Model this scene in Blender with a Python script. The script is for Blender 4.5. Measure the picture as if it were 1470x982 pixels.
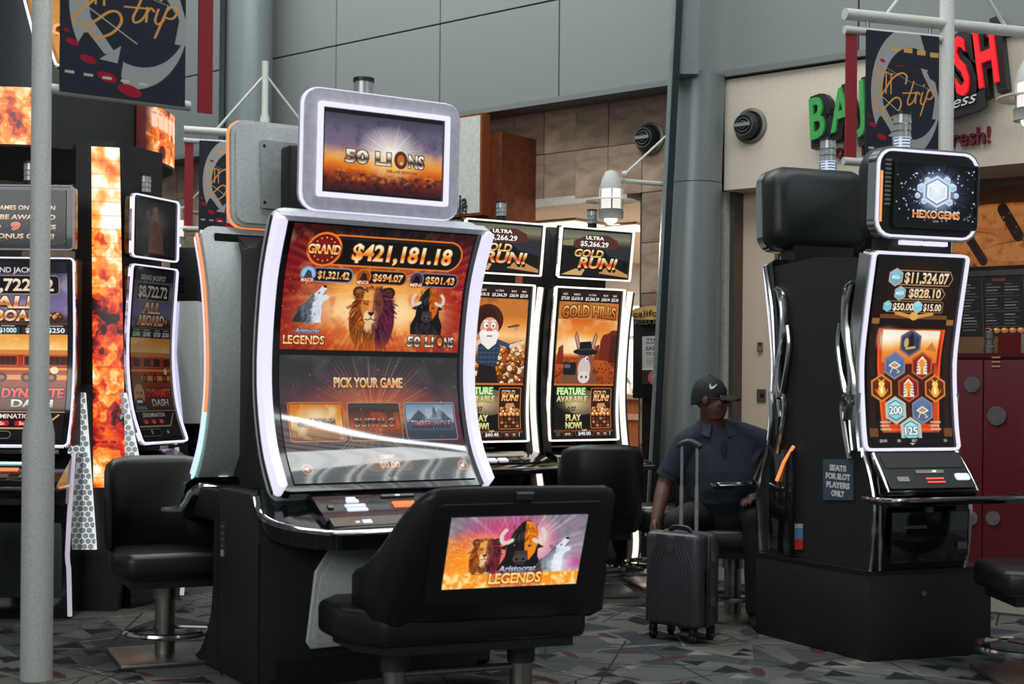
import bpy, bmesh, math, random
import numpy as np
from mathutils import Vector, Matrix
random.seed(7); np.random.seed(7)
for o in list(bpy.data.objects): bpy.data.objects.remove(o)
SC = bpy.context.scene; COL = SC.collection
V = Vector
# ------------------------------------------------------------------ camera
F, HX, HY, ROLL, EYE = 2000.0, 735.0, 548.0, 0.009, 1.40   # focal length in pixels, horizon point, roll, eye height
cd = bpy.data.cameras.new('camera'); cam = bpy.data.objects.new('camera', cd); COL.objects.link(cam)
cd.sensor_width = 36.0; cd.lens = 36.0 * F / 1470.0; cd.shift_y = (HY - 491.0) / 1470.0
cam.matrix_world = Matrix.Translation((0, 0, EYE)) @ Matrix.Rotation(math.pi / 2, 4, 'X') @ Matrix.Rotation(ROLL, 4, 'Z')
cd.clip_end = 200; cd.dof.use_dof = True; cd.dof.focus_distance = 9.3; cd.dof.aperture_fstop = 3.2
SC.camera = cam
# ------------------------------------------------------------------ world, lights, exposure
w = bpy.data.worlds.new('world'); SC.world = w; w.use_nodes = True
w.node_tree.nodes['Background'].inputs[0].default_value = (0.62, 0.72, 0.74, 1)
w.node_tree.nodes['Background'].inputs[1].default_value = 0.3
def area(name, loc, target, sx, sy, energy, col=(1, 1, 1), spread=180):
    l = bpy.data.lights.new(name, 'AREA'); l.shape = 'RECTANGLE'; l.size = sx; l.size_y = sy; l.energy = energy; l.color = col
    l.spread = math.radians(spread)
    o = bpy.data.objects.new(name, l); COL.objects.link(o); o.location = loc
    o.rotation_euler = (V(target) - V(loc)).to_track_quat('-Z', 'Y').to_euler(); return o
area('skylight_hall', (1.5, 5.5, 8.3), (1.2, 7.6, 0), 9, 3.5, 420, (0.95, 1.0, 1.0))
area('skylight_rear', (-3.0, 11.0, 8.3), (-2.0, 12.5, 0), 8, 3, 540, (0.93, 1.0, 1.0))
area('restaurant_ceiling_light', (0.9, 14.6, 2.95), (0.9, 14.6, 0), 3.0, 2.0, 420, (1.0, 0.93, 0.84))
area('shop_ceiling_light', (4.3, 10.6, 2.85), (4.2, 10.9, 0), 1.6, 1.0, 16, (1.0, 0.86, 0.7))
area('front_fill', (-5.0, -3.5, 5.0), (0.0, 8.0, 1.2), 8, 4, 360, (0.92, 1.0, 1.0))  # fill light added behind the camera to brighten surfaces that face it
SC.view_settings.view_transform = 'Standard'; SC.view_settings.look = 'None'
SC.view_settings.exposure = 0.0; SC.view_settings.gamma = 1.0; SC.view_settings.use_curve_mapping = False
SC.cycles.use_denoising = True; SC.cycles.max_bounces = 6; SC.cycles.caustics_reflective = False; SC.cycles.caustics_refractive = False
SC.cycles.sample_clamp_indirect = 4.0
# ------------------------------------------------------------------ from photograph to place
CAMP = V((0, 0, EYE))
def ray(px, py):
    a, b = px - HX, py - HY; c, s = math.cos(ROLL), math.sin(ROLL)
    return V(((a * c + b * s) / F, 1.0, -(-a * s + b * c) / F))
def P(px, py, y): return CAMP + ray(px, py) * y                       # the point at distance y
def hit(px, py, p0, n):                                               # where the sight line meets a plane
    d = ray(px, py); return CAMP + d * ((p0 - CAMP).dot(n) / d.dot(n))
def FL(px, py): return hit(px, py, V((0, 0, 0)), V((0, 0, 1)))        # on the floor
UP = V((0, 0, 1))
def cosd(a): return math.cos(math.radians(a))
def sind(a): return math.sin(math.radians(a))
def lin(c):
    c = [x / 255.0 for x in c[:3]]
    return tuple((x / 12.92 if x <= 0.04045 else ((x + 0.055) / 1.055) ** 2.4) for x in c) + (1.0,)
# ------------------------------------------------------------------ meshes
def basis(u=V((1, 0, 0)), n=V((0, 1, 0)), z=UP): return (u, n, z)
class MB:
    def __init__(s): s.v = []; s.f = []; s.uv = []
    def add(s, vs, fs, uv=None):
        k = len(s.v); s.v += [tuple(x) for x in vs]; s.uv += (list(uv) if uv else [(0, 0)] * len(vs))
        s.f += [tuple(i + k for i in f) for f in fs]; return s
    def box(s, c, size, ax=None):
        u, n, z = ax or basis(); c = V(c); a, b, h = size[0] / 2, size[1] / 2, size[2] / 2
        vs = [c + u * (a * i) + n * (b * j) + z * (h * k) for k in (-1, 1) for j in (-1, 1) for i in (-1, 1)]
        return s.add(vs, [(0, 2, 3, 1), (4, 5, 7, 6), (0, 1, 5, 4), (2, 6, 7, 3), (0, 4, 6, 2), (1, 3, 7, 5)])
    def prism(s, pts, ext):
        n = len(pts); pts = [V(p) for p in pts]; ext = V(ext)
        return s.add(pts + [p + ext for p in pts], [tuple(range(n))[::-1], tuple(range(n, 2 * n))] + [(i, (i + 1) % n, n + (i + 1) % n, n + i) for i in range(n)])
    def tube(s, path, r, n=10, closed=False, flat=1.0, ref=None):
        path = [V(p) for p in path]; m = len(path); rr = r if isinstance(r, (list, tuple)) else [r] * m
        vs = []; ref = V(ref) if ref else None
        for i, p in enumerate(path):
            t = (path[(i + 1) % m] - path[i - 1]) if closed else (path[min(i + 1, m - 1)] - path[max(i - 1, 0)])
            t.normalize()
            if ref is None: ref = UP if abs(t.z) < 0.9 else V((1, 0, 0))
            a = ref - t * ref.dot(t)
            if a.length < 1e-6: a = t.orthogonal()
            a.normalize(); b = t.cross(a); ref = a
            for k in range(n):
                g = 2 * math.pi * k / n; vs.append(p + (a * math.cos(g) * flat + b * math.sin(g)) * rr[i])
        fs = []
        for i in range(m if closed else m - 1):
            j = (i + 1) % m
            fs += [(i * n + k, i * n + (k + 1) % n, j * n + (k + 1) % n, j * n + k) for k in range(n)]
        if not closed: fs += [tuple(range(n))[::-1], tuple(range((m - 1) * n, m * n))]
        return s.add(vs, fs)
    def lathe(s, prof, o, ax=UP, n=20, sx=1.0):
        o = V(o); ax = V(ax).normalized(); a = ax.orthogonal().normalized() if abs(ax.z) < 0.99 else V((1, 0, 0)); b = ax.cross(a)
        vs = [o + ax * h + (a * math.cos(2 * math.pi * k / n) * sx + b * math.sin(2 * math.pi * k / n)) * r for r, h in prof for k in range(n)]
        m = len(prof); fs = [(i * n + k, i * n + (k + 1) % n, (i + 1) * n + (k + 1) % n, (i + 1) * n + k) for i in range(m - 1) for k in range(n)]
        fs += [tuple(range(n))[::-1], tuple(range((m - 1) * n, m * n))]
        return s.add(vs, fs)
    def ball(s, c, r, n=12, m=8, ax=None):
        u, q, z = ax or basis(); c = V(c); r = r if isinstance(r, (tuple, list)) else (r, r, r); vs = []
        for i in range(m + 1):
            t = math.pi * (0.001 + 0.998 * i / m)
            for k in range(n):
                g = 2 * math.pi * k / n
                vs.append(c + u * (r[0] * math.sin(t) * math.cos(g)) + q * (r[1] * math.sin(t) * math.sin(g)) + z * (r[2] * -math.cos(t)))
        fs = [(i * n + k, i * n + (k + 1) % n, (i + 1) * n + (k + 1) % n, (i + 1) * n + k) for i in range(m) for k in range(n)]
        return s.add(vs, fs + [tuple(range(n))[::-1], tuple(range(m * n, (m + 1) * n))])
    def loft(s, rows, closed=True, caps=True):                        # rows of points of equal length
        n = len(rows[0]); m = len(rows); fs = []
        for i in range(m - 1):
            for k in range(n if closed else n - 1):
                fs.append((i * n + k, i * n + (k + 1) % n, (i + 1) * n + (k + 1) % n, (i + 1) * n + k))
        if caps: fs += [tuple(range(n))[::-1], tuple(range((m - 1) * n, m * n))]
        return s.add([p for r in rows for p in r], fs)
    def plate(s, sf, a0, a1, s0, s1, r=0.0, h0=0.0, h1=0.01, nu=6, nv=16):   # solid sheet lying on a (curved) surface
        ts = [s0 + (s1 - s0) * i / nv for i in range(nv + 1)]
        if r > 0:
            e = [r * (1 - cosd(x)) for x in (0, 20, 40, 60, 75)]
            ts = sorted(set([s0 + x for x in e] + [s1 - x for x in e] + [t for t in ts if s0 + r < t < s1 - r]))
        g = [[], []]; uv = []
        for t in ts:
            ins = 0.0
            for d in (t - s0, s1 - t):
                if r > 0 and d < r: ins = r - math.sqrt(max(0, r * r - (r - d) ** 2))
            for i in range(nu + 1):
                a = a0 + ins + (a1 - a0 - 2 * ins) * i / nu
                g[0].append(sf(a, t, h1)); g[1].append(sf(a, t, h0)); uv.append(((a - a0) / (a1 - a0), (t - s0) / (s1 - s0)))
        m = len(ts); N = m * (nu + 1); idx = lambda j, i: j * (nu + 1) + i
        fs = []
        for j in range(m - 1):
            for i in range(nu):
                q = (idx(j, i), idx(j, i + 1), idx(j + 1, i + 1), idx(j + 1, i)); fs += [q, tuple(N + x for x in q[::-1])]
        rim = [idx(0, i) for i in range(nu + 1)] + [idx(j, nu) for j in range(1, m)] + [idx(m - 1, i) for i in range(nu - 1, -1, -1)] + [idx(j, 0) for j in range(m - 2, 0, -1)]
        L = len(rim); fs += [(rim[(i + 1) % L], rim[i], N + rim[i], N + rim[(i + 1) % L]) for i in range(L)]
        return s.add(g[0] + g[1], fs, uv + uv)
    def ring(s, sf, a0, a1, s0, s1, r, w, h0, h1, nv=16, wt=None):    # frame round that sheet; w = side width, wt = top and bottom width
        wt = w if wt is None else wt
        def outline(a0, a1, s0, s1, r):
            r = max(r, 1e-4); pts = []
            for (ca, cs, g0) in ((a1 - r, s0 + r, -90), (a1 - r, s1 - r, 0), (a0 + r, s1 - r, 90), (a0 + r, s0 + r, 180)):
                arc = [(ca + r * cosd(g0 + g), cs + r * sind(g0 + g)) for g in (0, 22, 45, 68, 90)]
                if pts:
                    p = pts[-1]; q = arc[0]; k = nv if abs(q[1] - p[1]) > abs(q[0] - p[0]) else 2
                    pts += [(p[0] + (q[0] - p[0]) * i / k, p[1] + (q[1] - p[1]) * i / k) for i in range(1, k)]
                pts += arc
            p, q = pts[-1], pts[0]; pts += [(p[0] + (q[0] - p[0]) * i / 2, p[1] + (q[1] - p[1]) * i / 2) for i in (1,)]
            return pts
        o = outline(a0, a1, s0, s1, r); i_ = outline(a0 + w, a1 - w, s0 + wt, s1 - wt, max(r - min(w, wt), 0.002)); n = len(o)
        vs = [sf(a, t, h1) for a, t in o] + [sf(a, t, h1) for a, t in i_] + [sf(a, t, h0) for a, t in o] + [sf(a, t, h0) for a, t in i_]
        fs = []
        for k in range(n):
            j = (k + 1) % n
            fs += [(k, j, n + j, n + k), (2 * n + j, 2 * n + k, 3 * n + k, 3 * n + j), (j, k, 2 * n + k, 2 * n + j), (n + k, n + j, 3 * n + j, 3 * n + k)]
        return s.add(vs, fs)
    def text(s, txt, size, o, u, z, n, depth=0.004, bold=0.0, shear=0.0, align='CENTER', wid=None, spacing=1.0):  # raised letters
        vs, tr, W_, loops = glyphs(txt, bold, shear, spacing)
        if len(vs) == 0: return s
        sx = size if wid is None else wid / max(W_, 1e-6)
        off = {'CENTER': -W_ / 2, 'LEFT': 0, 'RIGHT': -W_}[align]; o = V(o); k = len(vs)
        pts = [o + u * ((x + off) * sx) + z * (y * size) for x, y in vs]
        fs = [tuple(k + i for i in t) for t in tr] + [tuple(t)[::-1] for t in tr]
        fs += [(a, b, k + b, k + a) for a, b in loops]
        return s.add(pts + [p + n * depth for p in pts], fs)
    def build(s, name, mat, parent=None, smooth=35, bevel=0, seg=2, kind=None, label=None, sub=0, mods=None):
        me = bpy.data.meshes.new(name); vv = [V(p) for p in s.v]
        c = V([(min(p[i] for p in vv) + max(p[i] for p in vv)) / 2 for i in range(3)])
        me.from_pydata([tuple(p - c) for p in vv], [], s.f)
        ul = me.uv_layers.new(name='UVMap'); me.validate(verbose=False)
        li = np.empty(len(me.loops), dtype=np.int32); me.loops.foreach_get('vertex_index', li)
        me.uv_layers[0].data.foreach_set('uv', np.array(s.uv, dtype=np.float32)[li].ravel())
        bm = bmesh.new(); bm.from_mesh(me); bmesh.ops.recalc_face_normals(bm, faces=bm.faces)
        if bevel:
            es = [e for e in bm.edges if len(e.link_faces) == 2 and e.calc_face_angle(0) > math.radians(40)]
            bmesh.ops.bevel(bm, geom=es, offset=bevel, segments=seg, profile=0.5, affect='EDGES', clamp_overlap=True)
        lim = math.radians(smooth)
        for f in bm.faces: f.smooth = smooth > 0
        for e in bm.edges: e.smooth = len(e.link_faces) == 2 and e.calc_face_angle(0) < lim
        bm.to_mesh(me); bm.free()
        if mat: me.materials.append(mat)
        o = bpy.data.objects.new(name, me); COL.objects.link(o)
        if parent: o.parent = parent; o.location = c - WLOC[parent.name]
        else: o.location = c
        WLOC[o.name] = c.copy()
        if sub:
            m = o.modifiers.new('subsurf', 'SUBSURF'); m.levels = m.render_levels = sub
        if kind: o['kind'] = kind
        if label: o['label'] = label
        return o
WLOC = {}
def tag(o, label=None, cat=None, group=None, kind=None):
    for k, v in (('label', label), ('category', cat), ('group', group), ('kind', kind)):
        if v: o[k] = v
    return o
def thing(name, label, cat, loc, group=None):
    o = bpy.data.objects.new(name, None); COL.objects.link(o); o.location = loc; o.empty_display_size = 0.1
    WLOC[o.name] = V(loc); return tag(o, label, cat, group)
def copy_tree(o, loc=None, rz=None, label=None, parent=None):
    c = o.copy(); COL.objects.link(c)
    if parent: c.parent = parent
    for ch in [x for x in COL.objects if x.parent == o]: copy_tree(ch, parent=c)
    if loc is not None: c.location = loc
    if rz is not None: c.rotation_euler = (0, 0, rz)
    if label: c['label'] = label
    return c
class Surf:                                                           # sheet whose side profile is a curve; a across, t along the profile, h outwards
    def __init__(s, O, u, n, prof):
        s.O, s.u, s.n = V(O), V(u), V(n); s.p = [V((b, z)) for b, z in prof]
        s.L = [0.0]
        for i in range(1, len(s.p)): s.L.append(s.L[-1] + (s.p[i] - s.p[i - 1]).length)
        s.len = s.L[-1]
    def at(s, t):
        t2 = min(max(t, 0), s.len); i = 0
        while i < len(s.L) - 2 and s.L[i + 1] < t2: i += 1
        d = (s.p[i + 1] - s.p[i]).normalized(); q = s.p[i] + d * (t - s.L[i])
        f = (t2 - s.L[i]) / (s.L[i + 1] - s.L[i])
        if f < 0.5 and i > 0: e = (s.p[i] - s.p[i - 1]).normalized(); d = (d * (0.5 + f) + e * (0.5 - f)).normalized()
        elif f > 0.5 and i < len(s.L) - 2: e = (s.p[i + 2] - s.p[i + 1]).normalized(); d = (d * (1.5 - f) + e * (f - 0.5)).normalized()
        return q, V((d.y, -d.x))
    def __call__(s, a, t, h=0.0):
        q, m = s.at(t); q = q + m * h
        return s.O + s.u * a + s.n * q.x + UP * q.y
def bez(pts, n=16):                                                   # smooth curve through the points
    out = []; m = len(pts)
    for i in range(m - 1):
        p0, p1, p2, p3 = (pts[max(i - 1, 0)], pts[i], pts[i + 1], pts[min(i + 2, m - 1)])
        for k in range(n):
            t = k / n
            out.append(tuple(0.5 * (2 * b + (c - a) * t + (2 * a - 5 * b + 4 * c - d) * t * t + (3 * b - 3 * c + d - a) * t ** 3) for a, b, c, d in zip(p0, p1, p2, p3)))
    return out + [tuple(pts[-1])]
# ------------------------------------------------------------------ letters
GC = {}
def glyphs(txt, bold=0.0, shear=0.0, spacing=1.0):                    # points, triangles, width, outline edges; capitals are 1 high
    key = (txt, bold, shear, spacing)
    if key in GC: return GC[key]
    cu = bpy.data.curves.new('letters', 'FONT'); cu.body = txt; cu.size = 1.0; cu.offset = bold; cu.shear = shear; cu.resolution_u = 3; cu.space_character = spacing
    ob = bpy.data.objects.new('letters', cu); COL.objects.link(ob)
    dg = bpy.context.evaluated_depsgraph_get(); e = ob.evaluated_get(dg); me = e.to_mesh()
    me.calc_loop_triangles()
    vs = np.array([(v.co.x, v.co.y) for v in me.vertices]).reshape(-1, 2) / 0.73; tr = [tuple(t.vertices) for t in me.loop_triangles]
    cnt = {}
    for t in tr:
        for a, b in ((t[0], t[1]), (t[1], t[2]), (t[2], t[0])): cnt[(min(a, b), max(a, b))] = cnt.get((min(a, b), max(a, b)), 0) + 1
    lp = [k for k, n in cnt.items() if n == 1]
    e.to_mesh_clear(); bpy.data.objects.remove(ob); bpy.data.curves.remove(cu)
    if len(vs): x0 = vs[:, 0].min(); vs[:, 0] -= x0; wd = vs[:, 0].max()
    else: wd = 0
    GC[key] = (vs, tr, wd, lp); return GC[key]
# ------------------------------------------------------------------ flat prints: a small painter for screens, banners, menus
def vnoise(h, w, cells, seed):
    r = np.random.RandomState(seed); g = r.rand(cells + 2, int(cells * w / h) + 3)
    y = np.linspace(0, cells, h, endpoint=False); x = np.linspace(0, cells * w / h, w, endpoint=False)
    yi, xi = y.astype(int), x.astype(int); fy, fx = y - yi, x - xi
    fy = (fy * fy * (3 - 2 * fy))[:, None]; fx = (fx * fx * (3 - 2 * fx))[None]
    A = lambda a, b: g[np.ix_(yi + a, xi + b)]
    return (A(0, 0) * (1 - fx) + A(0, 1) * fx) * (1 - fy) + (A(1, 0) * (1 - fx) + A(1, 1) * fx) * fy
def fbm(h, w, cells, seed, oct=4):
    s = 0; t = 0
    for i in range(oct): s = s + vnoise(h, w, cells * 2 ** i, seed + i) / 2 ** i; t += 1 / 2 ** i
    return s / t
class Cv:
    def __init__(s, w, h, k, c=(0, 0, 0)):
        s.w, s.h, s.k = w, h, k; s.W, s.H = int(w * k), int(h * k)
        s.a = np.zeros((s.H, s.W, 3)); s.a[:] = np.array(c)
        s.X = (np.arange(s.W) + 0.5)[None] / k * np.ones((s.H, 1)); s.Y = (np.arange(s.H) + 0.5)[:, None] / k * np.ones((1, s.W))
    def put(s, m, c, al=1.0):
        m = (m * al)[..., None]; s.a = s.a * (1 - m) + np.array(c, dtype=float) * m; return s
    def vgrad(s, stops, m=None, al=1.0):
        t = s.Y / s.h; col = np.stack([np.interp(t, [p for p, _ in stops], [c[i] for _, c in stops]) for i in range(3)], -1)
        if m is None: s.a = col
        else: mm = (m * al)[..., None]; s.a = s.a * (1 - mm) + col * mm
        return s
    def m_rr(s, x0, y0, x1, y1, r=0.0):
        cx, cy = (x0 + x1) / 2, (y0 + y1) / 2; dx = np.abs(s.X - cx) - (x1 - x0) / 2 + r; dy = np.abs(s.Y - cy) - (y1 - y0) / 2 + r
        d = np.hypot(np.maximum(dx, 0), np.maximum(dy, 0)) + np.minimum(np.maximum(dx, dy), 0) - r
        return np.clip(0.5 - d * s.k, 0, 1)
    def m_ell(s, x, y, rx, ry, rot=0.0):
        c, q = cosd(rot), sind(rot); dx, dy = s.X - x, s.Y - y
        d = np.hypot((dx * c + dy * q) / rx, (-dx * q + dy * c) / ry); return np.clip((1 - d) * min(rx, ry) * s.k + 0.5, 0, 1)
    def m_poly(s, pts):
        m = np.zeros(s.X.shape, bool); n = len(pts)
        for i in range(n):
            (x0, y0), (x1, y1) = pts[i], pts[(i + 1) % n]
            if y0 == y1: continue
            m ^= ((y0 > s.Y) != (y1 > s.Y)) & (s.X < (x1 - x0) * (s.Y - y0) / (y1 - y0) + x0)
        return m.astype(float)
    def m_line(s, pts, wd):
        d = np.full(s.X.shape, 1e9)
        for (x0, y0), (x1, y1) in zip(pts[:-1], pts[1:]):
            L = (x1 - x0) ** 2 + (y1 - y0) ** 2 + 1e-9; t = np.clip(((s.X - x0) * (x1 - x0) + (s.Y - y0) * (y1 - y0)) / L, 0, 1)
            d = np.minimum(d, np.hypot(s.X - x0 - t * (x1 - x0), s.Y - y0 - t * (y1 - y0)))
        return np.clip((wd / 2 - d) * s.k + 0.5, 0, 1)
    def rr(s, x0, y0, x1, y1, c, r=0.0, al=1.0, edge=None, ew=1.0):
        def f():
            if edge: s.put(s.m_rr(x0 - ew, y0 - ew, x1 + ew, y1 + ew, r + ew if r else 0), edge, al)
            s.put(s.m_rr(x0, y0, x1, y1, r), c, al)
        return s.local(x0 - ew, y0 - ew, x1 + ew, y1 + ew, f)
    def local(s, x0, y0, x1, y1, f):                                  # paint only inside a box
        k = s.k; X0, X1 = max(0, int(x0 * k) - 2), min(s.W, int(x1 * k) + 3); Y0, Y1 = max(0, int(y0 * k) - 2), min(s.H, int(y1 * k) + 3)
        if X0 >= X1 or Y0 >= Y1: return s
        sx, sy, sa = s.X, s.Y, s.a; s.X, s.Y, s.a = sx[Y0:Y1, X0:X1], sy[Y0:Y1, X0:X1], sa[Y0:Y1, X0:X1]
        f(); b = s.a; s.X, s.Y, s.a = sx, sy, sa; s.a[Y0:Y1, X0:X1] = b; return s
    def ell(s, x, y, rx, ry, c, al=1.0, rot=0.0):
        R = max(rx, ry); return s.local(x - R, y - R, x + R, y + R, lambda: s.put(s.m_ell(x, y, rx, ry, rot), c, al))
    def poly(s, pts, c, al=1.0):
        xs, ys = [p[0] for p in pts], [p[1] for p in pts]; return s.local(min(xs), min(ys), max(xs), max(ys), lambda: s.put(s.m_poly(pts), c, al))
    def line(s, pts, wd, c, al=1.0):
        xs, ys = [p[0] for p in pts], [p[1] for p in pts]; return s.local(min(xs) - wd, min(ys) - wd, max(xs) + wd, max(ys) + wd, lambda: s.put(s.m_line(pts, wd), c, al))
    def glow(s, x, y, rx, ry, c, al=1.0, p=1.0):
        d = np.hypot((s.X - x) / rx, (s.Y - y) / ry); return s.put(np.clip(1 - d, 0, 1) ** p, c, al)
    def rays(s, x, y, n, c, al, rad, seed=1):
        g = np.arctan2(s.Y - y, s.X - x); r = np.random.RandomState(seed).rand(n); q = (g + math.pi) / (2 * math.pi) * n
        v = r[q.astype(int) % n] * (0.5 + 0.5 * np.cos((q % 1 - 0.5) * 2 * math.pi)); d = np.hypot(s.X - x, s.Y - y) / rad
        return s.put(np.clip(v * (1.15 - d), 0, 1), c, al)
    def noise(s, cells, seed, c, al, lo=0.5, hi=0.8, m=None):
        v = np.clip((fbm(s.H, s.W, cells, seed) - lo) / (hi - lo), 0, 1); return s.put(v if m is None else v * m, c, al)
    def specks(s, n, c, seed, r=0.5, y0=0, y1=None, al=0.8, x0=0, x1=None):
        q = np.random.RandomState(seed)
        for _ in range(n):
            x, y, z = q.uniform(x0, x1 or s.w), q.uniform(y0, y1 or s.h), r * q.uniform(0.4, 1.5)
            X0, X1, Y0, Y1 = [int(max(0, v)) for v in ((x - z) * s.k, (x + z) * s.k + 1, (y - z) * s.k, (y + z) * s.k + 1)]
            b = s.a[Y0:Y1, X0:X1]
            if b.size: b[:] = b * (1 - al) + np.array(c, float) * al
        return s
    def m_text(s, txt, x, y, h, bold=0.0, shear=0.0, align='C', wid=None, curve=0.0, slope=0.0, spacing=1.0):
        fat = max(0.0, bold - 0.03) * h * s.k * 0.6; vs, tr, wd, _ = glyphs(txt, min(bold, 0.03), shear, spacing); m = np.zeros((s.H, s.W), bool)
        if not len(vs): return m.astype(float)
        sx = h if wid is None else wid / wd; off = {'C': -wd / 2, 'L': 0, 'R': -wd}[align]
        px = (x + (vs[:, 0] + off) * sx); py = y - vs[:, 1] * h + curve * ((vs[:, 0] / wd - 0.5) * 2) ** 2 + slope * (vs[:, 0] / wd - 0.5)
        q = np.stack([px, py], 1) * s.k
        for t in tr:
            A = q[list(t)]; X0, Y0 = np.floor(A.min(0)).astype(int); X1, Y1 = np.ceil(A.max(0)).astype(int) + 1
            X0, Y0 = max(X0, 0), max(Y0, 0); X1, Y1 = min(X1, s.W), min(Y1, s.H)
            if X0 >= X1 or Y0 >= Y1: continue
            gx = np.arange(X0, X1)[None] + 0.5; gy = np.arange(Y0, Y1)[:, None] + 0.5
            e = [(A[(i + 1) % 3, 0] - A[i, 0]) * (gy - A[i, 1]) - (A[(i + 1) % 3, 1] - A[i, 1]) * (gx - A[i, 0]) for i in range(3)]
            m[Y0:Y1, X0:X1] |= ((e[0] >= 0) & (e[1] >= 0) & (e[2] >= 0)) | ((e[0] <= 0) & (e[1] <= 0) & (e[2] <= 0))
        for i in range(int(round(fat))): m = m | np.roll(m, 1, 0) | np.roll(m, -1, 0) if i % 2 else m | np.roll(m, 1, 1) | np.roll(m, -1, 1)
        return m.astype(float)
    def text(s, txt, x, y, h, c, edge=None, ew=0.6, al=1.0, **kw):    # c: a colour, or (top colour, bottom colour)
        m = s.m_text(txt, x, y, h, **kw)
        if edge is not None:
            e = m.copy(); d = max(1, int(round(ew * s.k)))
            for dx, dy in ((d, 0), (-d, 0), (0, d), (0, -d), (d, d), (-d, d), (d, -d), (-d, -d)): e = np.maximum(e, np.roll(np.roll(m, dx, 1), dy, 0))
            s.put(e, edge, al)
        if isinstance(c[0], (tuple, list)):
            t = np.clip((s.Y - (y - h)) / h, 0, 1); n = len(c); ps = np.linspace(0, 1, n)
            col = np.stack([np.interp(t, ps, [q[i] for q in c]) for i in range(3)], -1); mm = (m * al)[..., None]
            s.a = s.a * (1 - mm) + col * mm
        else: s.put(m, c, al)
        return s
    def blur(s, n=1):
        for _ in range(n):
            p = np.pad(s.a, ((1, 1), (1, 1), (0, 0)), mode='edge'); s.a = (p[:-2, 1:-1] + p[2:, 1:-1] + p[1:-1, :-2] + p[1:-1, 2:] + 2 * p[1:-1, 1:-1]) / 6
        return s
    def image(s, name):
        im = bpy.data.images.new(name, s.W, s.H); b = np.ones((s.H, s.W, 4), np.float32); b[..., :3] = np.clip(s.a[::-1] / 255.0, 0, 1)
        im.pixels.foreach_set(b.ravel()); im.update(); im.pack(); return im
# ------------------------------------------------------------------ materials
def nodes(name):
    m = bpy.data.materials.new(name); m.use_nodes = True; nt = m.node_tree; return m, nt, nt.nodes['Principled BSDF'], nt.nodes, nt.links
def M(name, c, rough=0.5, metal=0.0, var=0.12, scale=30.0, spec=0.5, coat=0.0, bump=0.0, rnd=0.0, stretch=(1, 1, 1)):
    m, nt, b, N, L = nodes(name)
    tc = N.new('ShaderNodeTexCoord'); mp = N.new('ShaderNodeMapping'); mp.inputs['Scale'].default_value = stretch; L.new(tc.outputs['Object'], mp.inputs[0])
    t = N.new('ShaderNodeTexNoise'); t.inputs['Scale'].default_value = scale; t.inputs['Detail'].default_value = 4; L.new(mp.outputs[0], t.inputs['Vector'])
    r = N.new('ShaderNodeValToRGB'); c = lin(c)
    r.color_ramp.elements[0].position = 0.3; r.color_ramp.elements[1].position = 0.7
    r.color_ramp.elements[0].color = tuple(x * (1 - var) for x in c[:3]) + (1,); r.color_ramp.elements[1].color = tuple(min(1, x * (1 + var)) for x in c[:3]) + (1,)
    L.new(t.outputs['Fac'], r.inputs[0]); out = r.outputs[0]
    if rnd:
        oi = N.new('ShaderNodeObjectInfo'); mr = N.new('ShaderNodeMapRange'); mr.inputs['To Min'].default_value = 1 - rnd; mr.inputs['To Max'].default_value = 1 + rnd
        L.new(oi.outputs['Random'], mr.inputs[0]); hs = N.new('ShaderNodeHueSaturation'); L.new(mr.outputs[0], hs.inputs['Value']); L.new(out, hs.inputs['Color']); out = hs.outputs[0]
    L.new(out, b.inputs['Base Color'])
    mr2 = N.new('ShaderNodeMapRange'); mr2.inputs['To Min'].default_value = max(0.02, rough * 0.88); mr2.inputs['To Max'].default_value = min(1, rough * 1.12)
    L.new(t.outputs['Fac'], mr2.inputs[0]); L.new(mr2.outputs[0], b.inputs['Roughness'])
    b.inputs['Metallic'].default_value = metal; b.inputs['Specular IOR Level'].default_value = spec; b.inputs['Coat Weight'].default_value = coat
    if bump:
        bp = N.new('ShaderNodeBump'); bp.inputs['Strength'].default_value = bump; bp.inputs['Distance'].default_value = 0.004; L.new(t.outputs['Fac'], bp.inputs['Height']); L.new(bp.outputs[0], b.inputs['Normal'])
    return m
def EM(name, c, strength=1.0, var=0.06, scale=60.0):                  # a lit lamp or light strip
    m, nt, b, N, L = nodes(name); c = lin(c)
    t = N.new('ShaderNodeTexNoise'); t.inputs['Scale'].default_value = scale; tc = N.new('ShaderNodeTexCoord'); L.new(tc.outputs['Object'], t.inputs['Vector'])
    mr = N.new('ShaderNodeMapRange'); mr.inputs['To Min'].default_value = strength * (1 - var); mr.inputs['To Max'].default_value = strength * (1 + var); L.new(t.outputs['Fac'], mr.inputs[0])
    b.inputs['Base Color'].default_value = (0.3, 0.3, 0.3, 1); b.inputs['Emission Color'].default_value = c; L.new(mr.outputs[0], b.inputs['Emission Strength']); b.inputs['Roughness'].default_value = 0.4
    return m
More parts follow.
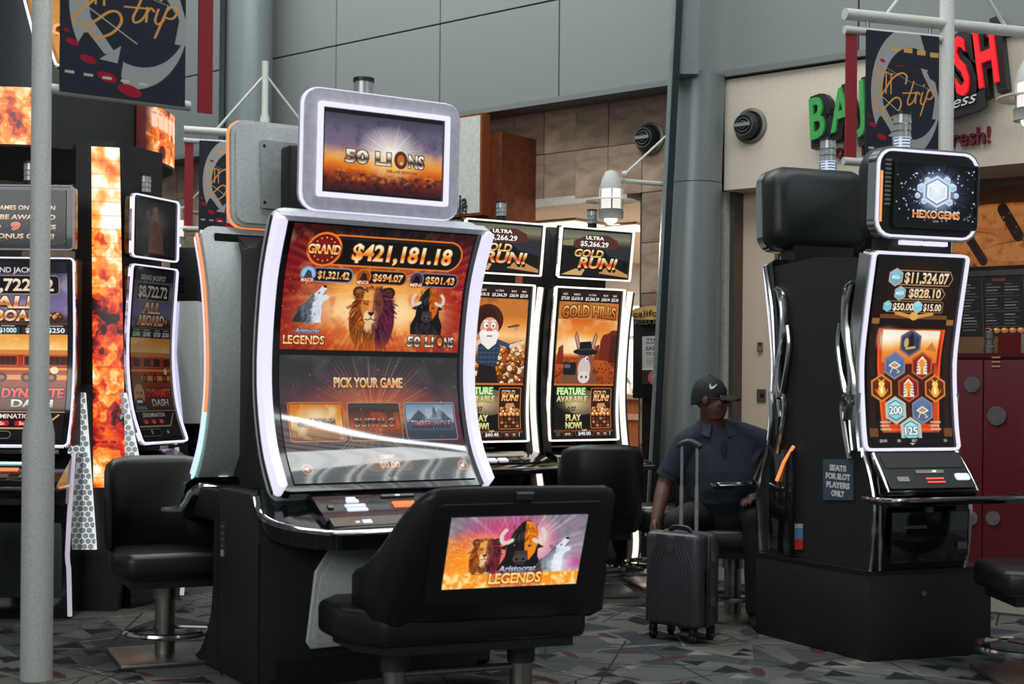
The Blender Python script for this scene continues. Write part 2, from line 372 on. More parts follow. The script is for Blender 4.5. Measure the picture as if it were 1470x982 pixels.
def IM(name, cv, emit=1.0, rough=0.12, spec=0.5, print_=False):       # a lit screen, or a print on cloth, board or paper
    m, nt, b, N, L = nodes(name); t = N.new('ShaderNodeTexImage'); t.image = cv.image(name); t.extension = 'EXTEND'
    uv = N.new('ShaderNodeTexCoord'); L.new(uv.outputs['UV'], t.inputs[0])
    if print_: L.new(t.outputs[0], b.inputs['Base Color'])
    else:
        b.inputs['Base Color'].default_value = (0.004, 0.004, 0.005, 1); L.new(t.outputs[0], b.inputs['Emission Color']); b.inputs['Emission Strength'].default_value = emit
    ns = N.new('ShaderNodeTexNoise'); ns.inputs['Scale'].default_value = 14; mr = N.new('ShaderNodeMapRange'); mr.inputs['To Min'].default_value = rough * 0.8; mr.inputs['To Max'].default_value = rough * 1.2
    L.new(uv.outputs['Object'], ns.inputs['Vector']); L.new(ns.outputs['Fac'], mr.inputs[0]); L.new(mr.outputs[0], b.inputs['Roughness']); b.inputs['Specular IOR Level'].default_value = spec
    return m
# ------------------------------------------------------------------ the pictures the screens show
GOLD = [(255, 250, 225), (250, 215, 150), (235, 120, 30), (255, 225, 160)]
def fur(c, n, seed, pos, dirf, L, wd_, colf):                          # many short strokes of hair
    q = np.random.RandomState(seed)
    for _ in range(n):
        x, y = pos(q); dx, dy = dirf(x, y, q); l = L * q.uniform(.5, 1.3); c.line([(x, y), (x + dx * l, y + dy * l)], wd_ * q.uniform(.6, 1.3), colf(x, y, q), .75)
def lion(c, x, y, s, side=(72, 22, 58)):                              # head of a lion, mane about 2s wide
    c.ell(x, y + 0.55 * s, s, 1.45 * s, (140, 66, 20)); c.put(c.m_ell(x, y + 0.55 * s, s, 1.45 * s) * (c.X > x + 0.25 * s), side, 0.8)
    for q_, k in ((-1, 1.0), (1, .7)): c.ell(x + .66 * q_ * s, y - 0.62 * s, 0.27 * s, 0.25 * s, (84 * k, 40 * k, 20)); c.ell(x + .66 * q_ * s, y - 0.6 * s, 0.16 * s, 0.15 * s, (150 * k, 90 * k, 60 * k))
    def mane(px, py, q):
        d = (px - x) / s; b = q.uniform(.5, 1.15); base = (214, 128, 46) if q.rand() > .5 else (120, 52, 18)
        if d > .18: base = (120, 44, 70) if q.rand() > .6 else (58, 20, 44)
        return tuple(v * b for v in base)
    def ring(q): g, r = q.uniform(0, 2 * math.pi), q.uniform(.5, 1.0); return x + r * .9 * s * math.cos(g), y + .18 * s + r * (1.02 if math.sin(g) < 0 else 1.5) * s * math.sin(g)
    def out(px, py, q): d = np.array([px - x, py - y + .1 * s]); d = d / (np.hypot(*d) + 1e-6); return d[0] * .7 + q.uniform(-.3, .3), d[1] + .5
    fur(c, 420, 11, ring, out, .3 * s, .05 * s, mane)
    m = c.m_ell(x - .03 * s, y - .08 * s, .5 * s, .62 * s); c.put(m, (204, 126, 58)); c.put(m * np.clip((c.X - x - .02 * s) / (.12 * s), 0, 1), (88, 38, 42), .8)
    c.put(c.m_ell(x - .22 * s, y - .42 * s, .2 * s, .2 * s), (232, 160, 84), .6)
    fur(c, 120, 5, lambda q: (x + q.uniform(-.42, .36) * s, y + q.uniform(-.66, -.2) * s), lambda a, b, q: ((a - x) / s * .6, -1), .12 * s, .025 * s, lambda a, b, q: (236, 170, 96) if a < x else (120, 60, 50))
    m = c.m_ell(x - .05 * s, y + .4 * s, .33 * s, .32 * s); c.put(m, (238, 202, 150)); c.put(m * np.clip((c.X - x - .06 * s) / (.1 * s), 0, 1), (112, 62, 68), .85)
    c.poly([(x - .17 * s, y - .2 * s), (x + .08 * s, y - .2 * s), (x + .11 * s, y + .24 * s), (x - .22 * s, y + .24 * s)], (222, 152, 82)); c.poly([(x - .0 * s, y - .2 * s), (x + .08 * s, y - .2 * s), (x + .11 * s, y + .24 * s), (x - .02 * s, y + .24 * s)], (150, 84, 56))
    c.poly([(x - .21 * s, y + .2 * s), (x + .1 * s, y + .2 * s), (x + .04 * s, y + .31 * s), (x - .05 * s, y + .37 * s), (x - .14 * s, y + .31 * s)], (48, 26, 24)); c.line([(x - .05 * s, y + .36 * s), (x - .05 * s, y + .48 * s)], .03 * s, (60, 28, 22)); c.line(bez([(x - .3 * s, y + .5 * s), (x - .18 * s, y + .53 * s), (x - .05 * s, y + .47 * s), (x + .08 * s, y + .53 * s), (x + .2 * s, y + .5 * s)], 4), .04 * s, (50, 24, 22))
    for q_, lit in ((-.32, 1), (.2, .6)):
        X, Y = x + q_ * s, y - .15 * s; c.poly([(X - .13 * s, Y + .01 * s), (X - .04 * s, Y - .06 * s), (X + .1 * s, Y - .02 * s), (X + .13 * s, Y + .05 * s), (X, Y + .06 * s)], (30, 18, 14)); c.ell(X, Y, .055 * s, .045 * s, (226 * lit, 160 * lit, 60 * lit)); c.ell(X, Y, .026 * s, .03 * s, (10, 8, 8)); c.line([(X - .15 * s, Y - .1 * s), (X + .14 * s, Y - .1 * s)], .05 * s, (130 * lit, 68 * lit, 30 * lit))
    c.ell(x - .08 * s, y + .7 * s, .22 * s, .14 * s, (226, 190, 150), .8); fur(c, 60, 8, lambda q: (x + q.uniform(-.3, .16) * s, y + q.uniform(.6, .8) * s), lambda a, b, q: (q.uniform(-.2, .2), 1), .25 * s, .035 * s, lambda a, b, q: (226, 186, 140) if a < x else (100, 54, 60))
def wolf(c, x, y, s, f=1):                                            # wolf howling up to the right
    p = lambda a: [(x + f * q * s, y + r * s) for q, r in a]
    c.poly(p([(-1, 1), (-.86, .7), (-.7, .35), (-.45, .05), (-.2, -.15), (.0, -.42), (.15, -.55), (.38, -.8), (.55, -1), (.7, -1.02), (.78, -.96), (.78, -.82), (.66, -.62), (.62, -.5), (.8, -.5), (.98, -.42), (.9, -.27), (.66, -.15), (.56, .1), (.6, .3), (.58, .7), (.62, 1)]), (214, 222, 232))
    c.poly(p([(-1, 1), (-.86, .7), (-.7, .35), (-.45, .05), (-.2, -.15), (.0, -.42), (.14, -.5), (.2, -.1), (.1, .3), (.24, .55), (.06, 1)]), (84, 92, 106)); c.poly(p([(-1, 1), (-.84, .66), (-.6, .4), (-.3, .34), (-.14, .7), (-.25, 1)]), (40, 52, 44))
    c.poly(p([(.55, -1), (.7, -1.02), (.78, -.96), (.76, -.88), (.6, -.9)]), (18, 18, 22)); c.line(p([(.62, -.5), (.74, -.7)]), .04 * s, (110, 60, 70)); c.ell(x + f * .38 * s, y - .6 * s, .07 * s, .035 * s, (24, 24, 30), rot=-40 * f); c.poly(p([(-.05, -.34), (-.26, -.62), (.16, -.46)]), (60, 62, 74)); c.poly(p([(-.04, -.38), (-.18, -.55), (.06, -.46)]), (150, 140, 146))
    def col(a, b, q):
        d = (a - x) / (f * s); t = q.uniform(.6, 1.1); return tuple(v * t for v in ((232, 236, 244) if d > .1 else (120, 130, 146) if d > -.45 else (60, 70, 66)))
    fur(c, 170, 3, lambda q: (x + f * q.uniform(-.75, .5) * s, y + q.uniform(.1, .95) * s), lambda a, b, q: (-.5 * f + q.uniform(-.2, .2), .8), .2 * s, .04 * s, col); fur(c, 60, 4, lambda q: (x + f * q.uniform(-.05, .45) * s, y + q.uniform(-.45, .1) * s), lambda a, b, q: (-.6 * f, .7), .16 * s, .03 * s, col)
def bison(c, x, y, s, lit=(206, 96, 20)):
    p = lambda a: [(x + q * s, y + r * s) for q, r in a]
    c.poly(p([(-.7, 1), (-.72, .6), (-.52, .2), (-.5, -.2), (-.36, -.62), (-.12, -.95), (.05, -1.05), (.25, -.95), (.42, -.66), (.52, -.2), (.56, .2), (.74, .6), (.72, 1)]), (26, 22, 26))
    c.poly(p([(.02, -1.02), (.25, -.95), (.42, -.66), (.5, -.2), (.44, .1), (.28, .34), (.12, .12), (.06, -.3)]), lit)
    q0 = np.random.RandomState(4)
    for k in range(46):
        a, b = q0.uniform(-.38, .42), q0.uniform(-.92, -.42); c.line(p([(a, b), (a + q0.uniform(-.08, .08), b + .16)]), .045 * s, tuple(v * q0.uniform(.4, .9) for v in lit) if a > .03 else (q0.randint(30, 80),) * 3, .8)
    for k in range(30): a, b = q0.uniform(-.5, .5), q0.uniform(.45, .98); c.line(p([(a, b), (a * 1.1, b + .2)]), .05 * s, (58, 48, 50), .7)
    for q in (-1, 1): c.line(bez(p([(.36 * q, -.36), (.56 * q, -.26), (.7 * q, -.36), (.7 * q, -.56), (.6 * q, -.7)]), 4), .13 * s, (216, 204, 192)); c.ell(x + .25 * q * s, y - .16 * s, .06 * s, .045 * s, (8, 6, 8)); c.ell(x + .26 * q * s, y - .18 * s, .018 * s, .018 * s, (230, 210, 190)); c.poly(p([(.5 * q, -.24), (.74 * q, -.1), (.52 * q, -.04)]), (44, 30, 30))
    c.poly(p([(-.2, .0), (.2, .0), (.26, .3), (.14, .46), (-.14, .46), (-.26, .3)]), (62, 52, 56)); c.ell(x, y + .3 * s, .23 * s, .17 * s, (74, 66, 70))
    for q in (-1, 1): c.ell(x + .11 * q * s, y + .3 * s, .055 * s, .04 * s, (6, 6, 8))
    c.line(p([(-.14, .42), (0, .4), (.14, .42)]), .03 * s, (10, 8, 10))
def fifty(c, x, y, h, wid):
    top = [(250, 245, 235), (235, 225, 205), (60, 50, 50), (250, 240, 220)]
    c.text('50 LI', x - wid * .5, y, h, top, edge=(40, 20, 16), ew=h * .06, bold=.045, align='L', wid=wid * .57)
    c.ell(x + wid * .2, y - h * .5, h * .52, h * .7, (92, 44, 22)); c.ell(x + wid * .2, y - h * .5, h * .28, h * .42, (190, 108, 44)); c.ell(x + wid * .21, y - h * .25, h * .12, h * .12, (230, 190, 140))
    c.text('NS', x + wid * .5, y, h, top, edge=(40, 20, 16), ew=h * .06, bold=.045, align='R', wid=wid * .2)
def art_upper():
    c = Cv(300, 196, 3); c.vgrad([(0, (26, 20, 24)), (.18, (48, 22, 26)), (.36, (150, 50, 22)), (.5, (222, 120, 28)), (.72, (232, 150, 50)), (.86, (214, 96, 22)), (1, (150, 44, 14))])
    c.glow(4, 100, 84, 150, (110, 6, 24), 1, .7); c.glow(298, 100, 74, 140, (130, 10, 34), 1, .7); c.glow(150, 132, 150, 70, (255, 214, 150), .9, .9); c.glow(150, 134, 120, 34, (255, 240, 215), .8)
    c.rays(150, 100, 70, (255, 210, 120), .5, 190, 3); c.noise(10, 4, (180, 40, 14), .45, .5, .75); c.noise(14, 9, (255, 205, 110), .35, .55, .8)
    c.glow(150, 0, 260, 34, (18, 14, 18), .9); c.specks(160, (255, 170, 70), 5, .45, 60)
    c.rr(52, 15, 284, 61, (20, 18, 20), 23, edge=(238, 124, 40), ew=2.6); c.rr(54, 17, 282, 20, (90, 80, 78), 1.5, .25)
    c.ell(54, 38, 28, 28, (236, 126, 44)); c.ell(54, 38, 24.5, 24.5, (104, 20, 20)); c.glow(54, 38, 24, 24, (170, 40, 26), .7)
    for k in range(5): c.ell(54 + 18 * sind(-50 + 25 * k), 38 - 19 * cosd(-50 + 25 * k), 1.2, 1.2, (240, 200, 150)); c.ell(54 + 18 * sind(-50 + 25 * k), 38 + 19 * cosd(-50 + 25 * k), 1.2, 1.2, (240, 200, 150))
    c.text('GRAND', 54, 45, 15, GOLD, edge=(70, 10, 8), ew=1.1, bold=.05, wid=52)
    c.text('$421,181.18', 184, 52, 27, GOLD, edge=(80, 26, 10), ew=.9, bold=.05, wid=168)
    for x0, x1, t, e, lab, col in ((24, 106, '$1,321.42', (120, 140, 170), 'MAJOR', (150, 190, 225)), (114, 196, '$694.07', (200, 110, 40), 'MINOR', (150, 80, 36)), (204, 286, '$501.43', (120, 120, 130), 'MINI', (66, 50, 70))):
        c.rr(x0 + 16, 69, x1, 89, (24, 20, 24), 9, edge=e, ew=1.8); c.ell(x0 + 11, 79, 12.5, 13, e); c.ell(x0 + 11, 79, 10.5, 11, col); c.poly([(x0 + 4, 86), (x0 + 9, 72), (x0 + 15, 74), (x0 + 19, 86)], tuple(v * .35 for v in col))
        c.rr(x0, 84, x0 + 22, 92, (120, 24, 20), 1); c.text(lab, x0 + 11, 91, 6, (255, 225, 190), bold=.05, wid=20); c.text(t, (x0 + 24 + x1) / 2 - 1, 84.5, 11.5, GOLD, edge=(60, 22, 12), ew=.6, bold=.05, wid=x1 - x0 - 31)
    wolf(c, 45, 125, 29); bison(c, 240, 130, 38); lion(c, 146, 127, 38)
    c.glow(146, 200, 90, 26, (210, 90, 20), .8)
    c.text('Aristocrat', 42, 170, 7, [(225, 225, 240), (150, 150, 190)], edge=(50, 40, 70), bold=.03, shear=.2, wid=40); c.text('LEGENDS', 37, 187, 13, GOLD, edge=(80, 24, 12), ew=1, bold=.05, wid=66)
    fifty(c, 250, 187, 16, 82); return c.blur(2)
def art_lower():
    c = Cv(300, 196, 3); c.vgrad([(0, (44, 42, 44)), (.2, (52, 46, 50)), (.55, (70, 58, 58)), (1, (40, 38, 40))])
    c.noise(9, 31, (86, 84, 84), .6, .45, .8, (c.Y < 70)); c.glow(150, 62, 150, 52, (120, 40, 90), .8); c.glow(150, 78, 140, 42, (214, 96, 40), .95, .8); c.rays(150, 92, 90, (245, 190, 120), .8, 105, 8); c.glow(150, 92, 70, 30, (255, 214, 160), .8)
    c.glow(20, 100, 60, 70, (130, 60, 60), .5); c.glow(290, 100, 50, 60, (150, 60, 80), .6)
    c.text('PICK YOUR GAME', 145, 46, 15, [(255, 240, 220), (250, 220, 170), (240, 150, 60), (255, 210, 150)], edge=(60, 24, 20), ew=.9, bold=.05, wid=116)
    for i, (x, e) in enumerate(((12, (226, 132, 80)), (108, (196, 130, 100)), (204, (150, 160, 178)))):
        c.rr(x, 70, x + 86, 126, (70, 40, 30), 3, edge=e, ew=1.8); m = c.m_rr(x + 1, 71, x + 85, 125, 2)
        if i == 0: c.vgrad([(.36, (226, 120, 26)), (.5, (240, 170, 70)), (.64, (120, 84, 60))], m); c.put(m * np.clip(1 - np.hypot((c.X - x - 43) / 36, (c.Y - 88) / 18), 0, 1), (255, 240, 200)); c.noise(12, 91, (255, 236, 190), .7, .5, .75, m); c.text('50 LIONS', x + 43, 104, 11, [(250, 240, 230), (120, 90, 80), (240, 220, 200)], edge=(60, 30, 20), bold=.05, wid=60)
        if i == 1: c.vgrad([(.36, (54, 58, 66)), (.45, (110, 70, 56)), (.52, (196, 90, 48)), (.64, (80, 66, 62))], m); c.poly([(x + 34, 96), (x + 40, 80), (x + 44, 88), (x + 50, 82), (x + 54, 96)], (150, 60, 40)); c.noise(10, 92, (206, 110, 70), .6, .5, .75, m * (c.Y > 84)); c.text('BUFFALO', x + 43, 105, 13, [(240, 220, 200), (90, 60, 56), (230, 190, 160)], edge=(30, 22, 24), bold=.05, wid=68)
        if i == 2: c.vgrad([(.36, (120, 144, 170)), (.47, (180, 200, 215)), (.55, (70, 84, 100)), (.64, (66, 72, 80))], m); c.poly([(x + 2, 100), (x + 24, 80), (x + 40, 94), (x + 60, 78), (x + 84, 98), (x + 84, 112), (x + 2, 112)], (84, 98, 112)); c.poly([(x + 46, 92), (x + 50, 75), (x + 53, 80), (x + 56, 92)], (30, 34, 44)); c.noise(12, 93, (190, 204, 216), .6, .5, .75, m * (c.Y < 100)); c.text('TIMBER WOLF', x + 43, 107, 11, [(230, 220, 225), (120, 60, 80)], edge=(36, 30, 44), bold=.05, wid=70)
    c.rr(124, 158, 198, 177, (70, 62, 58), 9, al=.5, edge=(224, 128, 72), ew=1.5); c.text('CREDIT', 161, 156, 5.5, (250, 214, 180), edge=(130, 60, 40), bold=.04, wid=24); c.text('$0.00', 161, 173, 11, [(250, 235, 215), (225, 160, 110)], edge=(120, 60, 40), bold=.04, wid=34)
    for x in (26, 286): c.ell(x, 172, 9, 9, (222, 120, 66)); c.ell(x, 172, 7, 7, (90, 66, 60)); c.poly([(x - 4, 170), (x - 1, 170), (x + 2, 167), (x + 2, 177), (x - 1, 174), (x - 4, 174)], (240, 190, 150))
    c.rr(0, 186, 300, 196, (20, 20, 22)); c.text('$1.00', 158, 193, 5, (170, 168, 165), bold=.03); c.specks(60, (210, 170, 160), 8, .6); return c.blur(2)
def art_topper():
    c = Cv(200, 130, 4); c.vgrad([(0, (70, 66, 84)), (.2, (104, 96, 122)), (.4, (120, 104, 128)), (.5, (206, 150, 110)), (.6, (236, 150, 50)), (.7, (206, 92, 22)), (.85, (110, 36, 22)), (1, (54, 20, 26))])
    c.noise(7, 41, (62, 60, 78), .7, .5, .75, c.Y < 62); c.noise(9, 43, (235, 190, 130), .4, .55, .8, (c.Y > 50) * (c.Y < 80)); c.glow(112, 58, 60, 46, (255, 246, 235), 1, .8); c.rays(112, 60, 40, (255, 250, 240), .8, 50, 5)
    c.noise(16, 44, (240, 140, 40), .6, .5, .75, (c.Y > 76) * (c.Y < 112)); c.noise(20, 45, (40, 14, 22), .8, .45, .7, c.Y > 98); c.glow(112, 84, 60, 26, (255, 190, 80), .7)
    fifty(c, 101, 80, 22, 134); c.text('DELUXE EDITION', 130, 92, 4.6, (110, 60, 40), bold=.03, wid=52); return c.blur(2)
def art_bench():
    c = Cv(200, 108, 4); c.vgrad([(0, (128, 116, 132)), (.5, (150, 138, 150)), (.8, (200, 190, 196)), (.86, (240, 150, 50)), (1, (236, 120, 20))])
    c.rays(105, 60, 60, (228, 220, 230), .7, 150, 4); c.noise(10, 6, (96, 90, 104), .5, .5, .8, c.Y < 80); c.glow(84, 46, 86, 56, (214, 20, 120), 1, .7); c.glow(30, 66, 76, 46, (250, 130, 20), 1, .6); c.glow(56, 56, 34, 38, (255, 226, 160), .9); c.glow(196, 74, 50, 20, (170, 40, 120), .7); c.glow(22, 88, 60, 26, (255, 150, 40), .9)
    c.rays(56, 58, 50, (255, 190, 70), .6, 70, 6); c.specks(120, (255, 190, 60), 3, .8, 30, 105, x1=70)
    lion(c, 56, 52, 23, (120, 30, 40)); c.glow(134, 40, 26, 44, (255, 226, 200), .9); bison(c, 108, 52, 45, (236, 130, 24)); wolf(c, 156, 62, 28); c.glow(164, 74, 28, 22, (236, 240, 250), .9)
    c.rr(0, 87, 200, 108, (240, 146, 40)); c.noise(18, 12, (255, 226, 150), .9, .45, .7, c.Y > 84); c.rr(66, 80, 144, 108, (150, 44, 60), 6, .35)
    c.text('Aristocrat', 106, 84, 9, [(235, 240, 250), (130, 140, 170)], edge=(40, 40, 60), bold=.04, shear=.15, wid=56); c.text('LEGENDS', 105, 102, 16, [(255, 235, 190), (250, 170, 60), (255, 220, 140)], edge=(120, 40, 10), ew=.9, bold=.05, wid=78); return c.blur(2)
def art_gold_topper():
    c = Cv(200, 150, 3.2); c.vgrad([(0, (92, 100, 88)), (.15, (130, 124, 100)), (.3, (60, 50, 40)), (.42, (16, 16, 18)), (1, (20, 20, 22))])
    c.poly([(50, 24), (70, 12), (130, 10), (160, 26), (166, 58), (34, 58), (36, 30)], (86, 46, 34)); c.poly([(0, 36), (30, 30), (30, 52), (0, 52)], (140, 132, 100)); c.poly([(120, 60), (200, 46), (200, 96), (140, 80)], (44, 46, 54)); c.poly([(140, 110), (200, 140), (200, 150), (110, 140)], (190, 140, 80)); c.poly([(0, 150), (40, 128), (70, 128), (60, 150)], (200, 166, 110))
    c.text('ULTRA', 92, 27, 12, (250, 248, 240), edge=(20, 16, 14), bold=.06, wid=54); c.text('$5,266.29', 92, 50, 17, (248, 248, 246), edge=(10, 10, 10), ew=1, bold=.04, wid=84)
    g = [(255, 250, 220), (240, 206, 120), (190, 110, 40), (250, 220, 150)]
    for d in (9, 6, 3): c.put(c.m_text('RUN!', 108, 124 + d, 36, bold=.06, shear=.22, wid=118), (28, 16, 10))
    c.text('GOLD', 78, 86, 25, g, edge=(50, 24, 12), ew=1.4, bold=.06, shear=.22, wid=86); c.text('RUN!', 106, 123, 36, [(255, 250, 225), (225, 190, 110), (215, 70, 30), (250, 210, 130)], edge=(70, 26, 14), ew=1.4, bold=.06, shear=.22, wid=118); return c.blur(1)
def coins(c, x0, x1, y0, y1, n, seed, r=5):
    q = np.random.RandomState(seed)
    for _ in range(n):
        x, y, z = q.uniform(x0, x1), q.uniform(y0, y1), r * q.uniform(.6, 1.2); m = q.rand(); b = (236, 206, 160) if m > .6 else (206, 120, 36) if m > .25 else (120, 52, 18)
        c.ell(x, y, z, z, tuple(v * .4 for v in b)); c.ell(x - .1 * z, y - .15 * z, z * .85, z * .8, b); c.ell(x - .3 * z, y - .35 * z, z * .3, z * .25, (255, 240, 215))
def gold_panel(c, credit):
    c.rr(0, 193, 140, 300, (12, 11, 12)); c.rr(0, 190, 140, 194, (196, 110, 50))
    for k in range(24): c.put(c.m_ell(66, 228 + .02 * k, 40, 26), (200, 170, 120), .03)
    c.glow(50, 230, 46, 24, (236, 206, 160), .9)
    c.text('FEATURE', 40, 212, 14, [(190, 240, 150), (236, 240, 190)], edge=(60, 130, 60), ew=1.2, bold=.06, wid=66); c.text('AVAILABLE', 42, 227, 12, [(236, 240, 190), (190, 176, 90)], edge=(60, 56, 20), ew=.8, bold=.06, wid=72)
    c.text('0:37', 42, 246, 9, (36, 20, 14), bold=.05, wid=20); c.text('PLAY', 46, 266, 13, [(240, 240, 190), (190, 176, 90)], edge=(60, 56, 20), ew=.8, bold=.06, wid=36); c.text('NOW!', 46, 282, 13, [(240, 240, 190), (190, 176, 90)], edge=(60, 56, 20), ew=.8, bold=.06, wid=38)
    c.rr(88, 200, 135, 281, (54, 24, 14), 1, edge=(206, 116, 50), ew=1.6); c.text('GOLD', 108, 213, 9, GOLD, edge=(60, 20, 8), bold=.06, shear=.2, wid=30); c.text('RUN!', 112, 225, 12, GOLD, edge=(60, 20, 8), bold=.06, shear=.2, wid=38)
    c.poly([(98, 246), (104, 230), (120, 230), (128, 246)], (210, 140, 80)); coins(c, 92, 132, 240, 250, 22, 4, 4)
    for k in range(5): c.ell(93 + 9.2 * k, 252, 4.2, 4.2, (222, 130, 50)); c.ell(92 + 9.2 * k, 251, 2, 2, (255, 220, 170))
    c.rr(90, 258, 133, 280, (22, 14, 12))
    for j in range(3):
        for k in range(5): c.rr(91 + 8.6 * k, 259 + 7.2 * j, 97.5 + 8.6 * k, 264.5 + 7.2 * j, [(130, 44, 26), (66, 40, 24), (190, 120, 60)][(j * 2 + k) % 3], 1)
    c.rr(0, 285, 140, 290, (120, 52, 24)); c.rr(20, 288, 42, 297, (40, 16, 12), 2, edge=(180, 90, 50), ew=.6); c.rr(50, 288, 92, 297, (16, 12, 12), 2, edge=(200, 120, 60), ew=.6)
    c.text('PAID', 71, 288, 4, (240, 220, 180), bold=.05); c.text(credit, 71, 296, 7, (248, 246, 240), bold=.05, wid=30); c.text('$0.00', 31, 295.5, 4.5, (225, 215, 200), bold=.04)
    for x in (98, 114): c.rr(x, 288, x + 12, 297, (60, 24, 16), 2, edge=(180, 90, 50), ew=.6); c.text('75', x + 6, 295.5, 4.5, (240, 230, 210), bold=.05)
    c.rr(3, 286, 14, 298, (70, 62, 60), 1); c.text('?', 132, 297, 8, (220, 215, 210), bold=.05)
def gold_head(c, txt, x):
    c.rr(0, 0, 140, 22, (44, 20, 16))
    for x0, w_, t in ((1, 21, '$75.00'), (24, 30, '$2,618.18'), (57, 36, '$5,266.29'), (96, 22, '$366.94'), (120, 19, '$25.00')):
        c.rr(x0, 10, x0 + w_, 20, (14, 12, 12), 3); c.text(t, x0 + w_ / 2, 18, 6.5, (250, 248, 244), bold=.05, wid=w_ * .9); c.text('ULTRA' if w_ > 34 else 'MAJOR', x0 + w_ / 2, 8.5, 4, (240, 225, 200), bold=.05, wid=w_ * .5)
    c.rr(0, 22, 140, 58, (196, 116, 44)); c.noise(14, 77, (150, 74, 24), .6, .45, .7, (c.Y > 22) * (c.Y < 58))
    if txt: c.text(txt, x, 51, 24, [(250, 210, 130), (206, 130, 50), (170, 86, 30)], edge=(52, 22, 10), ew=1.3, bold=.06, wid=128, curve=4)
def art_donkey():
    c = Cv(140, 300, 3); c.vgrad([(0, (190, 110, 40)), (.18, (206, 92, 22)), (.3, (236, 150, 60)), (.42, (250, 210, 150)), (.45, (190, 86, 30)), (.65, (150, 66, 22)), (1, (20, 12, 10))])
    c.noise(6, 50, (255, 226, 180), .7, .5, .75, (c.Y > 58) * (c.Y < 130)); c.noise(20, 51, (96, 34, 14), .7, .5, .7, c.Y > 136); c.glow(50, 108, 60, 24, (255, 246, 225), .9)
    c.poly([(100, 140), (102, 100), (108, 88), (122, 84), (128, 78), (140, 78), (140, 145)], (110, 36, 16)); c.poly([(124, 146), (126, 92), (140, 86), (140, 146)], (80, 26, 14)); c.poly([(0, 150), (4, 116), (14, 110), (18, 150)], (124, 44, 20)); c.poly([(88, 140), (90, 112), (100, 108), (102, 140)], (130, 50, 24)); c.specks(160, (60, 20, 10), 4, 1, 142, 190)
    gold_head(c, 'GOLD HILLS', 70)
    c.poly([(10, 196), (16, 172), (34, 156), (64, 154), (92, 168), (100, 196)], (120, 74, 52)); c.rr(18, 146, 48, 172, (26, 26, 30), 4); c.rr(20, 150, 34, 158, (90, 96, 104), 2)
    for q, d in ((52, -8), (82, 8)): c.poly([(q - 4, 120), (q + d - 5, 92), (q + d, 80), (q + d + 5, 92), (q + 6, 120)], (150, 98, 74)); c.poly([(q - 1, 118), (q + d - 2, 94), (q + d, 87), (q + d + 2, 94), (q + 3, 118)], (196, 150, 136))
    c.poly([(52, 128), (84, 126), (90, 150), (86, 176), (62, 176), (50, 150)], (134, 84, 60)); c.ell(67, 160, 15, 24, (206, 190, 184)); c.ell(67, 176, 14, 13, (222, 208, 204)); c.ell(62, 176, 2.2, 3, (70, 50, 46)); c.ell(73, 176, 2.2, 3, (70, 50, 46))
    c.ell(72, 138, 4, 4.6, (246, 240, 230)); c.ell(73, 138.5, 2, 2.4, (30, 20, 16)); c.ell(68, 124, 29, 7, (24, 24, 30)); c.poly([(52, 124), (54, 104), (80, 102), (84, 122)], (22, 22, 28)); c.line([(52, 120), (84, 118)], 3, (64, 60, 66))
    gold_panel(c, '$40.00'); return c.blur(1)
def art_miner():
    c = Cv(140, 300, 3); c.vgrad([(0, (190, 110, 40)), (.2, (214, 120, 40)), (.32, (250, 200, 130)), (.42, (190, 90, 30)), (.65, (110, 50, 18)), (1, (20, 12, 10))]); c.noise(8, 60, (120, 48, 16), .7, .5, .75, c.Y < 190); c.glow(20, 120, 40, 20, (255, 236, 200), .9)
    gold_head(c, '', 70); coins(c, 0, 140, 150, 192, 70, 9, 7); coins(c, 84, 140, 118, 160, 30, 10, 6)
    c.poly([(34, 192), (40, 150), (74, 150), (84, 188), (70, 196)], (34, 26, 24)); c.poly([(34, 152), (36, 112), (52, 98), (76, 100), (84, 118), (78, 158)], (44, 62, 84))
    for k in range(5): c.line([(40 + 9 * k, 106), (40 + 8.5 * k, 154)], 1.2, (26, 36, 52)); c.line([(36, 112 + 9 * k), (80, 112 + 9 * k)], 1.2, (80, 100, 122))
    c.line([(42, 106), (20, 120), (2, 132)], 9, (214, 196, 180)); c.line([(80, 108), (104, 116), (132, 108)], 9, (50, 70, 94)); c.line([(108, 116), (134, 108)], 8, (232, 200, 180)); c.line([(104, 74), (136, 124)], 2.5, (210, 180, 140))
    c.line([(100, 78), (122, 74)], 4, (90, 70, 50)); c.ell(53, 66, 34, 32, (70, 28, 16)); c.ell(50, 62, 22, 22, (52, 20, 12)); c.ell(58, 82, 20, 22, (222, 160, 130)); c.poly([(36, 90), (46, 84), (58, 88), (72, 84), (80, 92), (74, 112), (58, 124), (42, 112)], (240, 234, 226)); c.ell(58, 86, 6, 5, (206, 110, 84)); c.line([(46, 92), (58, 89), (70, 92)], 4, (250, 246, 240)); c.line([(54, 97), (64, 97)], 2, (120, 40, 34))
    for q in (-1, 1): c.ell(58 + 8 * q, 76, 5, 6, (250, 246, 240)); c.ell(59 + 7 * q, 77, 2, 2.6, (40, 60, 80)); c.line([(53 + 8 * q, 68), (62 + 8 * q, 67)], 2.4, (246, 240, 232))
    gold_panel(c, '$60.40'); return c.blur(1)
def hexa(c, x, y, r, rim, face):
    for k, col in ((1, rim), (.84, face)): c.poly([(x + r * k * sind(60 * i), y + r * k * cosd(60 * i)) for i in range(6)], col)
    c.poly([(x, y - .84 * r), (x + .73 * r, y - .42 * r), (x, y), (x - .73 * r, y - .42 * r)], tuple(min(255, v * 1.25) for v in face), .5)
